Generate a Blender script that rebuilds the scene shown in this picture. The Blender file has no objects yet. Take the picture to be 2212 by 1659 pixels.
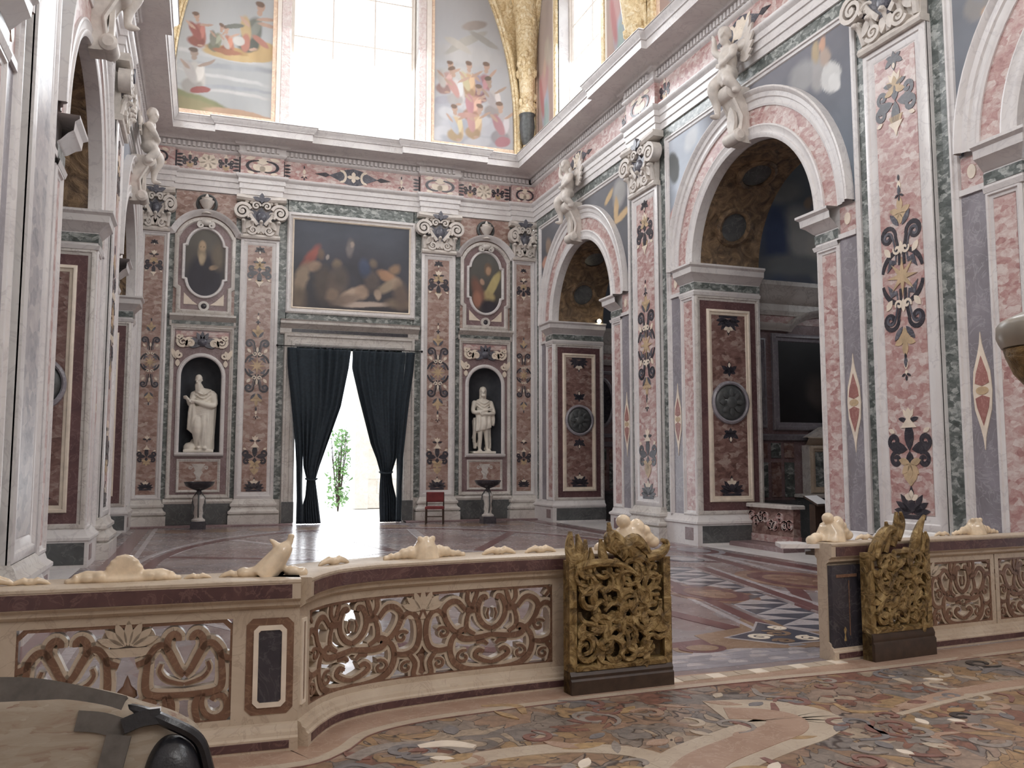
import bpy, math, random
import numpy as np
from math import sin, cos, pi, radians, sqrt, atan2
from mathutils import Vector, Matrix

# ------------------------------------------------------------------ camera, world, lights, exposure
S = bpy.context.scene
COL = S.collection
cam_d = bpy.data.cameras.new('camera')
cam = bpy.data.objects.new('camera', cam_d)
COL.objects.link(cam)
cam.location = (0, 0, 1.65)
cam.rotation_euler = (radians(90 + 5.28), 0, radians(-19.53))
cam_d.sensor_width = 36
cam_d.lens = 1885 / 2212 * 36
cam_d.clip_start = 0.05
S.camera = cam
S.view_settings.view_transform = 'Standard'
S.view_settings.look = 'None'
S.view_settings.gamma = 1
S.view_settings.use_curve_mapping = False
S.view_settings.exposure = -0.35
try:
    S.cycles.use_denoising = True
    S.cycles.max_bounces = 8
    S.cycles.diffuse_bounces = 5
    S.cycles.sample_clamp_indirect = 6
    S.cycles.caustics_reflective = False
    S.cycles.caustics_refractive = False
except Exception:
    pass
W = bpy.data.worlds.new('daylight')
S.world = W
W.use_nodes = True
W.node_tree.nodes['Background'].inputs[0].default_value = (0.90, 0.95, 1.0, 1)
W.node_tree.nodes['Background'].inputs[1].default_value = 3.6

DJ0 = 1.6
XL, XR, YB = -1.75, 9.65, 25.2          # left wall, right wall, back wall
BAYS = (21.6, 13.8, 6.0)                # arch centres along Y
PILS = (17.7, 9.9, 2.1)                 # pilaster centres along Y


def area(name, loc, rot, sx, sy, power, col=(0.93, 0.96, 1.0)):
    l = bpy.data.lights.new(name, 'AREA')
    l.shape = 'RECTANGLE'
    l.size, l.size_y = sx, sy
    l.energy = power
    l.color = col
    o = bpy.data.objects.new(name, l)
    COL.objects.link(o)
    o.location = loc
    o.rotation_euler = rot
    return o


# daylight that falls through the lunette windows (one lamp filling each opening)
# the sky is high, so the light comes in slanting downwards
DN = radians(48)
area('daylight_back', (4.0, YB + 0.62, 13.6), (DN, 0, radians(180)), 3.7, 4.8, 620)
for yb in BAYS + (-1.8,):
    pw = 430 if yb > 20 else 560
    area('daylight_right', (XR + 0.62, yb, 13.4), (DN, 0, radians(90)), 3.0, 4.2, pw)
    area('daylight_left', (XL - 0.62, yb, 13.4), (DN, 0, radians(-90)), 3.0, 4.2, pw)
area('choir_fill', (4.0, -7.4, 13.0), (DN, 0, 0), 4.5, 5.0, 560, (1.0, 0.97, 0.93))  # added fill for the foreground, from an unseen opening behind the camera
area('daylight_door', (4.0, YB + 2.2, 2.6), (radians(80), 0, radians(180)), 3.0, 4.6, 260)
# small windows in the outer walls of the side chapels
for yb in BAYS:
    area('daylight_chapel', (XR + DJ0 + 5.2, yb, 6.6), (radians(90), 0, radians(90)), 1.6, 1.6, 34)
    area('daylight_chapel', (XL - DJ0 - 5.2, yb, 6.6), (radians(90), 0, radians(-90)), 1.6, 1.6, 34)

# ------------------------------------------------------------------ mesh helpers
random.seed(7)
ICO = {}


def ico(n):
    if n not in ICO:
        import bmesh
        bm = bmesh.new()
        bmesh.ops.create_icosphere(bm, subdivisions=n, radius=1)
        ICO[n] = ([tuple(v.co) for v in bm.verts], [[v.index for v in f.verts] for f in bm.faces])
        bm.free()
    return ICO[n]


class MB:
    def __init__(s):
        s.v, s.f = [], []

    def add(s, vs, fs):
        o = len(s.v)
        s.v += [tuple(v) for v in vs]
        s.f += [[i + o for i in f] for f in fs]
        return s

    def box(s, x0, x1, y0, y1, z0, z1):
        return s.add([(x0, y0, z0), (x1, y0, z0), (x1, y1, z0), (x0, y1, z0), (x0, y0, z1), (x1, y0, z1), (x1, y1, z1), (x0, y1, z1)],
                     [(3, 2, 1, 0), (4, 5, 6, 7), (0, 1, 5, 4), (1, 2, 6, 5), (2, 3, 7, 6), (3, 0, 4, 7)])

    def bbox(s, x0, x1, y0, y1, z0, z1, b=0.01):
        """box whose front (z1) edges are chamfered"""
        return s.add([(x0, y0, z0), (x1, y0, z0), (x1, y1, z0), (x0, y1, z0), (x0, y0, z1 - b), (x1, y0, z1 - b), (x1, y1, z1 - b), (x0, y1, z1 - b),
                      (x0 + b, y0 + b, z1), (x1 - b, y0 + b, z1), (x1 - b, y1 - b, z1), (x0 + b, y1 - b, z1)],
                     [(3, 2, 1, 0), (8, 9, 10, 11), (0, 1, 5, 4), (1, 2, 6, 5), (2, 3, 7, 6), (3, 0, 4, 7),
                      (4, 5, 9, 8), (5, 6, 10, 9), (6, 7, 11, 10), (7, 4, 8, 11)])

    def prism(s, poly, z0, z1):
        n = len(poly)
        vs = [(x, y, z0) for x, y in poly] + [(x, y, z1) for x, y in poly]
        fs = [list(range(n))[::-1], list(range(n, 2 * n))]
        fs += [(i, (i + 1) % n, n + (i + 1) % n, n + i) for i in range(n)]
        return s.add(vs, fs)

    def ring(s, outer, inner, z0, z1):
        n = len(outer)
        vs = [(x, y, z) for z in (z0, z1) for L in (outer, inner) for x, y in L]
        fs = []
        for i in range(n):
            j = (i + 1) % n
            fs += [(2 * n + i, 2 * n + j, 3 * n + j, 3 * n + i), (i, n + i, n + j, j), (i, j, 2 * n + j, 2 * n + i), (n + j, n + i, 3 * n + i, 3 * n + j)]
        return s.add(vs, fs)

    def sweep(s, path, prof, closed=False, pclosed=False, scale=None, caps=True):
        """profile (offset to the right of the path, z) carried along a 2-D path with mitres"""
        n, m = len(path), len(prof)
        P = [Vector(p) for p in path]
        vs = []
        for i in range(n):
            a = P[i] - P[i - 1] if (i > 0 or closed) else P[1] - P[0]
            b = P[(i + 1) % n] - P[i] if (i < n - 1 or closed) else P[-1] - P[-2]
            a = a.normalized() if a.length > 1e-9 else b.normalized()
            b = b.normalized() if b.length > 1e-9 else a
            n1, n2 = Vector((a.y, -a.x)), Vector((b.y, -b.x))
            d = 1 + n1.dot(n2)
            mt = (n1 + n2) / d if d > 0.15 else n1
            k = scale[i] if scale is not None else 1
            for o, z in prof:
                q = P[i] + mt * (o * k)
                vs.append((q.x, q.y, z))
        fs = []
        for i in range(n if closed else n - 1):
            i2 = (i + 1) % n
            for j in range(m if pclosed else m - 1):
                j2 = (j + 1) % m
                fs.append((i * m + j, i * m + j2, i2 * m + j2, i2 * m + j))
        if pclosed and not closed and caps:
            fs += [list(range(m)), list(range((n - 1) * m, n * m))[::-1]]
        return s.add(vs, fs)

    def ribbon(s, path, wid, z0, z1, scale=None, closed=False):
        h = wid / 2
        return s.sweep(path, [(-h, z0), (-h, z1), (h, z1), (h, z0)], closed, True, scale)

    def lathe(s, prof, n=20, c=(0, 0, 0), axis='z', arc=2 * pi, a0=0):
        full = abs(arc - 2 * pi) < 1e-6
        k = n if full else n + 1
        vs = []
        for i in range(k):
            a = a0 + arc * i / n
            for r, h in prof:
                p = (r * cos(a), r * sin(a), h)
                if axis == 'y':
                    p = (p[0], p[2], -p[1])
                vs.append((p[0] + c[0], p[1] + c[1], p[2] + c[2]))
        m = len(prof)
        fs = []
        for i in range(n):
            i2 = (i + 1) % k
            for j in range(m - 1):
                fs.append((i * m + j, i2 * m + j, i2 * m + j + 1, i * m + j + 1))
        return s.add(vs, fs)

    def tube(s, pts, rad, n=8, caps=True):
        P = [Vector(p) for p in pts]
        N = len(P)
        if not hasattr(rad, '__len__'):
            rad = [rad] * N
        vs = []
        up = Vector((0, 0, 1))
        t0 = (P[1] - P[0]).normalized()
        if abs(t0.dot(up)) > 0.9:
            up = Vector((0, 1, 0))
        x = t0.cross(up).normalized()
        for i in range(N):
            t = (P[min(i + 1, N - 1)] - P[max(i - 1, 0)])
            t = t.normalized() if t.length > 1e-9 else t0
            x = (x - t * x.dot(t))
            x = x.normalized() if x.length > 1e-6 else t.orthogonal().normalized()
            y = t.cross(x)
            for k in range(n):
                a = 2 * pi * k / n
                q = P[i] + (x * cos(a) + y * sin(a)) * rad[i]
                vs.append(tuple(q))
        fs = []
        for i in range(N - 1):
            for k in range(n):
                k2 = (k + 1) % n
                fs.append((i * n + k, i * n + k2, (i + 1) * n + k2, (i + 1) * n + k))
        if caps:
            fs += [list(range(n))[::-1], list(range((N - 1) * n, N * n))]
        return s.add(vs, fs)

    def ell(s, c, r, rot=None, n=2):
        V, F = ico(n)
        if not hasattr(r, '__len__'):
            r = (r, r, r)
        M = Matrix.Rotation(rot[0], 3, rot[1]) if rot else None
        vs = []
        for p in V:
            q = Vector((p[0] * r[0], p[1] * r[1], p[2] * r[2]))
            if M:
                q = M @ q
            vs.append((q.x + c[0], q.y + c[1], q.z + c[2]))
        return s.add(vs, F)

    def grid(s, fn, nu, nv):
        vs = [fn(i / nu, j / nv) for j in range(nv + 1) for i in range(nu + 1)]
        fs = [(j * (nu + 1) + i, j * (nu + 1) + i + 1, (j + 1) * (nu + 1) + i + 1, (j + 1) * (nu + 1) + i) for j in range(nv) for i in range(nu)]
        return s.add(vs, fs)

    def xf(s, M):
        s.v = [tuple(M @ Vector(p)) for p in s.v]
        return s

    def mesh(s, name, mat=None, smooth=True, ang=38):
        me = bpy.data.meshes.new(name)
        me.from_pydata(s.v, [], s.f)
        if len(s.f) < 60000:
            import bmesh
            bm = bmesh.new()
            bm.from_mesh(me)
            bmesh.ops.recalc_face_normals(bm, faces=bm.faces)
            bm.to_mesh(me)
            bm.free()
        if smooth:
            me.shade_smooth()
            me.set_sharp_from_angle(angle=radians(ang))
        if mat:
            me.materials.append(mat)
        return me

    def build(s, name, mat, parent=None, M=None, kind=None, smooth=True, ang=38):
        return put(s.mesh(name, mat, smooth, ang), name, parent, M, kind)


def put(me, name, parent=None, M=None, kind=None):
    o = bpy.data.objects.new(name, me)
    COL.objects.link(o)
    if parent is not None:
        o.parent = parent
    if M is not None:
        o.matrix_local = M
    if kind:
        o['kind'] = kind
    return o


def tag(o, label, cat, group=None):
    o['label'] = label
    o['category'] = cat
    if group:
        o['group'] = group
    return o


def thing(name, label, cat, loc=(0, 0, 0), rz=0, group=None):
    o = bpy.data.objects.new(name, None)
    COL.objects.link(o)
    o.empty_display_size = 0.1
    o.location = loc
    o.rotation_euler = (0, 0, rz)
    return tag(o, label, cat, group)


def organic(o, voxel, smooth=6, fac=0.5):
    m = o.modifiers.new('union', 'REMESH')
    m.mode = 'VOXEL'
    m.voxel_size = voxel
    m.use_smooth_shade = True
    if smooth:
        k = o.modifiers.new('soften', 'SMOOTH')
        k.factor = fac
        k.iterations = smooth
    return o


def T(x=0, y=0, z=0):
    return Matrix.Translation((x, y, z))


def catmull(pts, k=6, closed=False):
    P = [Vector(p) for p in pts]
    n = len(P)
    out = []
    for i in range(n if closed else n - 1):
        p0 = P[i - 1] if (i > 0 or closed) else P[0] * 2 - P[1]
        p1, p2 = P[i], P[(i + 1) % n]
        p3 = P[(i + 2) % n] if (i + 2 < n or closed) else p2 * 2 - p1
        for j in range(k):
            t = j / k
            out.append(tuple(0.5 * ((2 * p1) + (p2 - p0) * t + (2 * p0 - 5 * p1 + 4 * p2 - p3) * t * t + (3 * p1 - p0 - 3 * p2 + p3) * t ** 3)))
    if not closed:
        out.append(tuple(P[-1]))
    return out


def arcpts(cx, cy, rx, ry, a0, a1, n):
    return [(cx + rx * cos(a0 + (a1 - a0) * i / n), cy + ry * sin(a0 + (a1 - a0) * i / n)) for i in range(n + 1)]


def spiral(cx, cy, r0, r1, a0, a1, n=20):
    return [(cx + (r0 + (r1 - r0) * i / n) * cos(a0 + (a1 - a0) * i / n), cy + (r0 + (r1 - r0) * i / n) * sin(a0 + (a1 - a0) * i / n)) for i in range(n + 1)]


def mir(path):
    return [(-x, y) for x, y in path][::-1]


def leaf(cx, cy, L, w, rot, n=5):
    """almond outline starting at (cx, cy)"""
    pts = [(L * t, w * sin(pi * t) ** 0.8) for t in [i / n for i in range(n + 1)]]
    pts += [(L * t, -w * sin(pi * t) ** 0.8) for t in [i / n for i in range(n - 1, 0, -1)]]
    c, s_ = cos(rot), sin(rot)
    return [(cx + x * c - y * s_, cy + x * s_ + y * c) for x, y in pts]


# ------------------------------------------------------------------ materials
def nt(name):
    m = bpy.data.materials.new(name)
    m.use_nodes = True
    t = m.node_tree
    b = t.nodes['Principled BSDF']
    return m, t, b


def N(t, typ, **kw):
    n = t.nodes.new(typ)
    for k, v in kw.items():
        if k in n.inputs.keys():
            n.inputs[k].default_value = v
        else:
            setattr(n, k, v)
    return n


def ramp(t, fac, stops, interp='LINEAR'):
    r = t.nodes.new('ShaderNodeValToRGB')
    r.color_ramp.interpolation = interp
    e = r.color_ramp.elements
    while len(e) < len(stops):
        e.new(0.5)
    for i, (p, c) in enumerate(stops):
        e[i].position = p
        e[i].color = (*c, 1)
    t.links.new(fac, r.inputs[0])
    return r.outputs[0]


def pos(t, scale=(1, 1, 1)):
    g = t.nodes.new('ShaderNodeNewGeometry')
    mp = N(t, 'ShaderNodeMapping')
    mp.inputs['Scale'].default_value = scale
    t.links.new(g.outputs['Position'], mp.inputs['Vector'])
    return mp.outputs[0]


def bump(t, b, h, strength, dist=0.02):
    bn = N(t, 'ShaderNodeBump')
    bn.inputs['Strength'].default_value = strength
    bn.inputs['Distance'].default_value = dist
    t.links.new(h, bn.inputs['Height'])
    t.links.new(bn.outputs[0], b.inputs['Normal'])


def mixc(t, fac, a, b_):
    m = N(t, 'ShaderNodeMix', data_type='RGBA')
    for s_, v in ((0, fac), (6, a), (7, b_)):
        if hasattr(v, 'links') or hasattr(v, 'is_linked'):
            t.links.new(v, m.inputs[s_])
        else:
            m.inputs[s_].default_value = v if s_ == 0 else (*v, 1)
    return m.outputs[2]


def marble(name, base, dark, vein, scale=1.2, rough=0.3, vw=0.03, stretch=(1, 1, 1), spec=0.5):
    m, t, b = nt(name)
    p = pos(t, stretch)
    n1 = N(t, 'ShaderNodeTexNoise', Scale=scale, Detail=6.0, Roughness=0.6, Distortion=0.6)
    t.links.new(p, n1.inputs['Vector'])
    c = ramp(t, n1.outputs[0], [(0.35, dark), (0.62, base)])
    n2 = N(t, 'ShaderNodeTexNoise', Scale=scale * 1.7, Detail=5.0, Roughness=0.55, Distortion=1.6)
    t.links.new(p, n2.inputs['Vector'])
    v = ramp(t, n2.outputs[0], [(0.5 - vw, (0, 0, 0)), (0.5, (0.75, 0.75, 0.75)), (0.5 + vw, (0, 0, 0))])
    t.links.new(mixc(t, v, c, vein), b.inputs['Base Color'])
    b.inputs['Roughness'].default_value = rough
    b.inputs['Specular IOR Level'].default_value = spec
    return m


def breccia(name, cols, scale=9, rough=0.28, stretch=(1, 1, 1.6)):
    m, t, b = nt(name)
    p = pos(t, stretch)
    n0 = N(t, 'ShaderNodeTexNoise', Scale=scale * 0.8, Detail=3.0)
    t.links.new(p, n0.inputs['Vector'])
    md = N(t, 'ShaderNodeVectorMath', operation='MULTIPLY_ADD')
    t.links.new(n0.outputs['Color'], md.inputs[0])
    md.inputs[1].default_value = (0.16, 0.16, 0.16)
    t.links.new(p, md.inputs[2])
    v = N(t, 'ShaderNodeTexVoronoi', Scale=scale)
    t.links.new(md.outputs[0], v.inputs['Vector'])
    n2 = N(t, 'ShaderNodeTexNoise', Scale=scale * 0.7, Detail=8.0, Roughness=0.7, Distortion=1.0)
    t.links.new(p, n2.inputs['Vector'])
    sep = N(t, 'ShaderNodeSeparateColor')
    t.links.new(v.outputs['Color'], sep.inputs[0])
    mx = N(t, 'ShaderNodeMath', operation='MULTIPLY_ADD')
    t.links.new(sep.outputs[0], mx.inputs[0])
    mx.inputs[1].default_value = 0.35
    t.links.new(n2.outputs[0], mx.inputs[2])
    k = len(cols)
    c = ramp(t, mx.outputs[0], [(0.38 + 0.5 * i / (k - 1), cc) for i, cc in enumerate(cols)])
    t.links.new(c, b.inputs['Base Color'])
    b.inputs['Roughness'].default_value = rough
    return m


def plain(name, c, rough=0.5, metal=0.0, var=0.25, scale=6, bmp=0.0, emit=None):
    m, t, b = nt(name)
    p = pos(t)
    n1 = N(t, 'ShaderNodeTexNoise', Scale=scale, Detail=5.0, Roughness=0.6)
    t.links.new(p, n1.inputs['Vector'])
    lo = tuple(x * (1 - var) for x in c)
    hi = tuple(min(1, x * (1 + var)) for x in c)
    t.links.new(ramp(t, n1.outputs[0], [(0.3, lo), (0.7, hi)]), b.inputs['Base Color'])
    b.inputs['Roughness'].default_value = rough
    b.inputs['Metallic'].default_value = metal
    if bmp:
        bump(t, b, n1.outputs[0], bmp)
    if emit:
        b.inputs['Emission Color'].default_value = (*emit[:3], 1)
        b.inputs['Emission Strength'].default_value = emit[3]
    return m


def vcol(name, rough=0.55, k=1.0):
    m, t, b = nt(name)
    a = N(t, 'ShaderNodeAttribute', attribute_name='Col')
    mu = N(t, 'ShaderNodeMix', data_type='RGBA', blend_type='MULTIPLY')
    mu.inputs[0].default_value = 1
    mu.inputs[7].default_value = (k, k, k, 1)
    t.links.new(a.outputs['Color'], mu.inputs[6])
    t.links.new(mu.outputs[2], b.inputs['Base Color'])
    b.inputs['Roughness'].default_value = rough
    return m


def stucco(name, dark, mid, light, scale=5, metal=0.5, rough=0.45, bs=1.0):
    m, t, b = nt(name)
    p = pos(t)
    n1 = N(t, 'ShaderNodeTexNoise', Scale=scale, Detail=6.0, Roughness=0.65, Distortion=1.5)
    t.links.new(p, n1.inputs['Vector'])
    v = N(t, 'ShaderNodeTexVoronoi', Scale=scale * 1.3, feature='SMOOTH_F1')
    t.links.new(p, v.inputs['Vector'])
    ad = N(t, 'ShaderNodeMath', operation='ADD')
    t.links.new(n1.outputs[0], ad.inputs[0])
    t.links.new(v.outputs['Distance'], ad.inputs[1])
    t.links.new(ramp(t, n1.outputs[0], [(0.35, dark), (0.5, mid), (0.68, light)]), b.inputs['Base Color'])
    b.inputs['Metallic'].default_value = metal
    b.inputs['Roughness'].default_value = rough
    bump(t, b, ad.outputs[0], bs, 0.06)
    return m


M = {}
M['white'] = marble('white_marble', (0.77, 0.745, 0.73), (0.68, 0.645, 0.635), (0.60, 0.57, 0.57), 1.1)
M['white2'] = marble('pale_marble', (0.70, 0.67, 0.63), (0.56, 0.52, 0.48), (0.42, 0.38, 0.36), 1.4)
M['sheenbreccia'] = breccia('sky_sheen_breccia', [(0.25, 0.25, 0.28), (0.42, 0.41, 0.43), (0.52, 0.49, 0.50), (0.62, 0.59, 0.58)], 5)  # paled to imitate sky reflected at a grazing angle in the near left panels
M['grey'] = marble('grey_marble', (0.30, 0.28, 0.31), (0.22, 0.205, 0.225), (0.40, 0.38, 0.41), 2.0)
M['rose'] = breccia('rose_breccia', [(0.34, 0.17, 0.165), (0.47, 0.28, 0.26), (0.56, 0.41, 0.385), (0.68, 0.59, 0.555)], 8)
M['brown'] = breccia('brown_breccia', [(0.21, 0.125, 0.10), (0.32, 0.20, 0.165), (0.40, 0.275, 0.235), (0.50, 0.40, 0.35)], 7)
M['darkrose'] = breccia('dark_breccia', [(0.11, 0.06, 0.052), (0.19, 0.105, 0.09), (0.27, 0.165, 0.145), (0.40, 0.31, 0.27)], 7)
M['wine'] = marble('wine_marble', (0.16, 0.085, 0.085), (0.105, 0.055, 0.06), (0.24, 0.15, 0.15), 2.5)
M['mauve'] = marble('mauve_marble', (0.27, 0.19, 0.19), (0.20, 0.13, 0.135), (0.36, 0.28, 0.28), 2.0)
M['verde'] = breccia('green_marble', [(0.055, 0.066, 0.062), (0.105, 0.122, 0.115), (0.18, 0.20, 0.19), (0.45, 0.47, 0.45)], 9)
M['dado'] = marble('dark_dado_marble', (0.12, 0.125, 0.125), (0.075, 0.08, 0.08), (0.19, 0.19, 0.19), 2.0)
M['ink'] = marble('black_marble', (0.055, 0.05, 0.06), (0.03, 0.03, 0.04), (0.10, 0.09, 0.10), 3.0, 0.25)
M['lapis'] = marble('blue_grey_marble', (0.12, 0.12, 0.145), (0.06, 0.062, 0.08), (0.25, 0.25, 0.28), 3.0, 0.3)
M['ochre'] = plain('yellow_marble', (0.54, 0.40, 0.25), 0.35)
M['ivory'] = plain('ivory_marble', (0.80, 0.70, 0.58), 0.35, var=0.12)
M['cream'] = marble('cream_stone', (0.59, 0.495, 0.385), (0.50, 0.405, 0.305), (0.42, 0.33, 0.25), 3.0, 0.32)
M['onyx'] = plain('honey_alabaster', (0.76, 0.62, 0.45), 0.13, var=0.2, scale=9)
M['sienna'] = marble('brown_inlay_stone', (0.215, 0.12, 0.078), (0.15, 0.08, 0.052), (0.29, 0.18, 0.12), 4.0, 0.3)
M['bordeaux'] = marble('bordeaux_inlay_stone', (0.115, 0.06, 0.058), (0.075, 0.038, 0.04), (0.19, 0.11, 0.10), 4.0, 0.25)
M['gold'] = stucco('gilded_stucco', (0.58, 0.42, 0.22), (0.80, 0.64, 0.38), (0.95, 0.86, 0.66), 7, 0.1, 0.45, 0.7)
M['goldplain'] = plain('pale_gilding', (0.86, 0.66, 0.36), 0.45, 0.25, 0.15)
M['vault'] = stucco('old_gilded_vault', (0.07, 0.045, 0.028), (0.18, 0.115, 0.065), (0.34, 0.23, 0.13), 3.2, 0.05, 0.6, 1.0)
M['giltwood'] = stucco('old_gilt_wood', (0.10, 0.06, 0.02), (0.27, 0.175, 0.065), (0.50, 0.36, 0.16), 9, 0.25, 0.36, 0.7)
M['bronze'] = plain('dark_bronze_stone', (0.095, 0.10, 0.10), 0.42, 0.2, 0.3, 10)
M['statue'] = plain('statue_marble', (0.80, 0.75, 0.66), 0.45, var=0.08, scale=5)
M['putto'] = plain('carved_grey_white_marble', (0.66, 0.61, 0.56), 0.5, var=0.15, scale=6)
M['curtain'] = plain('blue_black_cloth', (0.020, 0.030, 0.040), 0.85, var=0.3, scale=14)
M['plaster'] = plain('white_plaster', (0.78, 0.72, 0.66), 0.7, var=0.06)
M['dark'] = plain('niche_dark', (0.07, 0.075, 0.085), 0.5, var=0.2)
M['wood'] = plain('dark_wood', (0.05, 0.03, 0.02), 0.4, var=0.3, scale=12)
M['paint'] = vcol('oil_painting', 0.42)
M['fresco'] = vcol('fresco', 0.8)
M['fresco_high'] = vcol('lunette_fresco_paint', 0.8, 0.62)
M['iron'] = plain('black_iron', (0.03, 0.028, 0.028), 0.4, 0.6)
M['velvet'] = plain('red_velvet', (0.17, 0.03, 0.03), 0.8)
M['paper'] = plain('white_paper', (0.85, 0.86, 0.88), 0.6, var=0.03)
M['stone'] = marble('courtyard_stone', (0.86, 0.83, 0.78), (0.78, 0.74, 0.68), (0.68, 0.64, 0.58), 2.0, 0.7)
M['leafgreen'] = plain('green_leaves', (0.22, 0.40, 0.16), 0.6, var=0.4, scale=14)


def glass_mat():
    m, t, b = nt('window_glass')
    tr = N(t, 'ShaderNodeBsdfTransparent')
    gl = N(t, 'ShaderNodeBsdfGlossy')
    gl.inputs['Roughness'].default_value = 0.05
    mx = N(t, 'ShaderNodeMixShader')
    mx.inputs[0].default_value = 0.05
    t.links.new(tr.outputs[0], mx.inputs[1])
    t.links.new(gl.outputs[0], mx.inputs[2])
    t.links.new(mx.outputs[0], t.nodes['Material Output'].inputs[0])
    return m


M['glass'] = glass_mat()


def floor_nave():
    m, t, b = nt('nave_floor_marble')
    p = pos(t)
    n1 = N(t, 'ShaderNodeTexNoise', Scale=1.3, Detail=7.0, Roughness=0.6, Distortion=0.8)
    t.links.new(p, n1.inputs['Vector'])
    c = ramp(t, n1.outputs[0], [(0.3, (0.20, 0.155, 0.155)), (0.5, (0.31, 0.255, 0.255)), (0.68, (0.42, 0.37, 0.37))])
    v = N(t, 'ShaderNodeTexVoronoi', Scale=1.1)
    t.links.new(p, v.inputs['Vector'])
    c2 = ramp(t, v.outputs['Color'], [(0.35, (0.17, 0.10, 0.09)), (0.5, (0.27, 0.22, 0.21)), (0.65, (0.20, 0.18, 0.19))], 'CONSTANT')
    t.links.new(mixc(t, 0.45, c, c2), b.inputs['Base Color'])
    n3 = N(t, 'ShaderNodeTexNoise', Scale=7.0, Detail=3.0)
    t.links.new(p, n3.inputs['Vector'])
    r = N(t, 'ShaderNodeMapRange')
    t.links.new(n3.outputs[0], r.inputs[0])
    r.inputs[3].default_value = 0.16
    r.inputs[4].default_value = 0.34
    t.links.new(r.outputs[0], b.inputs['Roughness'])
    n4 = N(t, 'ShaderNodeTexNoise', Scale=2.2, Detail=2.0)
    t.links.new(p, n4.inputs['Vector'])
    bump(t, b, n4.outputs[0], 0.10, 0.03)
    return m


M['navefloor'] = floor_nave()


def floor_choir():
    """scrolling stone inlay: warped cells in a marble palette with dark joints"""
    m, t, b = nt('choir_floor_inlay')
    p = pos(t)
    n0 = N(t, 'ShaderNodeTexNoise', Scale=2.4, Detail=2.0, Distortion=1.2)
    t.links.new(p, n0.inputs['Vector'])
    md = N(t, 'ShaderNodeVectorMath', operation='MULTIPLY_ADD')
    t.links.new(n0.outputs['Color'], md.inputs[0])
    md.inputs[1].default_value = (0.9, 0.9, 0)
    t.links.new(p, md.inputs[2])
    v = N(t, 'ShaderNodeTexVoronoi', Scale=4.6)
    t.links.new(md.outputs[0], v.inputs['Vector'])
    sep = N(t, 'ShaderNodeSeparateColor')
    t.links.new(v.outputs['Color'], sep.inputs[0])
    pal = [(0.30, 0.20, 0.135), (0.38, 0.26, 0.15), (0.24, 0.215, 0.20), (0.33, 0.225, 0.165), (0.25, 0.13, 0.10), (0.42, 0.34, 0.26), (0.33, 0.25, 0.20), (0.27, 0.23, 0.20), (0.36, 0.24, 0.14)]
    c = ramp(t, sep.outputs[0], [(i / len(pal), q) for i, q in enumerate(pal)], 'CONSTANT')
    ve = N(t, 'ShaderNodeTexVoronoi', Scale=4.6, feature='DISTANCE_TO_EDGE')
    t.links.new(md.outputs[0], ve.inputs['Vector'])
    ed = ramp(t, ve.outputs['Distance'], [(0.008, (1, 1, 1)), (0.03, (0, 0, 0))])
    n2 = N(t, 'ShaderNodeTexNoise', Scale=9.0, Detail=6.0, Roughness=0.7, Distortion=1.0)
    t.links.new(p, n2.inputs['Vector'])
    g = ramp(t, n2.outputs[0], [(0.3, (0.5, 0.5, 0.5)), (0.7, (1.25, 1.2, 1.15))])
    mu = N(t, 'ShaderNodeMix', data_type='RGBA', blend_type='MULTIPLY')
    mu.inputs[0].default_value = 1
    t.links.new(c, mu.inputs[6])
    t.links.new(g, mu.inputs[7])
    t.links.new(mixc(t, ed, mu.outputs[2], (0.07, 0.055, 0.05)), b.inputs['Base Color'])
    b.inputs['Roughness'].default_value = 0.33
    return m


M['choirfloor'] = floor_choir()

# ------------------------------------------------------------------ flat paint on a grid (frescoes and canvases)
rng = np.random.default_rng(3)


def fbm(nu, nv, k=5, seed=1):
    r = np.random.default_rng(seed)
    out = np.zeros((nv, nu))
    amp = 1.0
    for o in range(k):
        n = 3 * 2 ** o
        a = r.random((n + 2, n + 2))
        y = np.linspace(0, n, nv)
        x = np.linspace(0, n, nu)
        yi, xi = y.astype(int), x.astype(int)
        fy, fx = (y - yi)[:, None], (x - xi)[None]
        fy, fx = fy * fy * (3 - 2 * fy), fx * fx * (3 - 2 * fx)
        out += amp * ((a[yi][:, xi] * (1 - fx) + a[yi][:, xi + 1] * fx) * (1 - fy) + (a[yi + 1][:, xi] * (1 - fx) + a[yi + 1][:, xi + 1] * fx) * fy)
        amp *= 0.55
    return (out - out.min()) / (out.max() - out.min())


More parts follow.
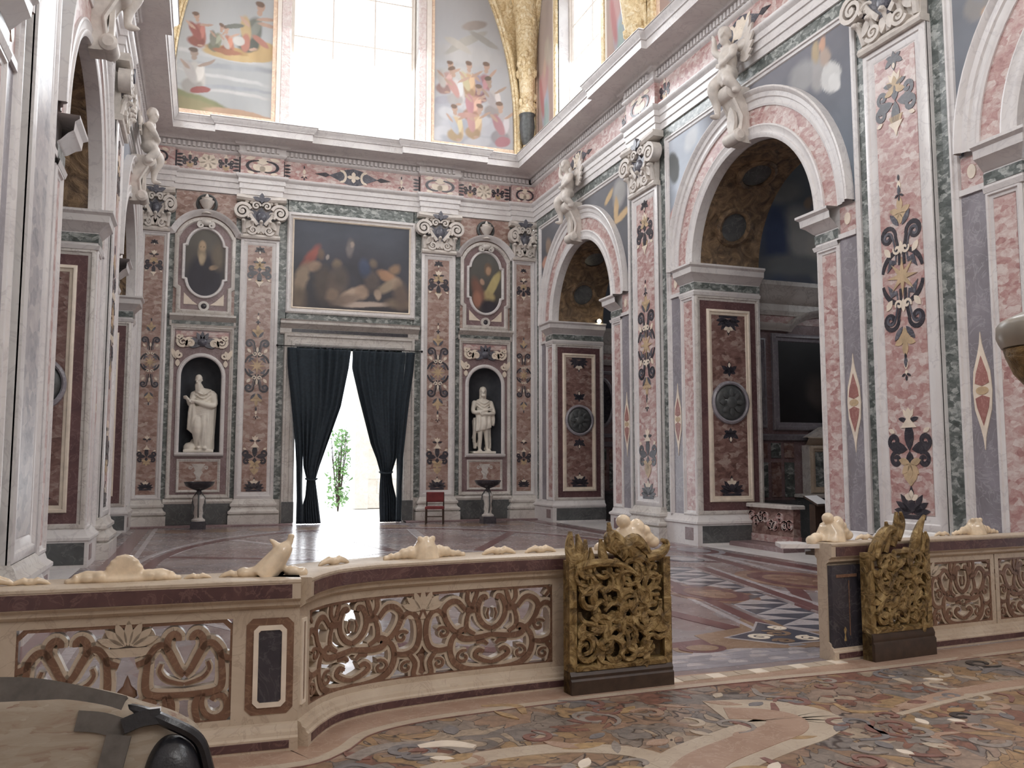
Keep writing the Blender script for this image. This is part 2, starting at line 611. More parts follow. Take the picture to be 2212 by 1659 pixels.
def canvas(name, u0, u1, v0, v1, base, ops, parent, Mx, keep=None, res=0.035, w=0.0, mat='paint', seed=1, grain=0.35):
    """painted surface: base = (bottom colour, top colour); ops = soft strokes (cx, cy, rx, ry, angle, colour, softness) in 0..1 units"""
    nu, nv = max(8, int((u1 - u0) / res)), max(8, int((v1 - v0) / res))
    X, Y = np.meshgrid(np.linspace(0, 1, nu), np.linspace(0, 1, nv))
    asp = (u1 - u0) / (v1 - v0)
    C = np.array(base[0])[None, None] * (1 - Y[..., None]) + np.array(base[1])[None, None] * Y[..., None]
    nz = fbm(nu, nv, 5, seed)
    n2 = fbm(nu, nv, 5, seed + 50)
    wk = 0.05
    wx, wy = (fbm(nu, nv, 6, seed + 9) - 0.5) * wk, (fbm(nu, nv, 6, seed + 19) - 0.5) * wk * max(asp, 0.4)
    for cx, cy, rx, ry, an, col, soft in ops:
        dx, dy = (X + wx - cx) * asp, (Y + wy - cy)
        c, s_ = cos(an), sin(an)
        a, b_ = (dx * c + dy * s_) / (rx * asp), (-dx * s_ + dy * c) / ry
        d = np.sqrt(a * a + b_ * b_)
        f = np.clip((1 - d) / max(soft, 1e-3) + 0.5, 0, 1)[..., None]
        sh = (0.82 + 0.36 * n2)[..., None]
        C = C * (1 - f) + np.array(col)[None, None] * sh * f
    C = C * (1 - grain / 2 + grain * nz[..., None])
    C = np.clip(C, 0, 1)
    us, vs = u0 + X * (u1 - u0), v0 + Y * (v1 - v0)
    V = np.stack([us.ravel(), vs.ravel(), np.full(us.size, w)], 1)
    F = []
    for j in range(nv - 1):
        for i in range(nu - 1):
            q = (j * nu + i, j * nu + i + 1, (j + 1) * nu + i + 1, (j + 1) * nu + i)
            if keep is None or all(keep(V[k][0], V[k][1]) for k in q):
                F.append(q)
    me = bpy.data.meshes.new(name)
    me.from_pydata(V.tolist(), [], F)
    at = me.color_attributes.new('Col', 'FLOAT_COLOR', 'POINT')
    at.data.foreach_set('color', np.concatenate([C.reshape(-1, 3), np.ones((C.shape[0] * C.shape[1], 1))], 1).astype(np.float32).ravel())
    me.materials.append(M[mat])
    return put(me, name, parent, Mx)


def fig(cx, cy, h, R, robe, skin, lean=0.0, cloak=None, arm=0.6, sf=1.0):
    """strokes for one clothed figure: h = height in canvas heights, R = canvas height / width"""
    w = h * R
    x = lambda k: cx + w * k
    o = [(x(0), cy + 0.30 * h, 0.17 * w, 0.34 * h, lean, robe, 0.25), (x(-0.06), cy + 0.12 * h, 0.2 * w, 0.16 * h, lean * 0.5, tuple(c * 0.7 for c in robe), 0.3), (x(0.07), cy + 0.42 * h, 0.07 * w, 0.2 * h, lean - 0.2, tuple(min(1, c * 1.35) for c in robe), 0.4)]
    if cloak:
        o.append((x(-0.1), cy + 0.40 * h, 0.10 * w, 0.26 * h, lean + 0.35, cloak, 0.3))
    tx = -sin(lean) * 0.5
    o += [(x(0.2 + tx * 0.5), cy + (0.60 + 0.08 * arm) * h, 0.18 * w, 0.035 * h, arm, skin, 0.3), (x(-0.18 + tx * 0.5), cy + 0.55 * h, 0.13 * w, 0.035 * h, -0.8, skin, 0.3), (x(tx * 1.1), cy + 0.72 * h, 0.05 * w, 0.06 * h, 0, skin, 0.3),
          (x(tx * 1.3), cy + 0.83 * h, 0.075 * w, 0.085 * h, lean, skin, 0.25), (x(tx * 1.3 - 0.02), cy + 0.89 * h, 0.085 * w, 0.055 * h, lean, tuple(c * 0.45 for c in skin), 0.3), (x(0.03), cy + 0.02 * h, 0.07 * w, 0.03 * h, 0.1, skin, 0.4)]
    return [q[:6] + (q[6] * sf,) for q in o]


# wall frames: x along the wall, y up, z out into the nave
FB = Matrix(((1, 0, 0, 0), (0, 0, -1, YB), (0, 1, 0, 0), (0, 0, 0, 1)))
FR = Matrix(((0, 0, -1, XR), (-1, 0, 0, 0), (0, 1, 0, 0), (0, 0, 0, 1)))
FL = Matrix(((0, 0, 1, XL), (1, 0, 0, 0), (0, 1, 0, 0), (0, 0, 0, 1)))


def rect(u0, u1, v0, v1):
    return [(u0, v0), (u1, v0), (u1, v1), (u0, v1)]


def frame(mb, u0, u1, v0, v1, wid, w0, w1):
    """moulded rectangular frame, outer size u0..u1, v0..v1"""
    h = w1 - w0
    pr = [(0, w0), (0, w0 + h * 0.7), (-wid * 0.2, w1), (-wid * 0.42, w1), (-wid * 0.5, w0 + h * 0.62), (-wid * 0.85, w0 + h * 0.5), (-wid, w0 + h * 0.1), (-wid, w0)]
    return mb.sweep(rect(u0, u1, v0, v1), pr, True)

# ================================================================== STRUCTURE
from mathutils.geometry import tessellate_polygon


def plate(mb, outer, holes, z0, z1):
    polys = [[Vector((x, y, 0)) for x, y in q] for q in [outer] + holes]
    tris = tessellate_polygon(polys)
    flat = [p for q in polys for p in q]
    n = len(flat)
    vs = [(p.x, p.y, z1) for p in flat] + [(p.x, p.y, z0) for p in flat]
    fs = [tuple(t) for t in tris] + [tuple(n + i for i in t[::-1]) for t in tris]
    o = 0
    for q in polys:
        k = len(q)
        for i in range(k):
            a, b = o + i, o + (i + 1) % k
            fs.append((a, b, n + b, n + a))
        o += k
    return mb.add(vs, fs)


def arch_hole(uc, half, v0, vs, n=24):
    return [(uc - half, v0), (uc + half, v0)] + arcpts(uc, vs, half, half, 0, pi, n)


def ell_hole(uc, vc, rx, ry, n=28):
    return arcpts(uc, vc, rx, ry, 0, 2 * pi, n)[:-1]


RA, VS, DJ = 1.95, 5.83, 1.6            # arch radius, spring height, pier depth

# --- floor, ceiling, closing wall behind the photographer
floor = MB().box(XL - 8, XR + 8, 6.02, YB + 1.2, -0.3, 0).build('floor', M['navefloor'], kind='structure', smooth=False)
floor_c = MB().box(XL - 3, XR + 3, -8, 6.02, -0.3, 0).build('floor', M['choirfloor'], kind='structure', smooth=False)
ceiling = MB().box(XL - 0.5, XR + 0.5, -8, YB + 1, 19.7, 20.0).build('ceiling', M['plaster'], kind='structure', smooth=False)
mb = MB()
plate(mb, rect(XL - 1, XR + 1, 0, 19.7), [rect(1.7, 6.3, 10.5, 15.5)], -0.4, 0)
wall_front = mb.xf(Matrix(((-1, 0, 0, 7.9), (0, 0, 1, -7.0), (0, 1, 0, 0), (0, 0, 0, 1)))).build('wall_front', M['plaster'], kind='structure', smooth=False)

# --- back wall shell with the doorway and the window
mb = MB()
hole = rect(2.1, 5.9, 11.35, 17.4)
door = rect(2.45, 5.5, -0.001, 5.0)
plate(mb, [(XL, 0), (2.45, 0), (2.45, 5.0), (5.5, 5.0), (5.5, 0), (XR, 0), (XR, 19.7), (XL, 19.7)], [hole, rect(-0.8, 0.66, 1.5, 5.2), rect(7.33, 8.79, 1.5, 5.2)], -0.6, -0.02)
mb.box(-0.95, 0.8, 1.3, 5.3, -0.9, -0.62).box(7.2, 8.95, 1.3, 5.3, -0.9, -0.62)
wall_back = mb.xf(FB).build('wall_back', M['white2'], kind='structure', smooth=False)

# --- side wall shells
walls = {}
for side in ('right', 'left'):
    F = FR if side == 'right' else FL
    sg = -1 if side == 'right' else 1
    mb = MB()
    u0, u1 = sorted((sg * -7.0, sg * YB))
    holes = []
    for yc in BAYS:
        holes.append(arch_hole(sg * yc, RA, 0.0005, VS))
        holes.append(rect(sg * yc - 1.55, sg * yc + 1.55, 11.45, 15.8))
    holes.append(rect(sg * -1.8 - 1.55, sg * -1.8 + 1.55, 11.45, 15.8))
    # the shell is built in two plates so that the arches and the windows have their own depth
    plate(mb, rect(u0, u1, 0, 11.2), [h for h in holes if len(h) > 4], -DJ, -0.02)
    plate(mb, rect(u0, u1, 11.2, 19.7), [h for h in holes if len(h) == 4], -0.55, -0.02)
    walls[side] = mb.xf(F).build('wall_' + side, M['white'], kind='structure', smooth=False)

# --- windows: frames, bars and glass
BACKU = Matrix(((1, 0, 0, 0), (0, 0, -1, YB), (0, 1, 0, 0), (0, 0, 0, 1)))


def window(idx, F, u0, u1, v0, v1, nb=3, nh=4):
    mb = MB()
    frame(mb, u0, u1, v0, v1, 0.14, -0.5, -0.38)
    w = mb.build('window_%d' % idx, M['plaster'], M=F, kind='structure')
    for i in range(1, nb):
        u = u0 + (u1 - u0) * i / nb
        MB().box(u - 0.02, u + 0.02, v0 + 0.1, v1 - 0.1, -0.47, -0.43).build('glazing_bar', M['plaster'], w, smooth=False)
    for i in range(1, nh):
        v = v0 + (v1 - v0) * i / nh
        MB().box(u0 + 0.1, u1 - 0.1, v - 0.015, v + 0.015, -0.465, -0.435).build('glazing_bar', M['plaster'], w, smooth=False)
    MB().box(u0 + 0.1, u1 - 0.1, v0 + 0.1, v1 - 0.1, -0.455, -0.445).build('pane', M['glass'], w, smooth=False)
    return w


window(1, FB, 2.1, 5.9, 11.35, 17.4)
k = 2
for side, F, sg in (('right', FR, -1), ('left', FL, 1)):
    for yc in BAYS + (-1.8,):
        window(k, F, sg * yc - 1.55, sg * yc + 1.55, 11.45, 15.8, 2, 4)
        k += 1

# --- entablature that runs round the nave, breaking forward over the pilasters
RS = 0.13


def plan(inset=0.0):
    pts = [(XL, -6.9)]
    for p in PILS[::-1]:
        pts += [(XL, p - 0.66), (XL + RS, p - 0.66), (XL + RS, p + 0.66), (XL, p + 0.66)]
    pts += [(XL, YB - RS), (-0.98, YB - RS), (-0.98, YB)]
    for a, b in ((0.84, 1.92), (6.02, 7.1)):
        pts += [(a, YB), (a, YB - RS), (b, YB - RS), (b, YB)]
    pts += [(8.92, YB), (8.92, YB - RS), (XR, YB - RS)]
    for p in PILS:
        pts += [(XR, p + 0.66), (XR - RS, p + 0.66), (XR - RS, p - 0.66), (XR, p - 0.66)]
    pts += [(XR, -6.9)]
    return pts


PL = plan()
PLC = [q for q in PL if not (q[1] > YB - 1 and (q[0] < -0.9 or q[0] > 8.9))]
k0 = next(i for i, q in enumerate(PLC) if q[1] > YB - 1)
PLC.insert(k0, (XL, YB))
k1 = max(i for i, q in enumerate(PLC) if q[1] > YB - 1)
PLC.insert(k1 + 1, (XR, YB))
ent = MB().sweep(PL, [(-0.1, 9.22), (0.04, 9.22), (0.04, 9.37), (0.07, 9.38), (0.07, 9.53), (0.10, 9.54), (0.10, 9.66), (0.15, 9.70), (0.17, 9.74), (0.17, 9.78), (0.06, 9.80)]).build('trim_1', M['white'], kind='structure')
MB().sweep(PL, [(0.05, 9.78), (0.05, 10.34)]).build('frieze', M['rose'], ent)
MB().sweep(PLC, [(0.05, 10.33), (0.10, 10.36), (0.13, 10.40), (0.13, 10.42), (0.10, 10.42), (0.10, 10.58), (0.20, 10.60), (0.24, 10.66), (0.30, 10.69), (0.74, 10.70), (0.74, 10.715)]).build('bed_moulding', M['white'], ent)
MB().sweep(PLC, [(0.72, 10.70), (0.76, 10.70), (0.76, 10.88), (0.79, 10.89), (0.80, 10.93), (0.86, 10.99), (0.88, 11.04), (0.90, 11.05), (0.88, 11.08), (-0.02, 11.18)]).build('corona', M['white'], ent)
# dentils (a few pixels each): real blocks joined in one part
mb = MB()
P2 = [Vector(p) for p in PLC]
for i in range(len(P2) - 1):
    a, b = P2[i], P2[i + 1]
    L = (b - a).length
    if L < 0.3:
        continue
    d = (b - a) / L
    n = Vector((d.y, -d.x))
    kk = int((L - 0.1) / 0.125)
    for j in range(kk):
        if (a + d * (0.1 + j * 0.125)).y < 7.5:
            continue
        c = a + d * (0.1 + (L - 0.2 - 0.07) * j / max(1, kk - 1))
        q = [c + n * 0.09, c + d * 0.07 + n * 0.09, c + d * 0.07 + n * 0.17, c + n * 0.17]
        mb.prism([(v.x, v.y) for v in q], 10.44, 10.565)
mb.build('dentils', M['white'], ent, kind='stuff', smooth=False)


# ------------------------------------------------------------------ inlay motifs (thin stone pieces shared as mesh data)
def spir2(cx, cy, r, turn=1.6, a0=0.0, d=1, n=22):
    return spiral(cx, cy, r, r * 0.16, a0, a0 + d * turn * 2 * pi, n)


TH = 0.004
MO = {}


def motif(name, mat, polys=(), ribbons=(), rings=()):
    mb = MB()
    for p in polys:
        mb.prism(p, -0.004, TH)
    for path, w in ribbons:
        n = len(path)
        sc = [0.45 + 0.55 * sin(pi * (0.12 + 0.8 * i / (n - 1))) for i in range(n)]
        mb.ribbon(path, w, -0.004, TH * 1.05, sc)
    MO.setdefault(name.split('/')[0], []).append((name.split('/')[-1], mb.mesh(name.split('/')[-1], M[mat], False)))


def both(f):
    return [f, mir(f)]


# every motif fits a box of half-width 1 (scaled when placed)
motif('palmette/inlay_palmette', 'ink', [leaf(0, -0.5, 1.2, 0.16, pi / 2)] + sum([both(leaf(0.05, -0.45, 0.95, 0.15, a)) for a in (0.95, 0.5, 0.1)], []) + [rect(-0.75, 0.75, -0.72, -0.55)])
motif('palmette/inlay_flower', 'ivory', [leaf(0, 0.1, 0.42, 0.13, a) for a in (pi / 2, pi / 2 + 1.1, pi / 2 - 1.1)])
motif('cross/inlay_scroll', 'ink', [leaf(0, 0.0, 1.0, 0.2, pi / 2), leaf(0, 0, 0.7, 0.18, -pi / 2)] + both(leaf(0.1, 0.05, 0.85, 0.2, 0.15)),
      [(q, 0.17) for q in both(spir2(0.66, 0.32, 0.28, 1.3, -2.2, 1)) + both(spir2(0.6, -0.28, 0.26, 1.3, 2.2, -1))])
motif('cross/inlay_flower', 'ochre', [leaf(0, -0.42, 0.5, 0.12, a) for a in (-pi / 2, -pi / 2 + 0.8, -pi / 2 - 0.8, 0.25, pi - 0.25)])
motif('cross/inlay_crest', 'ivory', [[(-0.34, 0.78), (0.34, 0.78), (0.1, 1.05), (0, 1.3), (-0.1, 1.05)]] + both(leaf(0.62, 0.62, 0.3, 0.08, 0.4)))
motif('drop/inlay_drop', 'ivory', [leaf(0, -0.25, 0.6, 0.16, pi / 2), leaf(0, -0.28, 0.3, 0.1, -pi / 2)])
motif('drop/inlay_leaf', 'ink', [leaf(0, 0.36, 0.4, 0.08, pi / 2), leaf(0, -0.6, 0.35, 0.08, -pi / 2)] + both(leaf(0.05, -0.5, 0.35, 0.07, -0.5)))
motif('lily/inlay_lily', 'ochre', [leaf(0, 0, 0.75, 0.17, pi / 2), leaf(0, 0, 0.5, 0.15, -pi / 2)] + both(leaf(0, 0, 0.62, 0.15, 0.35)) + both(leaf(0, 0, 0.5, 0.13, -0.55)))
motif('lily/inlay_leaf', 'lapis', both(leaf(0.1, -0.55, 0.75, 0.13, 0.9)) + [leaf(0, 0.75, 0.5, 0.09, pi / 2)])
motif('scroll/inlay_scroll', 'ink', [], [(q, 0.17) for q in both([(0.12, -0.85), (0.1, -0.4), (0.25, 0.2)] + spir2(0.6, 0.25, 0.36, 1.35, pi, -1))])
motif('scroll/inlay_ribbon', 'lapis', [], [(q, 0.10) for q in both([(0.3, -0.8), (0.24, -0.4), (0.36, 0.1)] + spir2(0.62, 0.2, 0.22, 1.0, pi, -1))])
motif('scroll/inlay_petal', 'ivory', both(leaf(0.5, -0.5, 0.45, 0.12, 0.9)) + [leaf(0, -0.5, 0.5, 0.1, pi / 2)])
motif('medallion/inlay_ring', 'ink', [], [(q, 0.16) for q in both(arcpts(0, 0.1, 0.82, 0.75, 0.15, 1.45, 12)) + both(arcpts(0, -0.1, 0.82, 0.75, -0.15, -1.45, 12))])
motif('medallion/inlay_arc', 'lapis', both([(0.2, 0.52), (0.62, 0.2), (0.5, 0.62)]) + both([(0.2, -0.52), (0.62, -0.2), (0.5, -0.62)]))
motif('medallion/inlay_star', 'ochre', [[((0.62 if i % 2 == 0 else 0.2) * cos(i * pi / 8), (0.62 if i % 2 == 0 else 0.2) * sin(i * pi / 8)) for i in range(16)]])
motif('medallion/inlay_scroll', 'ivory', [], [(q, 0.09) for q in both(spir2(0.17, 0.88, 0.16, 1.1, 0.4, -1, 14)) + both(spir2(0.17, -0.88, 0.16, 1.1, -0.4, 1, 14))])
motif('bud/inlay_bud', 'ink', [leaf(0, -0.55, 1.1, 0.2, pi / 2)] + both(leaf(0, -0.2, 0.75, 0.16, 0.6)) + both(leaf(0, -0.1, 0.55, 0.14, -0.4)))
motif('bud/inlay_flower', 'ivory', [leaf(0, 0.1, 0.35, 0.1, pi / 2)])
motif('tulip/inlay_flower', 'ivory', [[(-0.35, 0.0), (-0.42, 0.4), (-0.2, 0.22), (0, 0.5), (0.2, 0.22), (0.42, 0.4), (0.35, 0.0), (0, -0.3)]])
motif('tulip/inlay_leaf', 'ink', both(leaf(0.1, -0.3, 0.7, 0.14, 0.2)) + [leaf(0, -0.3, 0.5, 0.1, -pi / 2)])
motif('cup/inlay_cup', 'ochre', [[(-0.42, 0.2), (0.42, 0.2), (0.3, -0.1), (0, -0.4), (-0.3, -0.1)]])
motif('urn/inlay_urn', 'white2', [[(-0.5, 0.75), (0.5, 0.75), (0.3, 0.45), (0.22, 0.25), (0.34, 0.1), (0.2, -0.1), (0.12, -0.35), (0.3, -0.5), (-0.3, -0.5), (-0.12, -0.35), (-0.2, -0.1), (-0.34, 0.1), (-0.22, 0.25), (-0.3, 0.45)]], [(q, 0.1) for q in both(spir2(0.55, 0.45, 0.16, 1.2, pi, -1, 14))])
motif('rosette/inlay_rosette', 'ivory', [ell_hole(0, 0, 0.2, 0.2, 12)] + [leaf(0.15 * cos(a), 0.15 * sin(a), 0.8, 0.36, a + 0.25) for a in [i * 2 * pi / 7 for i in range(7)]])
motif('frieze/inlay_palmette', 'ivory', both(leaf(0.0, -0.6, 0.95, 0.34, 0.95)) + [leaf(0, -0.7, 0.8, 0.2, pi / 2), leaf(0, 0.15, 0.75, 0.42, pi / 2)] + both(leaf(0.45, 0.9, 0.7, 0.2, -0.35)) + both(leaf(0.5, -0.85, 0.5, 0.15, 0.3)))
motif('frieze/inlay_scroll', 'ink', [], [(q, 0.2) for q in both([(0.25, 0.62)] + arcpts(0.35, -0.05, 0.62, 0.6, pi / 2, -1.9, 12))])
motif('lozenge/inlay_lozenge', 'lapis', [[(-2.3, 0), (-1.2, 0.55), (-0.7, 0.8), (0, 0.95), (0.7, 0.8), (1.2, 0.55), (2.3, 0), (1.2, -0.55), (0.7, -0.8), (0, -0.95), (-0.7, -0.8), (-1.2, -0.55)]])
motif('lozenge/inlay_tip', 'ink', both([(2.2, 0), (2.6, 0.25), (3.6, 0), (2.6, -0.25)]))
motif('lozenge/inlay_flower', 'ivory', [leaf(0, 0, 0.62, 0.2, a) for a in (0, pi / 2, pi, -pi / 2)])
motif('lozenge/inlay_crescent', 'ivory', both([(1.3, 0.72)] + arcpts(1.05, 0, 0.42, 0.7, pi / 2, 1.5 * pi, 8) + [(1.3, -0.72)] + arcpts(1.2, 0, 0.36, 0.5, 1.5 * pi, pi / 2, 6)))
motif('fan/inlay_fan', 'ink', [[(0, -0.95), (0.28, -0.95), (0.28, 0.95), (0, 0.95)]] + [leaf(0.2, y, 0.75, 0.12, a) for y, a in ((0.5, 0.15), (0.15, 0.0), (-0.2, 0.0), (-0.55, -0.15))])


def lift(name, u, v, w, sc, parent, F, flip=1, sx=1):
    for i, (nm, me) in enumerate(MO[name]):
        put(me, nm, parent, F @ T(u, v, w + i * 0.0022) @ Matrix.Diagonal((sc * sx, sc * flip, 1, 1)))


# ------------------------------------------------------------------ pilasters
def cap_mesh(half, h=1.18):
    a = MB()
    k = half / 0.52
    a.prism([(-half * 0.95, 0), (half * 0.95, 0), (half, h * 0.75), (-half, h * 0.75)], 0, 0.12)
    a.sweep([(-half * 1.02, 0.02), (half * 1.02, 0.02)], [(0.05, 0), (0.05, 0.17), (0, 0.19), (-0.06, 0.17), (-0.06, 0)], False, True)
    a.sweep([(-half * 1.3, h - 0.09), (-half * 0.5, h - 0.12), (half * 0.5, h - 0.12), (half * 1.3, h - 0.09)], [(0.05, 0), (0.05, 0.26), (-0.01, 0.30), (-0.05, 0.27), (-0.1, 0.27), (-0.1, 0)], False, True)
    for s_ in (1, -1):
        for cx, cy, r, a0, tr, wd, d in ((0.98, 0.70, 0.235, pi * 0.9, 1.9, 0.085, 0.30), (0.42, 0.20, 0.13, -0.3, 1.5, 0.06, 0.22), (0.28, 0.88, 0.12, pi, 1.4, 0.055, 0.27)):
            sp = [(s_ * half * cx + s_ * x * k, y) for x, y in spir2(0, 0, r, tr, a0, -1, 26)]
            sp = [(x, cy + y) for x, y in sp]
            a.ribbon(sp, wd, 0.08, d, [1 - 0.5 * i / (len(sp) - 1) for i in range(len(sp))])
            a.ell((s_ * half * cx, cy, d - 0.03), (r * 0.28, r * 0.28, 0.05), n=1)
        # stalks and acanthus leaves
        st = catmull([(s_ * 0.1 * k, 0.35), (s_ * 0.3 * k, 0.62), (s_ * half * 0.8, 0.92)], 5)
        a.ribbon(st, 0.09, 0.1, 0.24)
        for lx, ly, an, L in ((0.5, 0.32, 1.25, 0.36), (0.8, 0.22, 1.0, 0.32), (0.15, 0.1, 1.4, 0.3)):
            a.prism(leaf(s_ * half * lx, ly, L, 0.075, pi / 2 + s_ * (an - pi / 2) * -1), 0.1, 0.2)
    for i in range(5):
        x = half * (i - 2) * 0.42
        a.tube(catmull([(x, 0.12, 0.12), (x * 1.05, 0.34, 0.17), (x * 1.1, 0.44, 0.25), (x * 1.12, 0.40, 0.29)], 4), [0.055] * 5 + [0.05] * 4 + [0.045] * 3 + [0.03], 8)
    for s_ in (1, -1):
        for x, y in ((0.62, 0.60), (0.9, 0.45), (0.5, 0.98), (0.75, 1.0)):
            a.ell((s_ * half * x, y, 0.2), (0.07, 0.055, 0.06), n=1)
        a.tube(catmull([(s_ * half * 0.2, 0.5, 0.12), (s_ * half * 0.5, 0.7, 0.2), (s_ * half * 0.72, 0.62, 0.26), (s_ * half * 0.66, 0.52, 0.28)], 4), 0.035, 8)
    b = MB()
    b.prism([(-0.22 * k, 0.42), (-0.30 * k, 0.80), (-0.12 * k, 0.72), (0, 0.86), (0.12 * k, 0.72), (0.30 * k, 0.80), (0.22 * k, 0.42), (0.1 * k, 0.34), (-0.1 * k, 0.34)], 0.1, 0.21)
    b.ell((0, 0.58, 0.2), (0.15 * k, 0.17, 0.08), n=2)
    b.prism(leaf(0, 0.95, 0.3, 0.07, pi / 2), 0.2, 0.31)
    for s_ in (1, -1):
        b.prism(leaf(0, 1.02, 0.26, 0.06, pi / 2 - s_ * 1.2), 0.2, 0.3)
        b.ell((s_ * half * 0.42, 0.20, 0.13), (0.07, 0.07, 0.03), n=1)
        b.prism(leaf(s_ * half * 0.55, 0.5, 0.3, 0.07, pi / 2 - s_ * 0.9), 0.1, 0.19)
    return a, b


CAPS = {}


def pilaster(parent, F, uc, half, v0, v1, mat, proj=0.12, base=True, seq='full', fr=0.37):
    """shaft (> moulded frame, inlaid panel, motifs, capital, base) as a part of its wall"""
    mb = MB()
    fw = half * fr
    mb.box(uc - half, uc + half, v0, v1, -0.05, proj - 0.035)
    frame(mb, uc - half, uc + half, v0, v1, fw, proj - 0.05, proj + 0.01)
    sh = mb.build('pilaster', M['white'], parent, F)
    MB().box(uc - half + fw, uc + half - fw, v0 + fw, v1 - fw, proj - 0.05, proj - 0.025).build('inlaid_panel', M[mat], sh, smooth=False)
    if half not in CAPS:
        a, b = cap_mesh(half)
        CAPS[half] = (a.mesh('capital', M['putto']), b.mesh('capital_inset', M['lapis']))
    put(CAPS[half][0], 'capital', sh, T(uc, v1 + 0.02, 0.02))
    put(CAPS[half][1], 'capital_inset', sh, T(uc, v1 + 0.02, 0.02))
    if base:
        pr = [(0.0, 0.0), (0.15, 0.0), (0.15, 0.28), (0.10, 0.29), (0.15, 0.33), (0.15, 0.38), (0.09, 0.43), (0.06, 0.50), (0.10, 0.53), (0.10, 0.58), (0.05, 0.62), (0.03, 0.68), (0, 0.72)]
        pa = [(uc - half, 0.05), (uc - half, -proj), (uc + half, -proj), (uc + half, 0.05)]
        bs = MB().sweep(pa, pr)
        bs.xf(Matrix(((1, 0, 0, 0), (0, 0, 1, 0), (0, -1, 0, 0), (0, 0, 0, 1))))
        bs.build('pilaster_base', M['white2'], sh)
    hw = half - fw
    H = v1 - v0
    z = proj - 0.02
    if seq:
        S1 = [('palmette', 0.055, 1, .85), ('cup', 0.105, 1, .9), ('cross', 0.155, 1, 1.08), ('tulip', 0.225, 1, .6), ('drop', 0.325, 1, .6), ('lily', 0.378, -1, .85), ('scroll', 0.432, -1, 1.05), ('medallion', 0.505, 1, 1.18),
              ('scroll', 0.578, 1, 1.05), ('lily', 0.635, 1, .85), ('drop', 0.69, 1, .6), ('cup', 0.83, 1, .8), ('cross', 0.87, -1, 1.05), ('tulip', 0.915, 1, .7), ('bud', 0.955, -1, .7)]
        for nm, f, fl, s_ in S1:
            if seq == 'lite' and nm in ('cup', 'drop'):
                continue
            lift(nm, uc, v0 + H * f, z, hw * s_, sh, Matrix(), fl)
    return sh


pilaster(wall_back, FB, -1.375, 0.375, 0.72, 7.98, 'brown', seq='lite')
pilaster(wall_back, FB, 1.38, 0.52, 0.72, 7.98, 'brown')
pilaster(wall_back, FB, 6.56, 0.52, 0.72, 7.98, 'brown')
pilaster(wall_back, FB, 9.285, 0.365, 0.72, 7.98, 'brown', seq='lite')
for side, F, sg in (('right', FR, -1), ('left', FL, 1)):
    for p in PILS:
        pilaster(walls[side], F, sg * p, 0.62, 0.72, 7.98, 'rose' if side == 'right' or p > 12 else 'sheenbreccia', seq='full' if side == 'right' and p > 5 else ('lite' if p > 12 else None), fr=0.36)

# frieze inlay on the back wall and the near stretch of the right wall
for nm, u, s_, w in (('frieze', 1.38, 0.26, RS), ('frieze', 6.56, 0.26, RS), ('rosette', -0.07, 0.26, 0), ('rosette', 8.0, 0.26, 0), ('lozenge', 3.97, 0.27, 0), ('frieze', 9.3, 0.24, RS), ('frieze', -1.4, 0.24, RS)):
    lift(nm, u, 10.06, 0.055 + w, s_, ent, FB, 1, 1.65 if nm == 'frieze' and 0 < u < 8 else 1.15)
for u, fx, w in ((1.93, 1, 0), (6.0, -1, 0), (0.82, -1, 0), (7.12, 1, 0), (8.9, -1, 0), (-0.96, 1, 0)):
    lift('fan', u, 10.06, 0.055 + w, 0.26, ent, FB, 1, fx)
for u in (-0.55, 0.4, 7.55, 8.45):
    lift('cross', u, 10.04, 0.055, 0.22, ent, FB)
for u in (2.55, 5.4):
    lift('drop', u, 10.06, 0.055, 0.26, ent, FB)
for sg, F in ((-1, FR), (1, FL)):
    for yc in BAYS:
        lift('lozenge', sg * yc, 10.06, 0.055, 0.27, ent, F)
        lift('rosette', sg * yc, 10.06, 0.065, 0.25, ent, F)
    for p in PILS:
        lift('frieze', sg * p, 10.06, 0.055 + RS, 0.26, ent, F, 1, 1.65)
        for e in (1, -1):
            lift('cross', sg * p + e * 0.95, 10.04, 0.055, 0.24, ent, F)

# ------------------------------------------------------------------ side walls: piers, arches, spandrels
DADO = [(0.0, 0.0), (0.07, 0.0), (0.07, 0.42), (0.10, 0.44), (0.10, 0.48), (0.04, 0.53), (0.02, 0.60), (0, 0.62)]
IMP = [(0, 5.20), (0.04, 5.20), (0.06, 5.27), (0.02, 5.29), (0.02, 5.49), (0.05, 5.51), (0.13, 5.60), (0.19, 5.64), (0.20, 5.75), (0.25, 5.79), (0.25, 5.83), (-0.05, 5.84)]


def Fface(x0, y0):
    return Matrix(((1, 0, 0, x0), (0, 0, -1, y0), (0, 1, 0, 0), (0, 0, 0, 1)))


def archivolt(mb, uc, vs, r, prof):
    return mb.sweep(arcpts(uc, vs, r, r, 0, pi, 40), prof)


def spindle(parent, F, u, v, w):
    o = [(0, -0.78), (0.02, -0.62), (0.05, -0.5), (0.13, -0.25), (0.15, 0), (0.13, 0.25), (0.05, 0.5), (0.02, 0.62), (0, 0.78)]
    o = o + [(-x, y) for x, y in o[::-1]]
    MB().prism([(x, y) for x, y in o], 0, 0.012).build('inlay_spindle', M['ivory'], parent, F @ T(u, v, w), smooth=False)
    q = [(0.0, -0.46), (0.09, -0.22), (0.11, -0.1), (0, -0.06)]
    for s_ in (1, -1):
        MB().prism([(x, s_ * y) for x, y in q] + [(-x, s_ * y) for x, y in q[::-1][1:-1]], 0, 0.018).build('inlay_wedge', M['velvetstone'], parent, F @ T(u, v, w), smooth=False)
    MB().prism(ell_hole(0, 0, 0.1, 0.055, 12), 0, 0.018).build('inlay_knot', M['ochre'], parent, F @ T(u, v, w), smooth=False)


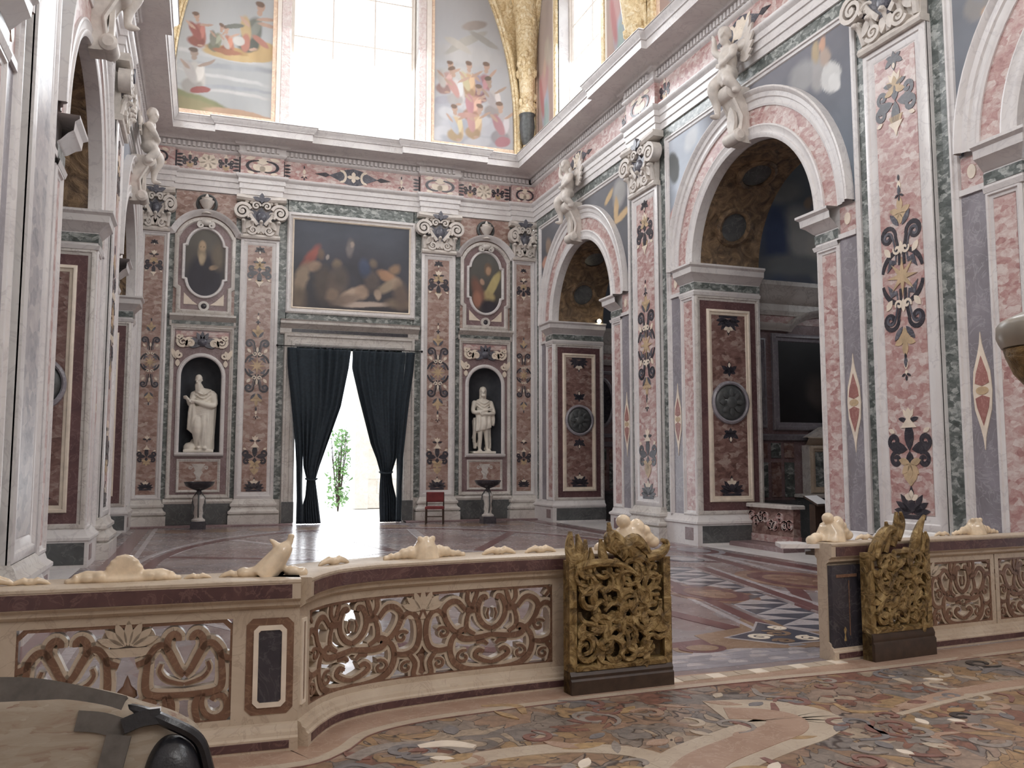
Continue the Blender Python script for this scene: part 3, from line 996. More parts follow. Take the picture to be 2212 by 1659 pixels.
M['velvetstone'] = marble('red_inlay_stone', (0.40, 0.19, 0.165), (0.32, 0.14, 0.125), (0.52, 0.30, 0.27), 4.0)

ROS = MB()
ROS.lathe([(0, 0.10), (0.10, 0.10), (0.14, 0.07), (0.16, 0.05), (0.30, 0.06), (0.36, 0.03), (0.38, 0.0)], 32)
for i in range(8):
    a = i * pi / 4
    ROS.ell((0.20 * cos(a), 0.20 * sin(a), 0.06), (0.11, 0.065, 0.05), (a, 'Z'), 1)
ROS = ROS.mesh('rosette_disc', M['bronze'])
RIMM = MB().lathe([(0.38, 0.0), (0.38, 0.05), (0.41, 0.07), (0.45, 0.05), (0.46, 0.0)], 32).mesh('rosette_rim', M['grey'])

for side, F, sg in (('right', FR, -1), ('left', FL, 1)):
    wall = walls[side]
    Xw = XR if side == 'right' else XL
    dirx = 1 if side == 'right' else -1       # towards the chapel
    # plinths that wrap each pier
    for i, p in enumerate(PILS):
        ya, yb = BAYS[i] - RA, (BAYS[i + 1] + RA if i + 1 < len(BAYS) else -2.0)
        pts = [(Xw + dirx * DJ, ya), (Xw, ya), (Xw, yb), (Xw + dirx * DJ, yb)]
        if side == 'left':
            pts = pts[::-1]
        MB().sweep(pts, DADO).build('plinth', M['white'], wall)
    pts = [(Xw, YB), (Xw, BAYS[0] + RA), (Xw + dirx * DJ, BAYS[0] + RA)]
    MB().sweep(pts if side == 'right' else pts[::-1], DADO).build('plinth', M['white'], wall)
    for bi, yc in enumerate(BAYS):
        uc = sg * yc
        # archivolt in three stones
        archivolt(MB(), uc, VS, RA, [(-0.001, -0.1), (0, 0.05), (0.05, 0.07), (0.09, 0.07), (0.10, 0.045), (0.20, 0.05), (0.22, 0.065), (0.25, 0.055), (0.26, -0.03)]).build('inner_archivolt', M['white'], wall, F)
        archivolt(MB(), uc, VS, RA + 0.25, [(0, 0.02), (0.33, 0.025)]).build('rose_archivolt', M['rose'], wall, F)
        archivolt(MB(), uc, VS, RA + 0.57, [(0, 0.0), (0, 0.05), (0.04, 0.06), (0.06, 0.05), (0.14, 0.06), (0.16, 0.09), (0.24, 0.10), (0.27, 0.14), (0.31, 0.16), (0.34, 0.15), (0.345, -0.03)]).build('outer_archivolt', M['white'], wall, F)
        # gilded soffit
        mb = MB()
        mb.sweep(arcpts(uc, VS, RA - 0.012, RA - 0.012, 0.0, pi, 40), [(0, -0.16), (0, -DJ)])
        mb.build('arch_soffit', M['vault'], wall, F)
        # tall frame round the bay, green border
        mb = MB()
        mb.sweep([(uc + 3.03, 0.6), (uc + 3.03, 8.97), (uc - 3.03, 8.97), (uc - 3.03, 0.6)], [(0, -0.02), (0, 0.035), (-0.03, 0.06), (-0.06, 0.06), (-0.07, 0.03), (-0.12, 0.025), (-0.14, -0.02)])
        mb.build('bay_frame', M['white'], wall, F)
        MB().box(uc - 3.3, uc - 3.0, 0.6, 9.25, -0.03, 0.0).build('green_strip', M['verde'], wall, F, smooth=False)
        MB().box(uc + 3.0, uc + 3.3, 0.6, 9.25, -0.03, 0.0).build('green_strip', M['verde'], wall, F, smooth=False)
        MB().box(uc - 3.0, uc + 3.0, 8.94, 9.25, -0.03, 0.0).build('green_strip', M['verde'], wall, F, smooth=False)
        for e in (1, -1):
            # front jamb pilaster with rose panel, grey panel beside it
            ua, ub = sorted((uc + e * 1.95, uc + e * 2.5))
            mb = MB()
            frame(mb, ua, ub, 0.6, 5.22, 0.12, -0.03, 0.035)
            mb.build('jamb_frame', M['white'], wall, F)
            MB().box(ua + 0.11, ub - 0.11, 0.7, 5.1, -0.03, 0.0).build('jamb_panel', M['rose'], wall, F, smooth=False)
            ga, gb = sorted((uc + e * 2.5, uc + e * 2.9))
            MB().box(ga, gb, 0.6, 5.3, -0.03, -0.005).build('grey_panel', M['grey'], wall, F, smooth=False)
            MB().box(ga + 0.02, gb - 0.02, 5.36, 5.8, -0.03, 0.0).build('impost_panel', M['rose'], wall, F, smooth=False)
            MB().box(ga, gb, 5.28, 5.36, -0.03, 0.03).build('panel_cap', M['white'], wall, F, smooth=False)
            if bi > 0 or e * sg < 0:
                spindle(wall, F, (ga + gb) / 2, 2.62, -0.004)
            # small mauve inset in the plinth
            MB().bbox(ua + 0.12, ub - 0.1, 0.1, 0.36, 0.06, 0.078).build('plinth_inset', M['mauve'], wall, F, smooth=False)
            MB().prism(ell_hole((ga + gb) / 2, 5.58, 0.07, 0.1, 12), 0, 0.012).build('impost_roundel', M['ivory'], wall, F, smooth=False)
            # impost moulding round the pier
            yj = yc + (RA if (e * sg > 0) else -RA)
            yf = yj + (0.55 if (e * sg > 0) else -0.55)
            pts = [(Xw, yf), (Xw, yj), (Xw + dirx * DJ, yj)]
            if (side == 'right') != (e * sg > 0):
                pts = pts[::-1]
            imp = MB().sweep(pts, IMP).build('impost', M['white'], wall)
            MB().sweep(pts, [(0.028, 5.32), (0.03, 5.47)]).build('impost_inlay', M['verde'], wall)
        # far jamb, the face that looks towards the choir
        x0 = Xw if side == 'right' else Xw - DJ
        J = Fface(x0, yc + RA)
        mb = MB()
        frame(mb, 0.0, DJ, 0.62, 5.22, 0.15, -0.03, 0.03)
        mb.build('jamb_frame', M['white2'], wall, J)
        MB().box(0.12, DJ - 0.12, 0.7, 5.1, -0.03, 0.006).build('jamb_border', M['wine'], wall, J, smooth=False)
        mb = MB()
        frame(mb, 0.27, DJ - 0.27, 0.88, 4.92, 0.13, -0.01, 0.055)
        mb.build('jamb_moulding', M['ivory'], wall, J)
        MB().box(0.38, DJ - 0.38, 1.0, 4.8, -0.02, 0.012).build('jamb_panel', M['darkrose'], wall, J, smooth=False)
        put(RIMM, 'rosette_rim', wall, J @ T(DJ / 2, 2.95, 0.012))
        put(ROS, 'rosette_disc', wall, J @ T(DJ / 2, 2.95, 0.012))
        lift('bud', DJ / 2, 3.66, 0.013, 0.3, wall, J)
        lift('bud', DJ / 2, 2.26, 0.013, 0.3, wall, J, -1)
        lift('palmette', DJ / 2, 1.22, 0.013, 0.3, wall, J)
        lift('palmette', DJ / 2, 4.58, 0.013, 0.3, wall, J, -1)
        MB().bbox(0.04, DJ + 0.02, 0.05, 0.4, 0.05, 0.085).build('dado_slab', M['dado'], wall, J, smooth=False)

# spandrel paintings over the arches
SKIN = (0.62, 0.44, 0.33)
SP = {('right', 0): [((0.10, 0.105, 0.12), (0.17, 0.17, 0.185)), [(0.90, 0.86, 0.06, 0.12, 0.3, (0.42, 0.41, 0.40), 0.5), (0.80, 0.90, 0.05, 0.03, 0.5, (0.58, 0.42, 0.24), 0.4), (0.93, 0.66, 0.07, 0.035, 0.15, (0.60, 0.43, 0.25), 0.35), (0.875, 0.74, 0.02, 0.11, 0.2, (0.60, 0.43, 0.25), 0.4), (0.06, 0.62, 0.035, 0.06, 0, (0.62, 0.36, 0.28), 0.4), (0.10, 0.78, 0.035, 0.1, 0.3, (0.33, 0.25, 0.2), 0.5)]],
      ('right', 1): [((0.15, 0.19, 0.23), (0.24, 0.24, 0.27)), [(0.80, 0.84, 0.07, 0.08, -0.2, (0.38, 0.38, 0.39), 0.5), (0.865, 0.80, 0.03, 0.10, 0.2, (0.44, 0.43, 0.43), 0.4), (0.912, 0.73, 0.050, 0.066, -1.0, (0.70, 0.70, 0.69), 0.12), (0.925, 0.69, 0.034, 0.035, -1.0, (0.80, 0.80, 0.79), 0.2), (0.90, 0.86, 0.022, 0.05, 0.3, (0.52, 0.42, 0.36), 0.5), (0.895, 0.93, 0.014, 0.035, 0, (0.60, 0.38, 0.28), 0.4), (0.862, 0.92, 0.017, 0.055, 0, (0.46, 0.37, 0.25), 0.5), (0.13, 0.75, 0.14, 0.5, 0.1, (0.62, 0.68, 0.76), 0.6), (0.16, 0.9, 0.05, 0.06, 0.5, (0.8, 0.84, 0.88), 0.6), (0.02, 0.78, 0.04, 0.11, 0, (0.17, 0.18, 0.18), 0.25), (0.035, 0.42, 0.025, 0.06, 0, (0.55, 0.3, 0.25), 0.4)]]}
for side, F, sg in (('right', FR, -1), ('left', FL, 1)):
    for bi, yc in enumerate(BAYS):
        base, ops = SP.get((side, bi), [((0.15, 0.17, 0.2), (0.26, 0.27, 0.3)), fig(0.09, 0.6, 0.4, 0.52, (0.48, 0.46, 0.45), SKIN, -0.2, (0.3, 0.33, 0.4)) + fig(0.91, 0.58, 0.42, 0.52, (0.45, 0.36, 0.30), SKIN, 0.2)])
        uc = sg * yc
        canvas('spandrel_painting', uc - 2.9, uc + 2.9, VS, 8.85, base[0:1] + base[1:2], ops, walls[side], F,
               lambda u, v, uc=uc: (u - uc) ** 2 + (v - VS) ** 2 > 2.78 ** 2, 0.04, -0.004, 'fresco', 11 + bi)

# ------------------------------------------------------------------ back wall: two niche bays and the door bay
WB = wall_back
for bay, uc in enumerate((-0.07, 8.06)):
    hw = 0.90
    # green ground, then the mauve aedicule slab with the arched niche
    MB().box(uc - 0.93, uc - 0.80, 0.7, 9.25, -0.04, 0.0).build('green_strip', M['verde'], WB, FB, smooth=False)
    MB().box(uc + 0.80, uc + 0.93, 0.7, 9.25, -0.04, 0.0).build('green_strip', M['verde'], WB, FB, smooth=False)
    mb = MB()
    plate(mb, rect(uc - 0.82, uc + 0.82, 0.7, 5.5), [arch_hole(uc, 0.52, 1.98, 4.06)], -0.05, 0.01)
    mb.build('niche_slab', M['mauve'], WB, FB, smooth=False)
    mb = MB()
    frame(mb, uc - 0.82, uc + 0.82, 0.74, 5.42, 0.11, 0.0, 0.06)
    mb.build('niche_frame', M['white2'], WB, FB)
    path = [(uc - 0.52, 1.98), (uc + 0.52, 1.98)] + arcpts(uc, 4.06, 0.52, 0.52, 0, pi, 24)
    MB().sweep(path, [(0.0, -0.05), (0, 0.05), (0.03, 0.075), (0.07, 0.075), (0.09, 0.05), (0.105, 0.05), (0.11, 0.0)], True).build('niche_surround', M['white'], WB, FB)
    # recess: half cylinder and quarter dome
    mb = MB()
    nh, nv = 16, 10
    vs = []
    rows = [1.98 + 2.08 * j / 4 for j in range(5)]
    for v in rows:
        for i in range(nh + 1):
            a = pi * i / nh
            vs.append((uc + 0.52 * cos(a), v, -0.55 * sin(a)))
    for j in range(1, nv + 1):
        e = pi / 2 * j / nv
        for i in range(nh + 1):
            a = pi * i / nh
            vs.append((uc + 0.52 * cos(a) * cos(e), 4.06 + 0.52 * sin(e), -0.55 * sin(a) * cos(e)))
    nr = 5 + nv
    fs = [(j * (nh + 1) + i, j * (nh + 1) + i + 1, (j + 1) * (nh + 1) + i + 1, (j + 1) * (nh + 1) + i) for j in range(nr - 1) for i in range(nh)]
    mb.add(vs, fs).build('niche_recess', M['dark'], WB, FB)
    MB().prism([(uc + 0.54 * cos(pi * i / 12), -0.57 * sin(pi * i / 12)) for i in range(13)], 1.9, 1.985).xf(Matrix(((1, 0, 0, 0), (0, 0, 1, 0), (0, 1, 0, 0), (0, 0, 0, 1)))).build('niche_floor', M['white2'], WB, FB, smooth=False)
    MB().sweep([(uc - 0.62, 0), (uc + 0.62, 0)], [(0.0, 1.88), (0.10, 1.88), (0.14, 1.92), (0.14, 1.97), (0.0, 1.98)]).xf(Matrix(((1, 0, 0, 0), (0, 0, 1, 0), (0, -1, 0, 0), (0, 0, 0, 1)))).build('niche_sill', M['white'], WB, FB)
    # panel with an inlaid urn below the niche
    mb = MB()
    frame(mb, uc - 0.56, uc + 0.56, 0.9, 1.8, 0.08, 0.0, 0.045)
    mb.build('urn_frame', M['white2'], WB, FB)
    MB().box(uc - 0.5, uc + 0.5, 0.96, 1.74, 0.0, 0.018).build('urn_panel', M['brown'], WB, FB, smooth=False)
    lift('urn', uc, 1.4, 0.02, 0.36, WB, FB)
    # cream scrollwork in the corners above the niche, dark crest between
    for s_ in (1, -1):
        mb = MB()
        for cx, cy, r, tr, a0, d in ((0.50, 4.98, 0.15, 1.6, 0.5, -1), (0.58, 4.62, 0.10, 1.4, 1.5, -1), (0.30, 4.94, 0.12, 1.4, -0.6, 1), (0.60, 5.12, 0.08, 1.3, 2.5, 1)):
            sp = [(uc + s_ * (cx + x), cy + y) for x, y in spir2(0, 0, r, tr, a0, d, 18)]
            mb.ribbon(sp, 0.07, 0.0, 0.09, [1 - 0.5 * i / 18 for i in range(19)])
        for cx, cy, an, L in ((0.66, 4.5, 1.2, 0.32), (0.45, 4.85, 2.6, 0.3), (0.62, 4.3, 1.6, 0.2), (0.2, 5.05, 0.1, 0.25)):
            mb.prism([(uc + s_ * (x), y) for x, y in leaf(cx, cy, L, 0.06, an)], 0.0, 0.07)
        mb.build('scrollwork', M['ivory'], WB, FB)
    mb = MB()
    mb.ell((uc, 4.98, 0.05), (0.14, 0.12, 0.09), n=2)
    for a in (0.4, 1.1, 1.57, 2.04, 2.74, 3.5, -0.36):
        mb.prism(leaf(uc, 4.95, 0.34, 0.06, a), 0.0, 0.08)
    mb.build('niche_crest', M['lapis'], WB, FB)
    MB().box(uc - 0.68, uc + 0.68, 5.14, 5.28, 0.0, 0.02).build('rose_band', M['rose'], WB, FB, smooth=False)
    # ledge
    LG = Matrix(((1, 0, 0, 0), (0, 0, 1, 0), (0, -1, 0, 0), (0, 0, 0, 1)))
    MB().sweep([(uc - 0.86, 0.0), (uc + 0.86, 0.0)], [(0, 5.42), (0.05, 5.42), (0.06, 5.46), (0.03, 5.47), (0.03, 5.57), (0.07, 5.59), (0.13, 5.65), (0.2, 5.68), (0.2, 5.74), (0.0, 5.76)], False, False).xf(LG).build('ledge', M['white2'], WB, FB)
    MB().box(uc - 0.8, uc + 0.8, 5.475, 5.565, 0.02, 0.038).build('ledge_inlay', M['verde'], WB, FB, smooth=False)
    # upper aedicule: mauve field, stepped outer frame with a segmental top, eared oval frame
    MB().box(uc - 0.80, uc + 0.80, 5.74, 9.2, -0.04, 0.0).build('rose_field', M['brown'], WB, FB, smooth=False)
    top = arcpts(uc, 7.66, 0.80, 0.80, 0.38, pi - 0.38, 20)
    out = [(uc - 0.70, 5.78), (uc + 0.70, 5.78), (uc + 0.70, 6.45), (uc + 0.78, 6.5), (uc + 0.78, 7.95)] + top + [(uc - 0.78, 7.95), (uc - 0.78, 6.5), (uc - 0.70, 6.45)]
    mb = MB()
    plate(mb, out, [], -0.02, 0.035)
    mb.build('portrait_slab', M['mauve'], WB, FB, smooth=False)
    MB().sweep(out, [(0.02, 0), (0.02, 0.07), (-0.02, 0.10), (-0.07, 0.10), (-0.09, 0.07), (-0.10, 0.03)], True).build('portrait_outer_frame', M['white2'], WB, FB)
    mb = MB()
    mb.sweep([(uc - 0.95, 7.93), (uc - 0.80, 7.96)] + arcpts(uc, 7.60, 0.86, 0.92, pi - 0.42, 0.42, 20) + [(uc + 0.80, 7.96), (uc + 0.95, 7.93)], [(0.0, 0.0), (0.0, 0.08), (-0.05, 0.12), (-0.10, 0.20), (-0.15, 0.22), (-0.16, 0.0)])
    mb.build('pediment', M['white'], WB, FB)
    ov = arcpts(uc, 7.62, 0.49, 0.55, 0.12, pi - 0.12, 18) + [(uc - 0.56, 7.66), (uc - 0.56, 6.74)] + arcpts(uc, 6.78, 0.49, 0.55, pi + 0.12, 2 * pi - 0.12, 18) + [(uc + 0.56, 6.74), (uc + 0.56, 7.66)]
    MB().sweep(ov, [(0.04, 0.03), (0.04, 0.07), (0.02, 0.10), (-0.02, 0.10), (-0.04, 0.07), (-0.05, 0.03)], True).build('portrait_frame', M['white'], WB, FB)
    for s_ in (1, -1):
        MB().prism([(uc + s_ * 0.16, 6.02), (uc + s_ * 0.52, 6.02), (uc + s_ * 0.52, 6.34), (uc + s_ * 0.3, 6.12)], 0.03, 0.05).build('corner_inlay', M['ivory'], WB, FB, smooth=False)
    MB().lathe([(0.0, 0.06), (0.07, 0.06), (0.08, 0.09), (0.14, 0.09), (0.15, 0.03)], 20).build('roundel', M['white2'], WB, FB @ T(uc, 5.98, 0))
    MB().lathe([(0.0, 0.085), (0.05, 0.08), (0.08, 0.06)], 16).build('roundel_boss', M['ink'], WB, FB @ T(uc, 5.98, 0))
    mb = MB()
    for s_ in (1, -1):
        sp = [(uc + s_ * (0.14 + x), 8.24 + y) for x, y in spir2(0, 0, 0.09, 1.4, pi / 2, -1, 16)]
        mb.ribbon(sp, 0.05, 0.05, 0.15)
    mb.ell((uc, 8.32, 0.1), (0.16, 0.1, 0.09), n=2)
    mb.build('keystone_shell', M['white2'], WB, FB)
    # urn in a wreath above
    MB().lathe([(0.20, 0.0), (0.20, 0.07), (0.24, 0.10), (0.28, 0.07), (0.29, 0.0)], 28).build('wreath', M['bronze'], WB, FB @ T(uc, 8.86, 0))
    u_ = MB().lathe([(0.0, -0.26), (0.13, -0.26), (0.06, -0.2), (0.05, -0.14), (0.13, -0.06), (0.19, 0.06), (0.2, 0.1), (0.13, 0.13), (0.15, 0.18), (0.06, 0.2), (0.03, 0.28), (0.0, 0.32)], 18)
    u_.xf(Matrix(((1, 0, 0, 0), (0, 0, 1, 0), (0, 1, 0, 0), (0, 0, 0, 1)))).build('urn', M['putto'], WB, FB @ T(uc, 8.82, 0.13))

P_OLD = [((0.035, 0.03, 0.04), (0.14, 0.13, 0.11)), [(0.5, 0.25, 0.42, 0.38, 0.0, (0.03, 0.028, 0.04), 0.35), (0.42, 0.62, 0.10, 0.11, 0.1, (0.30, 0.24, 0.17), 0.5), (0.43, 0.73, 0.09, 0.07, 0.1, (0.45, 0.33, 0.22), 0.5), (0.42, 0.55, 0.07, 0.08, 0, (0.42, 0.33, 0.22), 0.6), (0.47, 0.72, 0.012, 0.008, 0, (0.1, 0.07, 0.05), 0.5), (0.39, 0.72, 0.012, 0.008, 0, (0.1, 0.07, 0.05), 0.5), (0.70, 0.44, 0.11, 0.035, 0.3, (0.42, 0.30, 0.2), 0.5), (0.8, 0.6, 0.14, 0.18, 0, (0.16, 0.13, 0.1), 0.8)]]
P_YOUNG = [((0.06, 0.05, 0.045), (0.12, 0.12, 0.11)), [(0.72, 0.48, 0.12, 0.24, -0.5, (0.50, 0.42, 0.20), 0.35), (0.60, 0.30, 0.15, 0.10, 0.8, (0.45, 0.36, 0.18), 0.5), (0.58, 0.72, 0.12, 0.10, 0.0, (0.16, 0.11, 0.08), 0.4), (0.6, 0.7, 0.08, 0.065, 0, (0.40, 0.26, 0.17), 0.5), (0.28, 0.38, 0.16, 0.2, 0.4, (0.20, 0.10, 0.075), 0.6), (0.25, 0.25, 0.14, 0.12, 0, (0.33, 0.16, 0.11), 0.6), (0.62, 0.12, 0.25, 0.14, 0, (0.035, 0.03, 0.04), 0.5), (0.4, 0.52, 0.06, 0.05, 0.5, (0.42, 0.28, 0.2), 0.5)]]
for uc, pt, lb in ((-0.07, P_OLD, 'oval portrait of a bearded man in dark robes, left of the curtained door'), (8.06, P_YOUNG, 'oval painting of a half-bare seated figure with yellow drapery, right of the door')):
    ovk = lambda u, v, uc=uc: abs(u - uc) < 0.545 and ((u - uc) / 0.53) ** 2 + ((v - min(max(v, 6.78), 7.62)) / 0.585) ** 2 < 1.0
    o = canvas('oval_portrait', uc - 0.55, uc + 0.55, 6.18, 8.2, pt[0][0:1] + pt[0][1:2], pt[1], None, FB, ovk, 0.02, 0.045, 'paint', 21 + int(uc))
    tag(o, lb, 'painting')

# door bay
MB().box(1.90, 2.14, 0.7, 9.25, -0.04, 0.0).build('green_strip', M['verde'], WB, FB, smooth=False)
MB().box(5.80, 6.04, 0.7, 9.25, -0.04, 0.0).build('green_strip', M['verde'], WB, FB, smooth=False)
MB().box(2.12, 5.82, 5.7, 9.25, -0.04, 0.0).build('green_ground', M['verde'], WB, FB, smooth=False)
LG = Matrix(((1, 0, 0, 0), (0, 0, 1, 0), (0, -1, 0, 0), (0, 0, 0, 1)))
dr = [(2.45, 0.0), (2.45, 5.0), (5.5, 5.0), (5.5, 0.0)]
door1 = MB().sweep(dr[::-1], [(0.0, -0.6), (0.0, 0.03), (0.05, 0.05), (0.06, 0.09), (0.14, 0.10), (0.15, 0.06), (0.26, 0.07), (0.28, 0.12), (0.34, 0.13), (0.36, 0.0)]).build('door_1', M['white2'], M=FB, kind='structure')
MB().box(2.12, 2.45, 0.05, 0.62, 0.0, 0.14).build('door_plinth', M['dado'], door1, smooth=False)
MB().box(5.50, 5.83, 0.05, 0.62, 0.0, 0.14).build('door_plinth', M['dado'], door1, smooth=False)
MB().sweep([(1.98, 0), (5.97, 0)], [(0, 5.33), (0.06, 5.33), (0.08, 5.37), (0.05, 5.385), (0.05, 5.50), (0.09, 5.52), (0.15, 5.58), (0.24, 5.62), (0.24, 5.69), (0.28, 5.73), (0.0, 5.76)]).xf(LG).build('door_cornice', M['white2'], door1)
MB().box(2.3, 5.65, 5.395, 5.49, 0.03, 0.06).build('door_frieze', M['ink'], door1, smooth=False)
pic = thing('large_painting', 'large dark canvas of many figures in a white marble frame above the curtained door', 'painting', (3.985, YB, 6.0))
o = MB()
frame(o, -1.87, 1.87, -0.06, 2.86, 0.2, -0.02, 0.12)
FP = Matrix(((1, 0, 0, 0), (0, 0, -1, 0), (0, 1, 0, 0), (0, 0, 0, 1)))
o.build('marble_frame', M['white'], pic, FP)
o = MB()
frame(o, -1.72, 1.72, 0.08, 2.70, 0.05, 0.03, 0.09)
o.build('inner_frame', M['ivory'], pic, FP)
canvas('canvas', -1.70, 1.70, 0.1, 2.68, ((0.035, 0.03, 0.035), (0.075, 0.085, 0.11)),
       [(0.5, 0.45, 0.3, 0.3, 0, (0.05, 0.05, 0.065), 0.8), (0.14, 0.60, 0.04, 0.14, -0.6, (0.27, 0.085, 0.07), 0.8), (0.08, 0.32, 0.05, 0.20, -0.2, (0.33, 0.25, 0.18), 0.6), (0.17, 0.48, 0.05, 0.07, 0.5, (0.36, 0.25, 0.18), 0.6),
        (0.26, 0.28, 0.08, 0.2, 0.2, (0.10, 0.08, 0.07), 0.7), (0.36, 0.26, 0.07, 0.16, 0, (0.16, 0.12, 0.10), 0.7), (0.47, 0.72, 0.035, 0.10, 0, (0.16, 0.14, 0.14), 0.7), (0.485, 0.76, 0.018, 0.035, 0, (0.32, 0.26, 0.22), 0.6),
        (0.50, 0.18, 0.10, 0.07, 0.5, (0.48, 0.36, 0.27), 0.5), (0.58, 0.22, 0.06, 0.08, -0.2, (0.42, 0.30, 0.22), 0.5), (0.60, 0.085, 0.22, 0.03, 0.05, (0.45, 0.36, 0.30), 0.5), (0.79, 0.42, 0.09, 0.06, -0.4, (0.40, 0.23, 0.14), 0.5),
        (0.80, 0.30, 0.10, 0.06, 0.5, (0.36, 0.28, 0.2), 0.6), (0.88, 0.34, 0.05, 0.08, 0, (0.38, 0.28, 0.2), 0.6), (0.66, 0.35, 0.06, 0.12, 0.2, (0.14, 0.11, 0.1), 0.7), (0.60, 0.5, 0.05, 0.10, 0, (0.06, 0.08, 0.14), 0.7),
        (0.28, 0.58, 0.015, 0.03, 0, (0.3, 0.26, 0.24), 0.6), (0.9, 0.12, 0.1, 0.05, 0, (0.2, 0.15, 0.11), 0.8), (0.33, 0.15, 0.05, 0.06, 0, (0.28, 0.2, 0.15), 0.7), (0.72, 0.2, 0.03, 0.06, 0.3, (0.44, 0.33, 0.25), 0.5)] + [(0.22, 0.62, 0.03, 0.06, 0.2, (0.13, 0.09, 0.07), 0.9), (0.36, 0.50, 0.035, 0.06, 0, (0.20, 0.15, 0.11), 0.9), (0.40, 0.36, 0.06, 0.12, 0.2, (0.11, 0.09, 0.08), 0.9), (0.68, 0.56, 0.03, 0.05, 0, (0.17, 0.13, 0.10), 0.9), (0.86, 0.5, 0.05, 0.05, 0.3, (0.26, 0.17, 0.11), 0.8), (0.92, 0.22, 0.06, 0.14, 0.1, (0.15, 0.11, 0.09), 0.9), (0.45, 0.12, 0.12, 0.05, 0.3, (0.26, 0.19, 0.15), 0.8), (0.06, 0.12, 0.06, 0.12, 0, (0.16, 0.12, 0.09), 0.9)],
       pic, FP, None, 0.022, 0.04, 'paint', 31, 0.5)

# dark dado slabs between the pilaster bases, low step all round
for a, b in ((-0.94, 0.84), (7.12, 8.9)):
    MB().bbox(a, b, 0.04, 0.62, -0.02, 0.05).build('dado_slab', M['dado'], WB, FB, smooth=False)
    MB().sweep([(a, 0), (b, 0)], [(0, 0.6), (0.05, 0.6), (0.07, 0.66), (0.04, 0.72), (0, 0.74)]).xf(LG).build('dado_cap', M['white2'], WB, FB)
for a, b, nm in ((XL, 2.40, 'baseboard_back'), (5.55, XR, 'baseboard_back')):
    MB().sweep([(a, YB), (b, YB)], [(0.0, 0.0), (0.52, 0.0), (0.52, 0.028), (0.50, 0.04), (0, 0.04)]).build(nm, M['mauve'], kind='structure')

# ------------------------------------------------------------------ attic: lunettes with frescoes, gilded ribs, corner pendentives
for u0, u1 in ((XL, 2.1), (5.9, XR)):
    MB().box(u0, u1, 11.0, 11.5, -0.05, 0.03).build('attic_band', M['plaster'], WB, FB, smooth=False)
for u0, u1, e in ((-1.02, 1.64, 1), (6.36, 8.98, -1)):
    pass
ARCB = lambda v: 5.07 * sqrt(max(0.0, 1 - (max(0, v - 12.0) / 7.8) ** 2))
R1_, R2_ = 7.0 / 2.58, 7.05 / 2.6
SK2 = (0.68, 0.48, 0.38)
F1 = [((0.60, 0.61, 0.61), (0.66, 0.67, 0.68)), [(0.5, 0.20, 0.8, 0.012, 0.05, (0.50, 0.52, 0.54), 0.8), (0.6, 0.15, 0.5, 0.008, -0.05, (0.74, 0.74, 0.73), 0.8), (0.55, 0.11, 0.5, 0.008, 0.05, (0.50, 0.52, 0.55), 0.8), (0.7, 0.09, 0.4, 0.007, 0.0, (0.76, 0.75, 0.73), 0.8), (0.5, 0.24, 0.6, 0.01, -0.04, (0.74, 0.74, 0.74), 0.9),
       (0.10, 0.00, 0.62, 0.075, -0.22, (0.33, 0.34, 0.20), 0.12), (0.3, 0.0, 0.4, 0.035, -0.3, (0.40, 0.36, 0.22), 0.3), (0.72, 0.0, 0.42, 0.02, -0.05, (0.66, 0.46, 0.33), 0.25),
       (0.62, 0.262, 0.38, 0.030, 0.0, (0.72, 0.54, 0.30), 0.12), (0.60, 0.278, 0.36, 0.016, -0.02, (0.60, 0.42, 0.22), 0.25), (0.88, 0.285, 0.16, 0.04, 0.35, (0.72, 0.52, 0.28), 0.18)]
      + fig(0.20, 0.075, 0.20, R1_, (0.68, 0.65, 0.61), (0.50, 0.40, 0.34), 0.1, (0.60, 0.57, 0.55)) + [(0.25, 0.085, 0.10, 0.014, 0.25, (0.40, 0.16, 0.15), 0.2)]
      + fig(0.20, 0.275, 0.15, R1_, (0.52, 0.24, 0.20), SK2, 0.1, (0.42, 0.18, 0.16), 0.2) + fig(0.38, 0.265, 0.13, R1_, (0.42, 0.43, 0.33), SK2, -0.3, (0.36, 0.36, 0.3), 0.8) + fig(0.52, 0.26, 0.13, R1_, (0.60, 0.30, 0.22), SK2, 0.1, (0.66, 0.62, 0.58))
      + fig(0.76, 0.29, 0.22, R1_, (0.27, 0.28, 0.25), SK2, -0.25, (0.66, 0.50, 0.30), 0.1) + [(0.58, 0.385, 0.10, 0.010, 0.25, (0.27, 0.28, 0.25), 0.25), (0.92, 0.40, 0.10, 0.008, -0.15, SK2, 0.3), (0.86, 0.33, 0.11, 0.012, -0.7, (0.60, 0.31, 0.25), 0.3), (0.70, 0.32, 0.05, 0.04, -0.1, (0.60, 0.30, 0.24), 0.3), (0.50, 0.27, 0.16, 0.012, 0.0, (0.50, 0.26, 0.18), 0.3), (0.63, 0.325, 0.06, 0.02, 0.0, (0.76, 0.74, 0.70), 0.3)]]
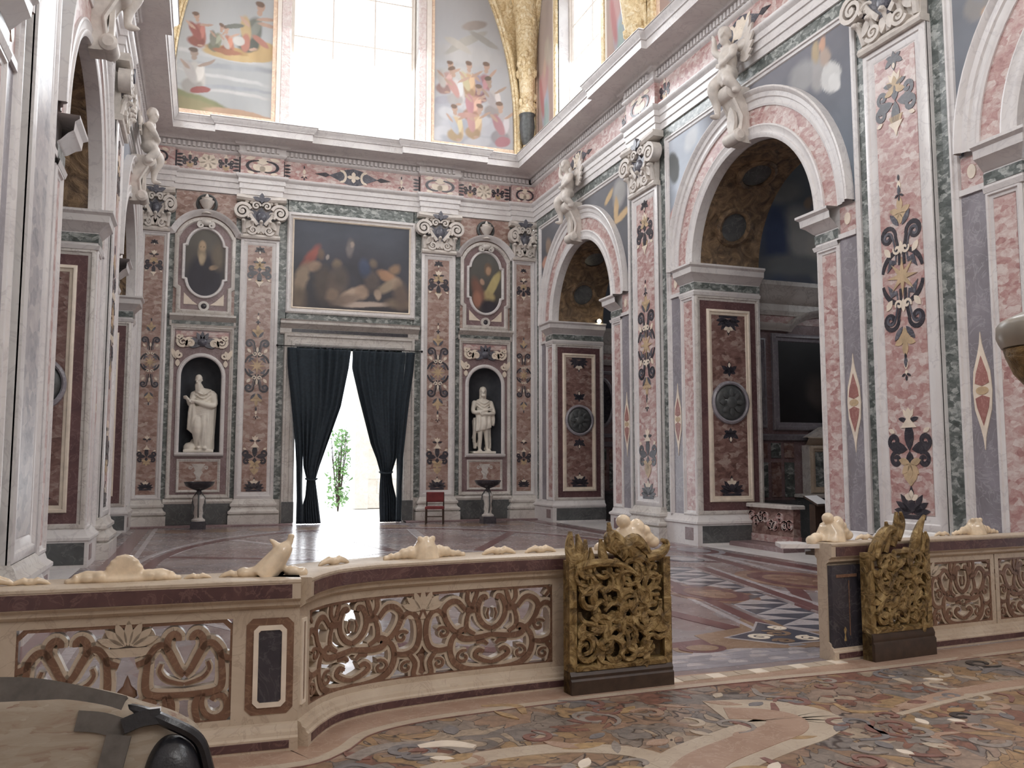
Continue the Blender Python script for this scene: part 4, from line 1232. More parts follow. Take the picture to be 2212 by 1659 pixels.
F2 = [((0.66, 0.66, 0.69), (0.64, 0.63, 0.63)), [(0.45, 0.03, 0.5, 0.03, 0.1, (0.58, 0.58, 0.63), 0.4), (0.3, 0.11, 0.2, 0.03, 0.2, (0.70, 0.70, 0.74), 0.4), (0.15, 0.17, 0.16, 0.035, 0.2, (0.60, 0.60, 0.65), 0.4), (0.7, 0.14, 0.2, 0.03, -0.3, (0.60, 0.59, 0.65), 0.4), (0.55, 0.08, 0.25, 0.02, 0.2, (0.72, 0.71, 0.74), 0.5), (0.25, 0.33, 0.3, 0.03, 0.2, (0.70, 0.68, 0.66), 0.5), (0.4, 0.42, 0.4, 0.05, 0, (0.70, 0.68, 0.67), 0.6)]
      + [(rs_[0], rs_[1], rs_[2], rs_[3], rs_[4], rs_[5], 0.35) for rs_ in [(0.1, 0.05, 0.16, 0.03, 0.3, (0.74, 0.74, 0.77)), (0.3, 0.02, 0.2, 0.02, -0.2, (0.56, 0.57, 0.62)), (0.55, 0.03, 0.18, 0.025, 0.3, (0.72, 0.71, 0.74)), (0.6, 0.13, 0.12, 0.025, 0.2, (0.74, 0.74, 0.78)), (0.2, 0.14, 0.13, 0.03, -0.2, (0.76, 0.76, 0.78)), (0.4, 0.10, 0.1, 0.03, 0.3, (0.56, 0.57, 0.63)), (0.75, 0.10, 0.12, 0.03, 0.2, (0.70, 0.69, 0.73)), (0.12, 0.20, 0.1, 0.02, 0.2, (0.56, 0.55, 0.60)), (0.5, 0.19, 0.2, 0.02, 0.1, (0.74, 0.73, 0.75))]]
      + fig(0.60, 0.225, 0.19, R2_, (0.52, 0.29, 0.30), SK2, -0.15, (0.50, 0.44, 0.52), 0.9) + fig(0.44, 0.235, 0.17, R2_, (0.76, 0.52, 0.34), SK2, 0.0, (0.72, 0.64, 0.42)) + fig(0.16, 0.235, 0.16, R2_, (0.68, 0.46, 0.42), SK2, -0.2, (0.72, 0.66, 0.62)) + fig(0.30, 0.19, 0.18, R2_, (0.84, 0.79, 0.77), SK2, 0.2, (0.72, 0.44, 0.40))
      + fig(0.50, 0.13, 0.18, R2_, (0.78, 0.48, 0.38), SK2, -0.2, (0.66, 0.36, 0.38)) + fig(0.76, 0.16, 0.19, R2_, (0.70, 0.64, 0.62), (0.55, 0.42, 0.34), 0.25, (0.6, 0.55, 0.55)) + fig(0.86, 0.04, 0.2, R2_, (0.64, 0.60, 0.62), SK2, 0.1, (0.60, 0.34, 0.36)) + fig(0.30, 0.03, 0.17, R2_, (0.84, 0.64, 0.42), SK2, 0.1, (0.64, 0.66, 0.72)) + fig(0.52, 0.05, 0.17, R2_, (0.80, 0.58, 0.38), SK2, -0.2, (0.70, 0.42, 0.40))
      + [(0.86, 0.045, 0.09, 0.022, 0.3, (0.58, 0.30, 0.33), 0.25), (0.42, 0.15, 0.12, 0.012, 0.1, (0.70, 0.44, 0.38), 0.3), (0.40, 0.48, 0.30, 0.018, 0.6, (0.60, 0.57, 0.52), 0.2), (0.62, 0.50, 0.20, 0.015, -0.4, (0.52, 0.50, 0.46), 0.25), (0.3, 0.46, 0.18, 0.016, -0.5, (0.70, 0.66, 0.60), 0.25), (0.5, 0.56, 0.16, 0.02, 0.4, (0.5, 0.44, 0.4), 0.3)]]
FRC = Matrix(((1, 0, 0, 0), (0, 0, -1, YB), (0, 1, 0, 0), (0, 0, 0, 1)))
o = canvas('fresco', -0.98, 1.60, 11.5, 18.5, F1[0], F1[1], None, FB, lambda u, v: 3.97 - u < ARCB(v) and v < 18.5, 0.024, 0.012, 'fresco_high', 41, 0.15)
# squeeze the story into the visible lower part: the fresco is tall, its figures stand in the lower half
tag(o, 'fresco of men in a rowing boat on a grey sea, left of the bright window', 'fresco')
o2 = canvas('fresco', 6.36, 8.96, 11.45, 18.5, F2[0], F2[1], None, FB, lambda u, v: u - 3.97 < ARCB(v), 0.024, 0.012, 'fresco_high', 43, 0.15)
tag(o2, 'fresco of draped figures among clouds, right of the bright window', 'fresco')
# borders of the frescoes and the ornamented strips beside the window
for u0, u1, mt in ((1.58, 1.70, 'goldborder'), (1.70, 1.82, 'plaster'), (1.82, 2.1, 'ornament'), (5.9, 6.14, 'ornament'), (6.14, 6.3, 'plaster'), (6.3, 6.4, 'goldborder')):
    if mt not in M:
        M['goldborder'] = stucco('fresco_border', (0.66, 0.46, 0.36), (0.74, 0.56, 0.42), (0.84, 0.70, 0.55), 6, 0.0, 0.6, 0.3)
        M['ornament'] = stucco('painted_stucco_ornament', (0.70, 0.56, 0.54), (0.80, 0.70, 0.68), (0.86, 0.80, 0.76), 7, 0.0, 0.6, 0.8)
    MB().bbox(u0, u1, 11.3, 18.5, -0.05, 0.05 if mt != 'plaster' else 0.07, 0.02).build('window_border', M[mt], WB, FB, smooth=False)
for u0, u1 in ((-1.0, 1.6), (6.36, 8.98)):
    MB().bbox(u0, u1, 11.38, 11.52, -0.02, 0.05, 0.015).build('fresco_border', M['goldborder'], WB, FB, smooth=False)


def arcrib(F, uc, rx, v0, vz, ry, wid, w0, w1, mat, name, parent, e=(1, -1)):
    path = [(uc + rx, v0 + (vz - v0) * i / 6) for i in range(6)] + arcpts(uc, vz, rx, ry, 0, pi, 48) + [(uc - rx, v0 + (vz - v0) * (5 - i) / 6) for i in range(6)]
    h = w1 - w0
    return MB().sweep(path, [(0, w0), (0, w1), (wid * 0.2, w1 + h * 0.25), (wid * 0.35, w0 + h * 0.7), (wid * 0.65, w0 + h * 0.7), (wid * 0.8, w1 + h * 0.25), (wid, w1), (wid, w0)]).build(name, mat, parent, F)


arcrib(FB, 3.97, 5.03, 11.3, 12.0, 7.7, 0.22, 0.0, 0.10, M['gold'], 'gilded_rib', WB)
# egg-and-dart beads along the inner edge of the rib (a few pixels each)
for side, F, sg in (('right', FR, -1), ('left', FL, 1)):
    wl = walls[side]
    for yc in BAYS:
        uc = sg * yc
        arcrib(F, uc, 3.32, 11.3, 13.2, 5.6, 0.26, 0.0, 0.12, M['gold'], 'gilded_rib', wl)
        for a, b, mt in ((1.55, 1.75, 'gold'), (1.75, 1.86, 'plaster'), (3.18, 3.34, 'goldborder')):
            for e in (1, -1):
                x0, x1 = sorted((uc + e * a, uc + e * b))
                MB().bbox(x0, x1, 11.2, 15.9, -0.05, 0.06 if mt == 'gold' else 0.03, 0.02).build('window_border', M[mt], wl, F, smooth=False)
        for e in (1, -1):
            x0, x1 = sorted((uc + e * 1.84, uc + e * 3.2))
            canvas('fresco_panel', x0, x1, 11.6, 17.5, ((0.60, 0.42, 0.36), (0.66, 0.58, 0.52)),
                   [(0.5, 0.18, 0.22, 0.16, 0.1, (0.56, 0.60, 0.70), 0.4), (0.45, 0.30, 0.25, 0.10, -0.4, (0.70, 0.44, 0.42), 0.4), (0.55, 0.10, 0.15, 0.1, 0, (0.46, 0.56, 0.54), 0.4), (0.5, 0.38, 0.10, 0.05, 0, (0.72, 0.52, 0.42), 0.4), (0.3, 0.24, 0.1, 0.12, 0.2, (0.62, 0.28, 0.28), 0.4), (0.7, 0.45, 0.2, 0.08, 0.3, (0.7, 0.6, 0.5), 0.5)],
                   wl, F, lambda u, v, uc=uc: abs(u - uc) < 3.3 * sqrt(max(0, 1 - (max(0, v - 13.2) / 5.6) ** 2)), 0.06, 0.012, 'fresco_high', 51, 0.2)
            MB().bbox(x0, x1, 11.2, 11.7, -0.02, 0.08, 0.02).build('attic_block', M['plaster'], wl, F, smooth=False)
    # pendentive webs between neighbouring lunettes with a gilded bracket at their foot
    for i, p in enumerate(PILS):
        up = sg * p
        mb = MB()
        n = 14
        for e in (1, -1):
            A = [(up + e * (0.2 + (0.0 if t < 0.25 else (t - 0.25) * 1.6)), 11.3 + t * 5.2, 0.08 + t * t * 1.6) for t in [j / n for j in range(n + 1)]]
            mb.tube(A, [0.10 + 0.05 * t / n for t in range(n + 1)], 8)
        rib = mb.build('gilded_rib', M['gold'], wl, F)
        vs, fs = [], []
        for j in range(n + 1):
            t = j / n
            h = 0.25 + (0 if t < 0.25 else (t - 0.25) * 1.6)
            vs += [(up - h, 11.2 + t * 5.2, 0.03 + t * t * 1.5), (up + h, 11.2 + t * 5.2, 0.03 + t * t * 1.5)]
        fs = [(2 * j, 2 * j + 1, 2 * j + 3, 2 * j + 2) for j in range(n)]
        MB().add(vs, fs).build('pendentive', M['gold'], wl, F)
# corner pendentives
for s_ in (1, -1):
    xw = XR if s_ > 0 else XL
    n = 24
    mb = MB()
    A = [(3.97 + s_ * 5.25 * cos(a), YB - 0.02, 12.0 + 7.9 * sin(a)) for a in [1.15 * j / n for j in range(n + 1)]]
    B = [(xw, 21.6 + 3.55 * cos(a), 13.2 + 5.8 * sin(a)) for a in [1.15 * j / n for j in range(n + 1)]]
    A = [(A[0][0], A[0][1], 11.2)] + A
    B = [(xw, B[0][1], 11.2)] + B
    m_ = 8
    vs, fs = [], []
    for j in range(n + 2):
        a, b = Vector(A[j]), Vector(B[j])
        for k_ in range(m_ + 1):
            t = k_ / m_
            q = a.lerp(b, t)
            d = (b - a).length
            q += Vector((-s_, -1, 0)).normalized() * (sin(pi * t) * -0.16 * d)
            vs.append(tuple(q))
    fs = [(j * (m_ + 1) + k_, j * (m_ + 1) + k_ + 1, (j + 1) * (m_ + 1) + k_ + 1, (j + 1) * (m_ + 1) + k_) for j in range(n + 1) for k_ in range(m_)]
    wl = walls['right' if s_ > 0 else 'left']
    MB().add(vs, fs).build('pendentive', M['gold'], wl)
    mb = MB()
    mb.tube([(p[0] - s_ * 0.08, p[1] - 0.06, p[2]) for p in A], 0.09, 8)
    mb.build('gilded_rib', M['gold'], wl)
    mb = MB()
    mb.tube([(p[0] - s_ * 0.1, p[1] + 0.02, p[2]) for p in B], 0.09, 8)
    mb.build('gilded_rib', M['gold'], wl)
    # pale gilt web panel high up and bracket with leaf drop at the foot
    vs, fs = [], []
    for j in range(9, n + 2):
        a, b = Vector(A[j]), Vector(B[j])
        d = (b - a).length
        hw_ = min(0.28, 0.04 * (j - 9))
        for t in (0.5 - hw_, 0.5, 0.5 + hw_):
            q = a.lerp(b, t) + Vector((-s_, -1, 0)).normalized() * (sin(pi * t) * -0.16 * d + 0.06)
            vs.append(tuple(q))
    fs = [(3 * j + k_, 3 * j + k_ + 1, 3 * j + k_ + 4, 3 * j + k_ + 3) for j in range(n + 1 - 9) for k_ in range(2)]
    MB().add(vs, fs).build('web_panel', M['goldplain'], wl)
    c = Vector((xw - s_ * 0.32, YB - 0.32, 0))
    MB().lathe([(0.0, 11.25), (0.06, 11.3), (0.05, 11.45), (0.13, 11.6)], 14, (c.x, c.y, 0)).build('gilt_drop', M['gold'], wl)
    MB().lathe([(0.12, 11.6), (0.2, 11.85), (0.25, 12.2), (0.22, 12.5), (0.26, 12.6)], 16, (c.x, c.y, 0)).build('bracket', M['bronze'], wl)
    mb = MB().lathe([(0.24, 12.58), (0.28, 12.7), (0.2, 13.0), (0.24, 13.4), (0.3, 14.2), (0.38, 15.6), (0.5, 17.2)], 16, (c.x, c.y, 0))
    for j in range(26):
        a, z = random.uniform(0, 2 * pi), random.uniform(12.7, 16.8)
        r = 0.22 + (z - 12.7) * 0.05
        mb.ell((c.x + r * cos(a), c.y + r * sin(a), z), (0.09, 0.09, 0.16), (a, 'Z'), 1)
    mb.build('gilt_leaf_column', M['gold'], wl)

# gilded consoles at the foot of the ribs on the right-hand attic
for p in PILS:
    for side, F, sg in (('right', FR, -1), ('left', FL, 1)):
        mb = MB()
        up = sg * p
        mb.lathe([(0.0, 11.2), (0.1, 11.22), (0.08, 11.4), (0.16, 11.6), (0.28, 12.2), (0.36, 12.8), (0.30, 13.4), (0.4, 13.8)], 14, (0, 0, 0))
        for j in range(16):
            a, z = random.uniform(0, 2 * pi), random.uniform(11.7, 13.6)
            r = 0.16 + (z - 11.6) * 0.12
            mb.ell((r * cos(a), r * sin(a), z), (0.1, 0.1, 0.15), (a, 'Z'), 1)
        mb.xf(Matrix(((1, 0, 0, 0), (0, 0, 1, 0), (0, -1, 0, 0), (0, 0, 0, 1))))
        mb.build('gilt_console', M['gold'], walls[side], F @ T(up, 0, 0.3))

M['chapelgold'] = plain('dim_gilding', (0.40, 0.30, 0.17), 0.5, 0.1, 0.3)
# ------------------------------------------------------------------ chapels behind the arches
for side in ('right', 'left'):
    dirx = 1 if side == 'right' else -1
    Xw = (XR if side == 'right' else XL) + dirx * DJ
    for bi, yc in enumerate(BAYS):
        xa, xb = sorted((Xw, Xw + dirx * 5.4))
        # far side wall, outer wall, near wall, vault
        mb = MB()
        mb.box(xa, xb, yc + 3.3, yc + 3.55, 0, 10.2)
        mb.box(xa, xb, yc - 3.55, yc - 3.3, 0, 10.2)
        mb.box(Xw + dirx * 5.4 - 0.1, Xw + dirx * 5.4 + 0.1, yc - 3.5, yc + 3.5, 0, 10.2)
        ch = mb.build('wall_chapel', M['mauve'], smooth=False, kind='structure')
        n = 26
        xm = (xa + xb) / 2

        def groin(u, v, yc=yc, xm=xm):
            x, y = (u - 0.5) * 2, (v - 0.5) * 2
            return (xm + x * 2.74, yc + y * 3.34, 6.0 + 3.4 * max(sqrt(max(0, 1 - x * x)), sqrt(max(0, 1 - y * y))))
        g_ = MB().grid(groin, n, n)
        vs, fs = g_.v, g_.f
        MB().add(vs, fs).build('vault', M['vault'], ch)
        if bi == 2:
            continue
        C = Fface(xa, yc + 3.3)              # x runs along the far wall from left to right
        X1 = 5.4
        nx = 0.0 if side == 'right' else 0.0
        LGc = LG
        MB().sweep([(0, 0), (X1, 0)], [(0, 5.15), (0.05, 5.15), (0.07, 5.25), (0.04, 5.27), (0.04, 5.42), (0.1, 5.45), (0.22, 5.6), (0.24, 5.75), (0.3, 5.82), (0.3, 5.92), (0, 5.94)]).xf(LG).build('chapel_cornice', M['white2'], ch, C)
        MB().box(0, X1, 4.95, 5.15, -0.05, 0.012).build('rose_band', M['rose'], ch, C, smooth=False)
        canvas('lunette_fresco', 0.2, X1 - 0.1, 5.95, 9.3, ((0.15, 0.17, 0.22), (0.20, 0.23, 0.25)),
               [(0.40, 0.35, 0.10, 0.2, 0.2, (0.40, 0.41, 0.40), 0.6), (0.52, 0.3, 0.08, 0.24, -0.2, (0.48, 0.47, 0.43), 0.6), (0.25, 0.3, 0.08, 0.3, 0, (0.07, 0.10, 0.19), 0.7), (0.35, 0.12, 0.25, 0.08, 0.1, (0.22, 0.24, 0.25), 0.7), (0.6, 0.6, 0.1, 0.12, 0.5, (0.22, 0.21, 0.18), 0.7), (0.3, 0.66, 0.1, 0.08, 0.4, (0.26, 0.27, 0.27), 0.7), (0.44, 0.6, 0.02, 0.05, 0, (0.36, 0.28, 0.22), 0.6)],
               ch, C, lambda u, v: ((u - 2.7) / 2.55) ** 2 + ((v - 5.95) / 3.2) ** 2 < 1.02, 0.05, 0.02, 'fresco', 61 + bi, 0.5)
        arcrib(C, 2.7, 2.42, 5.95, 6.1, 3.0, 0.25, 0.02, 0.14, M['chapelgold'], 'lunette_rib', ch)
        # moulded door-height aedicule: painting, oval, lower order
        own, Cx = ch, C
        if side == 'right' and bi == 1:
            own = thing('chapel_painting', 'nearly black canvas in a grey stone frame, inside the near right-hand chapel', 'painting', (xa + 2.8, yc + 3.3, 2.45))
            Cx = Matrix.Translation((-xa - 2.8, -yc - 3.3, -2.45)) @ C
        mb = MB()
        frame(mb, 1.25, 4.35, 2.45, 4.72, 0.2, 0.0, 0.1)
        mb.build('stone_frame', M['grey'], own, Cx)
        canvas('canvas', 1.42, 4.18, 2.6, 4.55, ((0.02, 0.02, 0.022), (0.03, 0.032, 0.035)), [(0.4, 0.4, 0.1, 0.2, 0.3, (0.07, 0.06, 0.055), 0.8), (0.65, 0.5, 0.12, 0.2, 0, (0.05, 0.05, 0.05), 0.8)], own, Cx, None, 0.06, 0.03, 'paint', 71, 0.5)
        MB().sweep([(0.0, 4.78), (1.5, 4.78)] + arcpts(2.8, 4.55, 1.1, 0.62, pi - 0.35, 0.35, 16) + [(4.1, 4.78), (X1, 4.78)], [(0, 0), (0, 0.1), (-0.06, 0.14), (-0.1, 0.2), (-0.16, 0.22), (-0.17, 0)]).build('pediment', M['white2'], ch, C)
        mb = MB()
        frame(mb, 0.05, 1.08, 2.5, 4.6, 0.12, 0.0, 0.06)
        mb.build('side_frame', M['grey'], ch, C)
        MB().sweep(ell_hole(0.55, 3.6, 0.4, 0.75), [(0.05, 0.0), (0.05, 0.07), (0, 0.09), (-0.05, 0.06), (-0.05, 0)], True).build('oval_frame', M['grey'], ch, C)
        MB().prism(ell_hole(0.55, 3.6, 0.38, 0.73), 0, 0.03).build('oval_painting', M['ink'], ch, C, smooth=False)
        MB().sweep([(0, 0), (X1, 0)], [(0, 2.2), (0.08, 2.22), (0.12, 2.32), (0.02, 2.36)]).xf(LG).build('string_course', M['grey'], ch, C)
        for j in range(5):
            MB().bbox(0.1 + j * 0.36, 0.36 + j * 0.36, 0.9, 1.7, 0, 0.03).build('inlaid_panel', M['verde' if j % 2 == 0 else 'darkrose'], ch, C, smooth=False)
            MB().bbox(0.1 + j * 0.36, 0.36 + j * 0.36, 1.8, 2.15, 0, 0.03).build('inlaid_panel', M['darkrose' if j % 2 == 0 else 'verde'], ch, C, smooth=False)
        MB().sweep([(0, 0), (X1, 0)], [(0, 0.0), (0.2, 0), (0.2, 0.7), (0.26, 0.74), (0.26, 0.8), (0, 0.84)]).xf(LG).build('chapel_dado', M['dado'], ch, C)
        # relief on the soffit of the arch above the far pier: roundel and little scrolls
        uc = (-1 if side == 'right' else 1) * yc
        e = 1 if side == 'left' else -1
        Fw = FR if side == 'right' else FL
        for a in (0.45, 1.1, pi / 2 + 0.5):
            aa = a if e > 0 else pi - a
            r = RA - 0.02
            Mx = Fw @ T(uc + r * cos(aa), VS + r * sin(aa), -0.85) @ Matrix(((0, -sin(aa), -cos(aa), 0), (0, cos(aa), -sin(aa), 0), (1, 0, 0, 0), (0, 0, 0, 1)))
            mb = MB().lathe([(0.30, 0.0), (0.30, 0.05), (0.36, 0.08), (0.42, 0.05), (0.43, 0.0)], 24)
            for s_ in (1, -1):
                mb.ribbon([(x * 1.0, s_ * (0.55 + y)) for x, y in spir2(0.18, 0, 0.14, 1.3, 0, 1, 14)], 0.05, 0, 0.05)
                mb.ribbon([(-x, s_ * (0.55 + y)) for x, y in spir2(0.18, 0, 0.14, 1.3, 0, 1, 14)], 0.05, 0, 0.05)
            mb.build('soffit_roundel', M['vault'], walls[side], Mx)
            MB().prism(ell_hole(0, 0, 0.3, 0.3, 20), 0, 0.02).build('soffit_medallion', M['dado'], walls[side], Mx, smooth=False)

# ------------------------------------------------------------------ floor inlay of the nave seen through the gate
fl = floor


SLN = [0]


def slab(poly, name, mat, parent=None, z=0.004):
    SLN[0] += 1
    z += (SLN[0] * 29 % 41) * 0.00005
    return MB().prism(poly, -0.01, z).build(name, M[mat], parent if parent is not None else fl, smooth=False)


M['palegrey'] = marble('pale_grey_floor_stone', (0.50, 0.46, 0.47), (0.40, 0.36, 0.37), (0.30, 0.27, 0.28), 3.0, 0.22)
M['slate'] = marble('slate_floor_stone', (0.085, 0.09, 0.12), (0.06, 0.062, 0.085), (0.15, 0.15, 0.18), 3.0, 0.2)
M['tan'] = marble('tan_floor_stone', (0.30, 0.20, 0.135), (0.23, 0.15, 0.10), (0.38, 0.27, 0.2), 3.0, 0.24)
M['claret'] = marble('claret_floor_stone', (0.17, 0.075, 0.075), (0.12, 0.05, 0.055), (0.25, 0.14, 0.14), 3.0, 0.22)
M['floorbrown'] = breccia('brown_floor_breccia', [(0.16, 0.08, 0.06), (0.26, 0.15, 0.11), (0.36, 0.24, 0.18)], 5, 0.22)


def strip(p, q, w):
    p, q = Vector(p), Vector(q)
    d = (q - p).normalized()
    n = Vector((d.y, -d.x)) * w / 2
    return [tuple(p - n), tuple(p + n), tuple(q + n), tuple(q - n)]


# diagonal chequer band (half-square tiles, dark and pale) running from beside the pier to the gate
A0, A1 = Vector((7.15, 12.6)), Vector((5.85, 6.9))
dv = (A1 - A0).normalized()
nn = Vector((dv.y, -dv.x))
cell = 0.34
for i in range(int((A1 - A0).length / cell)):
    for j in range(2):
        a = A0 + dv * cell * i + nn * cell * (j - 1)
        p0, p1, p2, p3 = a, a + dv * cell, a + dv * cell + nn * cell, a + nn * cell
        alt = (i + j) % 2
        q = [p0, p1, p2] if alt else [p0, p1, p3]
        r = [p0, p2, p3] if alt else [p1, p2, p3]
        slab([tuple(v) for v in q], 'floor_tile', 'slate' if (i + j) % 2 == 0 else 'palegrey')
        slab([tuple(v) for v in r], 'floor_tile', 'palegrey' if (i + j) % 2 == 0 else 'slate')
for off, mt, w in ((0.52, 'claret', 0.16), (-0.52, 'claret', 0.16), (0.70, 'palegrey', 0.06), (-0.66, 'palegrey', 0.06)):
    slab(strip(A0 + nn * off, A1 + nn * off, w), 'floor_band', mt)
# tan kite panel with scroll inlay left of the band
kp = [(4.55, 7.55), (5.2, 7.75), (5.62, 8.35), (5.85, 7.6), (5.95, 6.75), (5.2, 6.72), (4.45, 6.95)]
slab(kp, 'floor_panel', 'tan', z=0.003)
inner = [(4.75, 7.35), (5.2, 7.55), (5.55, 7.98), (5.72, 7.3), (5.72, 6.9), (5.1, 6.88)]
slab(inner, 'floor_panel', 'palegrey', z=0.006)
slab([(x * 0.9 + 5.33 * 0.1, y * 0.9 + 7.3 * 0.1) for x, y in inner], 'floor_panel', 'slate', z=0.008)
for x, y, r, a, d in ((5.1, 7.25, 0.13, 0, 1), (5.35, 7.35, 0.15, 2, -1), (5.5, 7.05, 0.12, 1, 1), (5.2, 7.02, 0.1, 3, -1), (5.52, 7.6, 0.1, 4, 1)):
    MB().ribbon(spir2(x, y, r, 1.4, a, d, 18), 0.05, 0, 0.012).build('floor_scroll', M['ivory' if d > 0 else 'tan'], fl, smooth=False)
for x, y, rx, ry, mt in ((6.2, 9.9, 0.5, 0.85, 'floorbrown'), (8.1, 10.6, 0.7, 1.2, 'floorbrown'), (8.0, 13.6, 0.4, 0.6, 'palegrey'), (4.3, 7.0, 0.28, 0.22, 'tan'), (4.2, 8.2, 0.32, 0.4, 'ivory'), (9.0, 14.9, 0.5, 0.8, 'grey')):
    slab(ell_hole(x, y, rx, ry, 28), 'floor_oval', mt, z=0.003)
    slab(ell_hole(x, y, rx * 0.8, ry * 0.8, 28), 'floor_oval', 'claret' if mt != 'palegrey' else 'slate', z=0.006)
    slab(ell_hole(x, y, rx * 0.55, ry * 0.55, 24), 'floor_oval', mt, z=0.009)
# radiating bands and borders over the rest of the nave
cx, cy = 3.95, 15.0
for i in range(12):
    a = i * pi / 6 + 0.26
    slab(strip((cx + 1.6 * cos(a), cy + 1.8 * sin(a)), (cx + 4.6 * cos(a), cy + 7.6 * sin(a)), 0.22), 'floor_band', 'claret' if i % 2 else 'palegrey', z=0.0025)
for r, wd, mt in ((1.5, 0.16, 'palegrey'), (1.1, 0.2, 'tan'), (4.7, 0.2, 'claret'), (4.95, 0.1, 'palegrey')):
    p = [(cx + r * cos(a), cy + r * (1.1 if r < 2 else 1.66) * sin(a)) for a in [2 * pi * j / 72 for j in range(72)]]
    MB().ribbon(p, wd, -0.01, 0.004, closed=True).build('floor_ring', M[mt], fl, smooth=False)
for x, y0, y1, mt, w in ((-1.35, 7, 25, 'claret', 0.3), (9.25, 7, 25, 'claret', 0.3), (-1.05, 7, 25, 'palegrey', 0.1), (8.98, 7, 25, 'palegrey', 0.1)):
    slab(strip((x, y0), (x, y1), w), 'floor_border', mt, z=0.002)
for k_ in range(9):
    x = -0.6 + k_ * 1.1
    slab(ell_hole(x, 23.3, 0.42, 0.5, 20), 'floor_oval', 'tan' if k_ % 2 else 'floorbrown', z=0.003)
# grey-blue scale pattern just beyond the threshold
for j in range(4):
    for i in range(10):
        x = 3.3 + i * 0.2 + (j % 2) * 0.1
        y = 6.42 + j * 0.13
        if x < 5.2:
            slab(arcpts(x, y, 0.095, 0.10, 0, pi, 8), 'floor_scale', 'palegrey' if (i + j) % 2 else 'grey', z=0.003)
slab([(3.0, 6.3), (5.3, 6.36), (5.3, 6.88), (3.0, 6.9)], 'floor_panel', 'slateblue' if 'slateblue' in M else 'grey', z=0.0015)

# ================================================================== MARBLE BALUSTRADE
BZ = 0.98


class Path:
    def __init__(s, pts):
        s.p = [Vector(q) for q in pts]
        s.l = [0.0]
        for a, b in zip(s.p, s.p[1:]):
            s.l.append(s.l[-1] + (b - a).length)
        s.L = s.l[-1]

    def at(s, t):
        i = 0
        while i < len(s.p) - 2 and t > s.l[i + 1]:
            i += 1
        d = (s.p[i + 1] - s.p[i]).normalized()
        # smooth normal
        f = (t - s.l[i]) / max(1e-6, s.l[i + 1] - s.l[i])
        j, k_ = max(i - 1, 0), min(i + 2, len(s.p) - 1)
        d0 = (s.p[i + 1] - s.p[j]).normalized()
        d1 = (s.p[k_] - s.p[i]).normalized()
        dd = d0.lerp(d1, min(max(f, 0), 1)).normalized()
        return s.p[i] + d * (t - s.l[i]), Vector((dd.y, -dd.x))

    def bend(s, mb, s0=0.0):
        out = []
        for x, h, d in mb.v:
            p, n = s.at(s0 + x)
            q = p + n * d
            out.append((q.x, q.y, h))
        mb.v = out
        return mb

    def pts(s):
        return [tuple(q) for q in s.p]


P_STR = Path([(-2.9, 5.45), (-1.0, 5.44), (0.26, 5.43), (0.58, 5.42)])
P_CUR = Path(catmull([(0.58, 5.42), (0.70, 5.66), (0.86, 5.86), (1.15, 6.01), (1.6, 6.10), (2.1, 6.16), (2.6, 6.19), (3.3, 6.21)], 5))
P_RGT = Path(catmull([(5.06, 6.24), (5.6, 6.30), (6.3, 6.36), (7.1, 6.42), (8.0, 6.50), (9.2, 6.6)], 4))
RAILP = [(-0.30, 0.80), (0.0, 0.80), (0.02, 0.815), (0.035, 0.825), (0.035, 0.845), (0.06, 0.86), (0.068, 0.865), (0.07, 0.955), (0.075, 0.96), (0.075, 0.975), (0.068, 0.98), (-0.36, 0.98), (-0.36, 0.86), (-0.30, 0.84)]
BASEP = [(-0.30, 0.0), (0.07, 0.0), (0.07, 0.075), (0.055, 0.085), (0.05, 0.105), (0.03, 0.115), (0.02, 0.14), (0.0, 0.15), (-0.28, 0.15)]


def rails(root, P, dk=1.0):
    RAILP_ = [(x * dk if x < 0 else x, z) for x, z in RAILP]
    BASEP_ = [(x * dk if x < 0 else x, z) for x, z in BASEP]
    MB().sweep(P.pts(), RAILP_, False, True).build('rail', M['cream'], root)
    MB().sweep(P.pts(), BASEP_, False, True).build('base', M['cream'], root)
    m = 0.05
    sub = Path([tuple(P.at(m + (P.L - 2 * m) * i / 24)[0]) for i in range(25)])
    MB().sweep(sub.pts(), [(0.066, 0.868), (0.0745, 0.872), (0.0745, 0.948), (0.066, 0.952)], False, True).build('rail_inlay', M['bordeaux'], root)
    MB().sweep(sub.pts(), [(0.066, 0.016), (0.0745, 0.02), (0.0745, 0.062), (0.066, 0.066)], False, True).build('base_inlay', M['bordeaux'], root)


def pieces(paths, root, P, s0, w_c=0.086, w_b=0.040, dep=0.075):
    """each scroll is a cream ribbon of stone with a brown strip inlaid on its face"""
    for path, wf in paths:
        n = len(path)
        sc = [0.55 + 0.45 * sin(pi * (0.15 + 0.7 * i / (n - 1))) for i in range(n)]
        P.bend(MB().ribbon(path, w_c * wf, -dep, -0.012, sc), s0).build('scroll', M['cream'], root)
        P.bend(MB().ribbon(path, w_b * wf, -0.02, -0.002, sc), s0).build('scroll_inlay', M['sienna'], root)


def both2(f):
    return [f, mir(f)]


def sp(cx, cy, r, turn, a0, d, n=14):
    return spiral(cx, cy, r, r * 0.25, a0, a0 + d * turn * 2 * pi, n)


def shift(paths, x, k=1.0):
    return [([(x + px * k, py) for px, py in q], w) for q, w in paths]


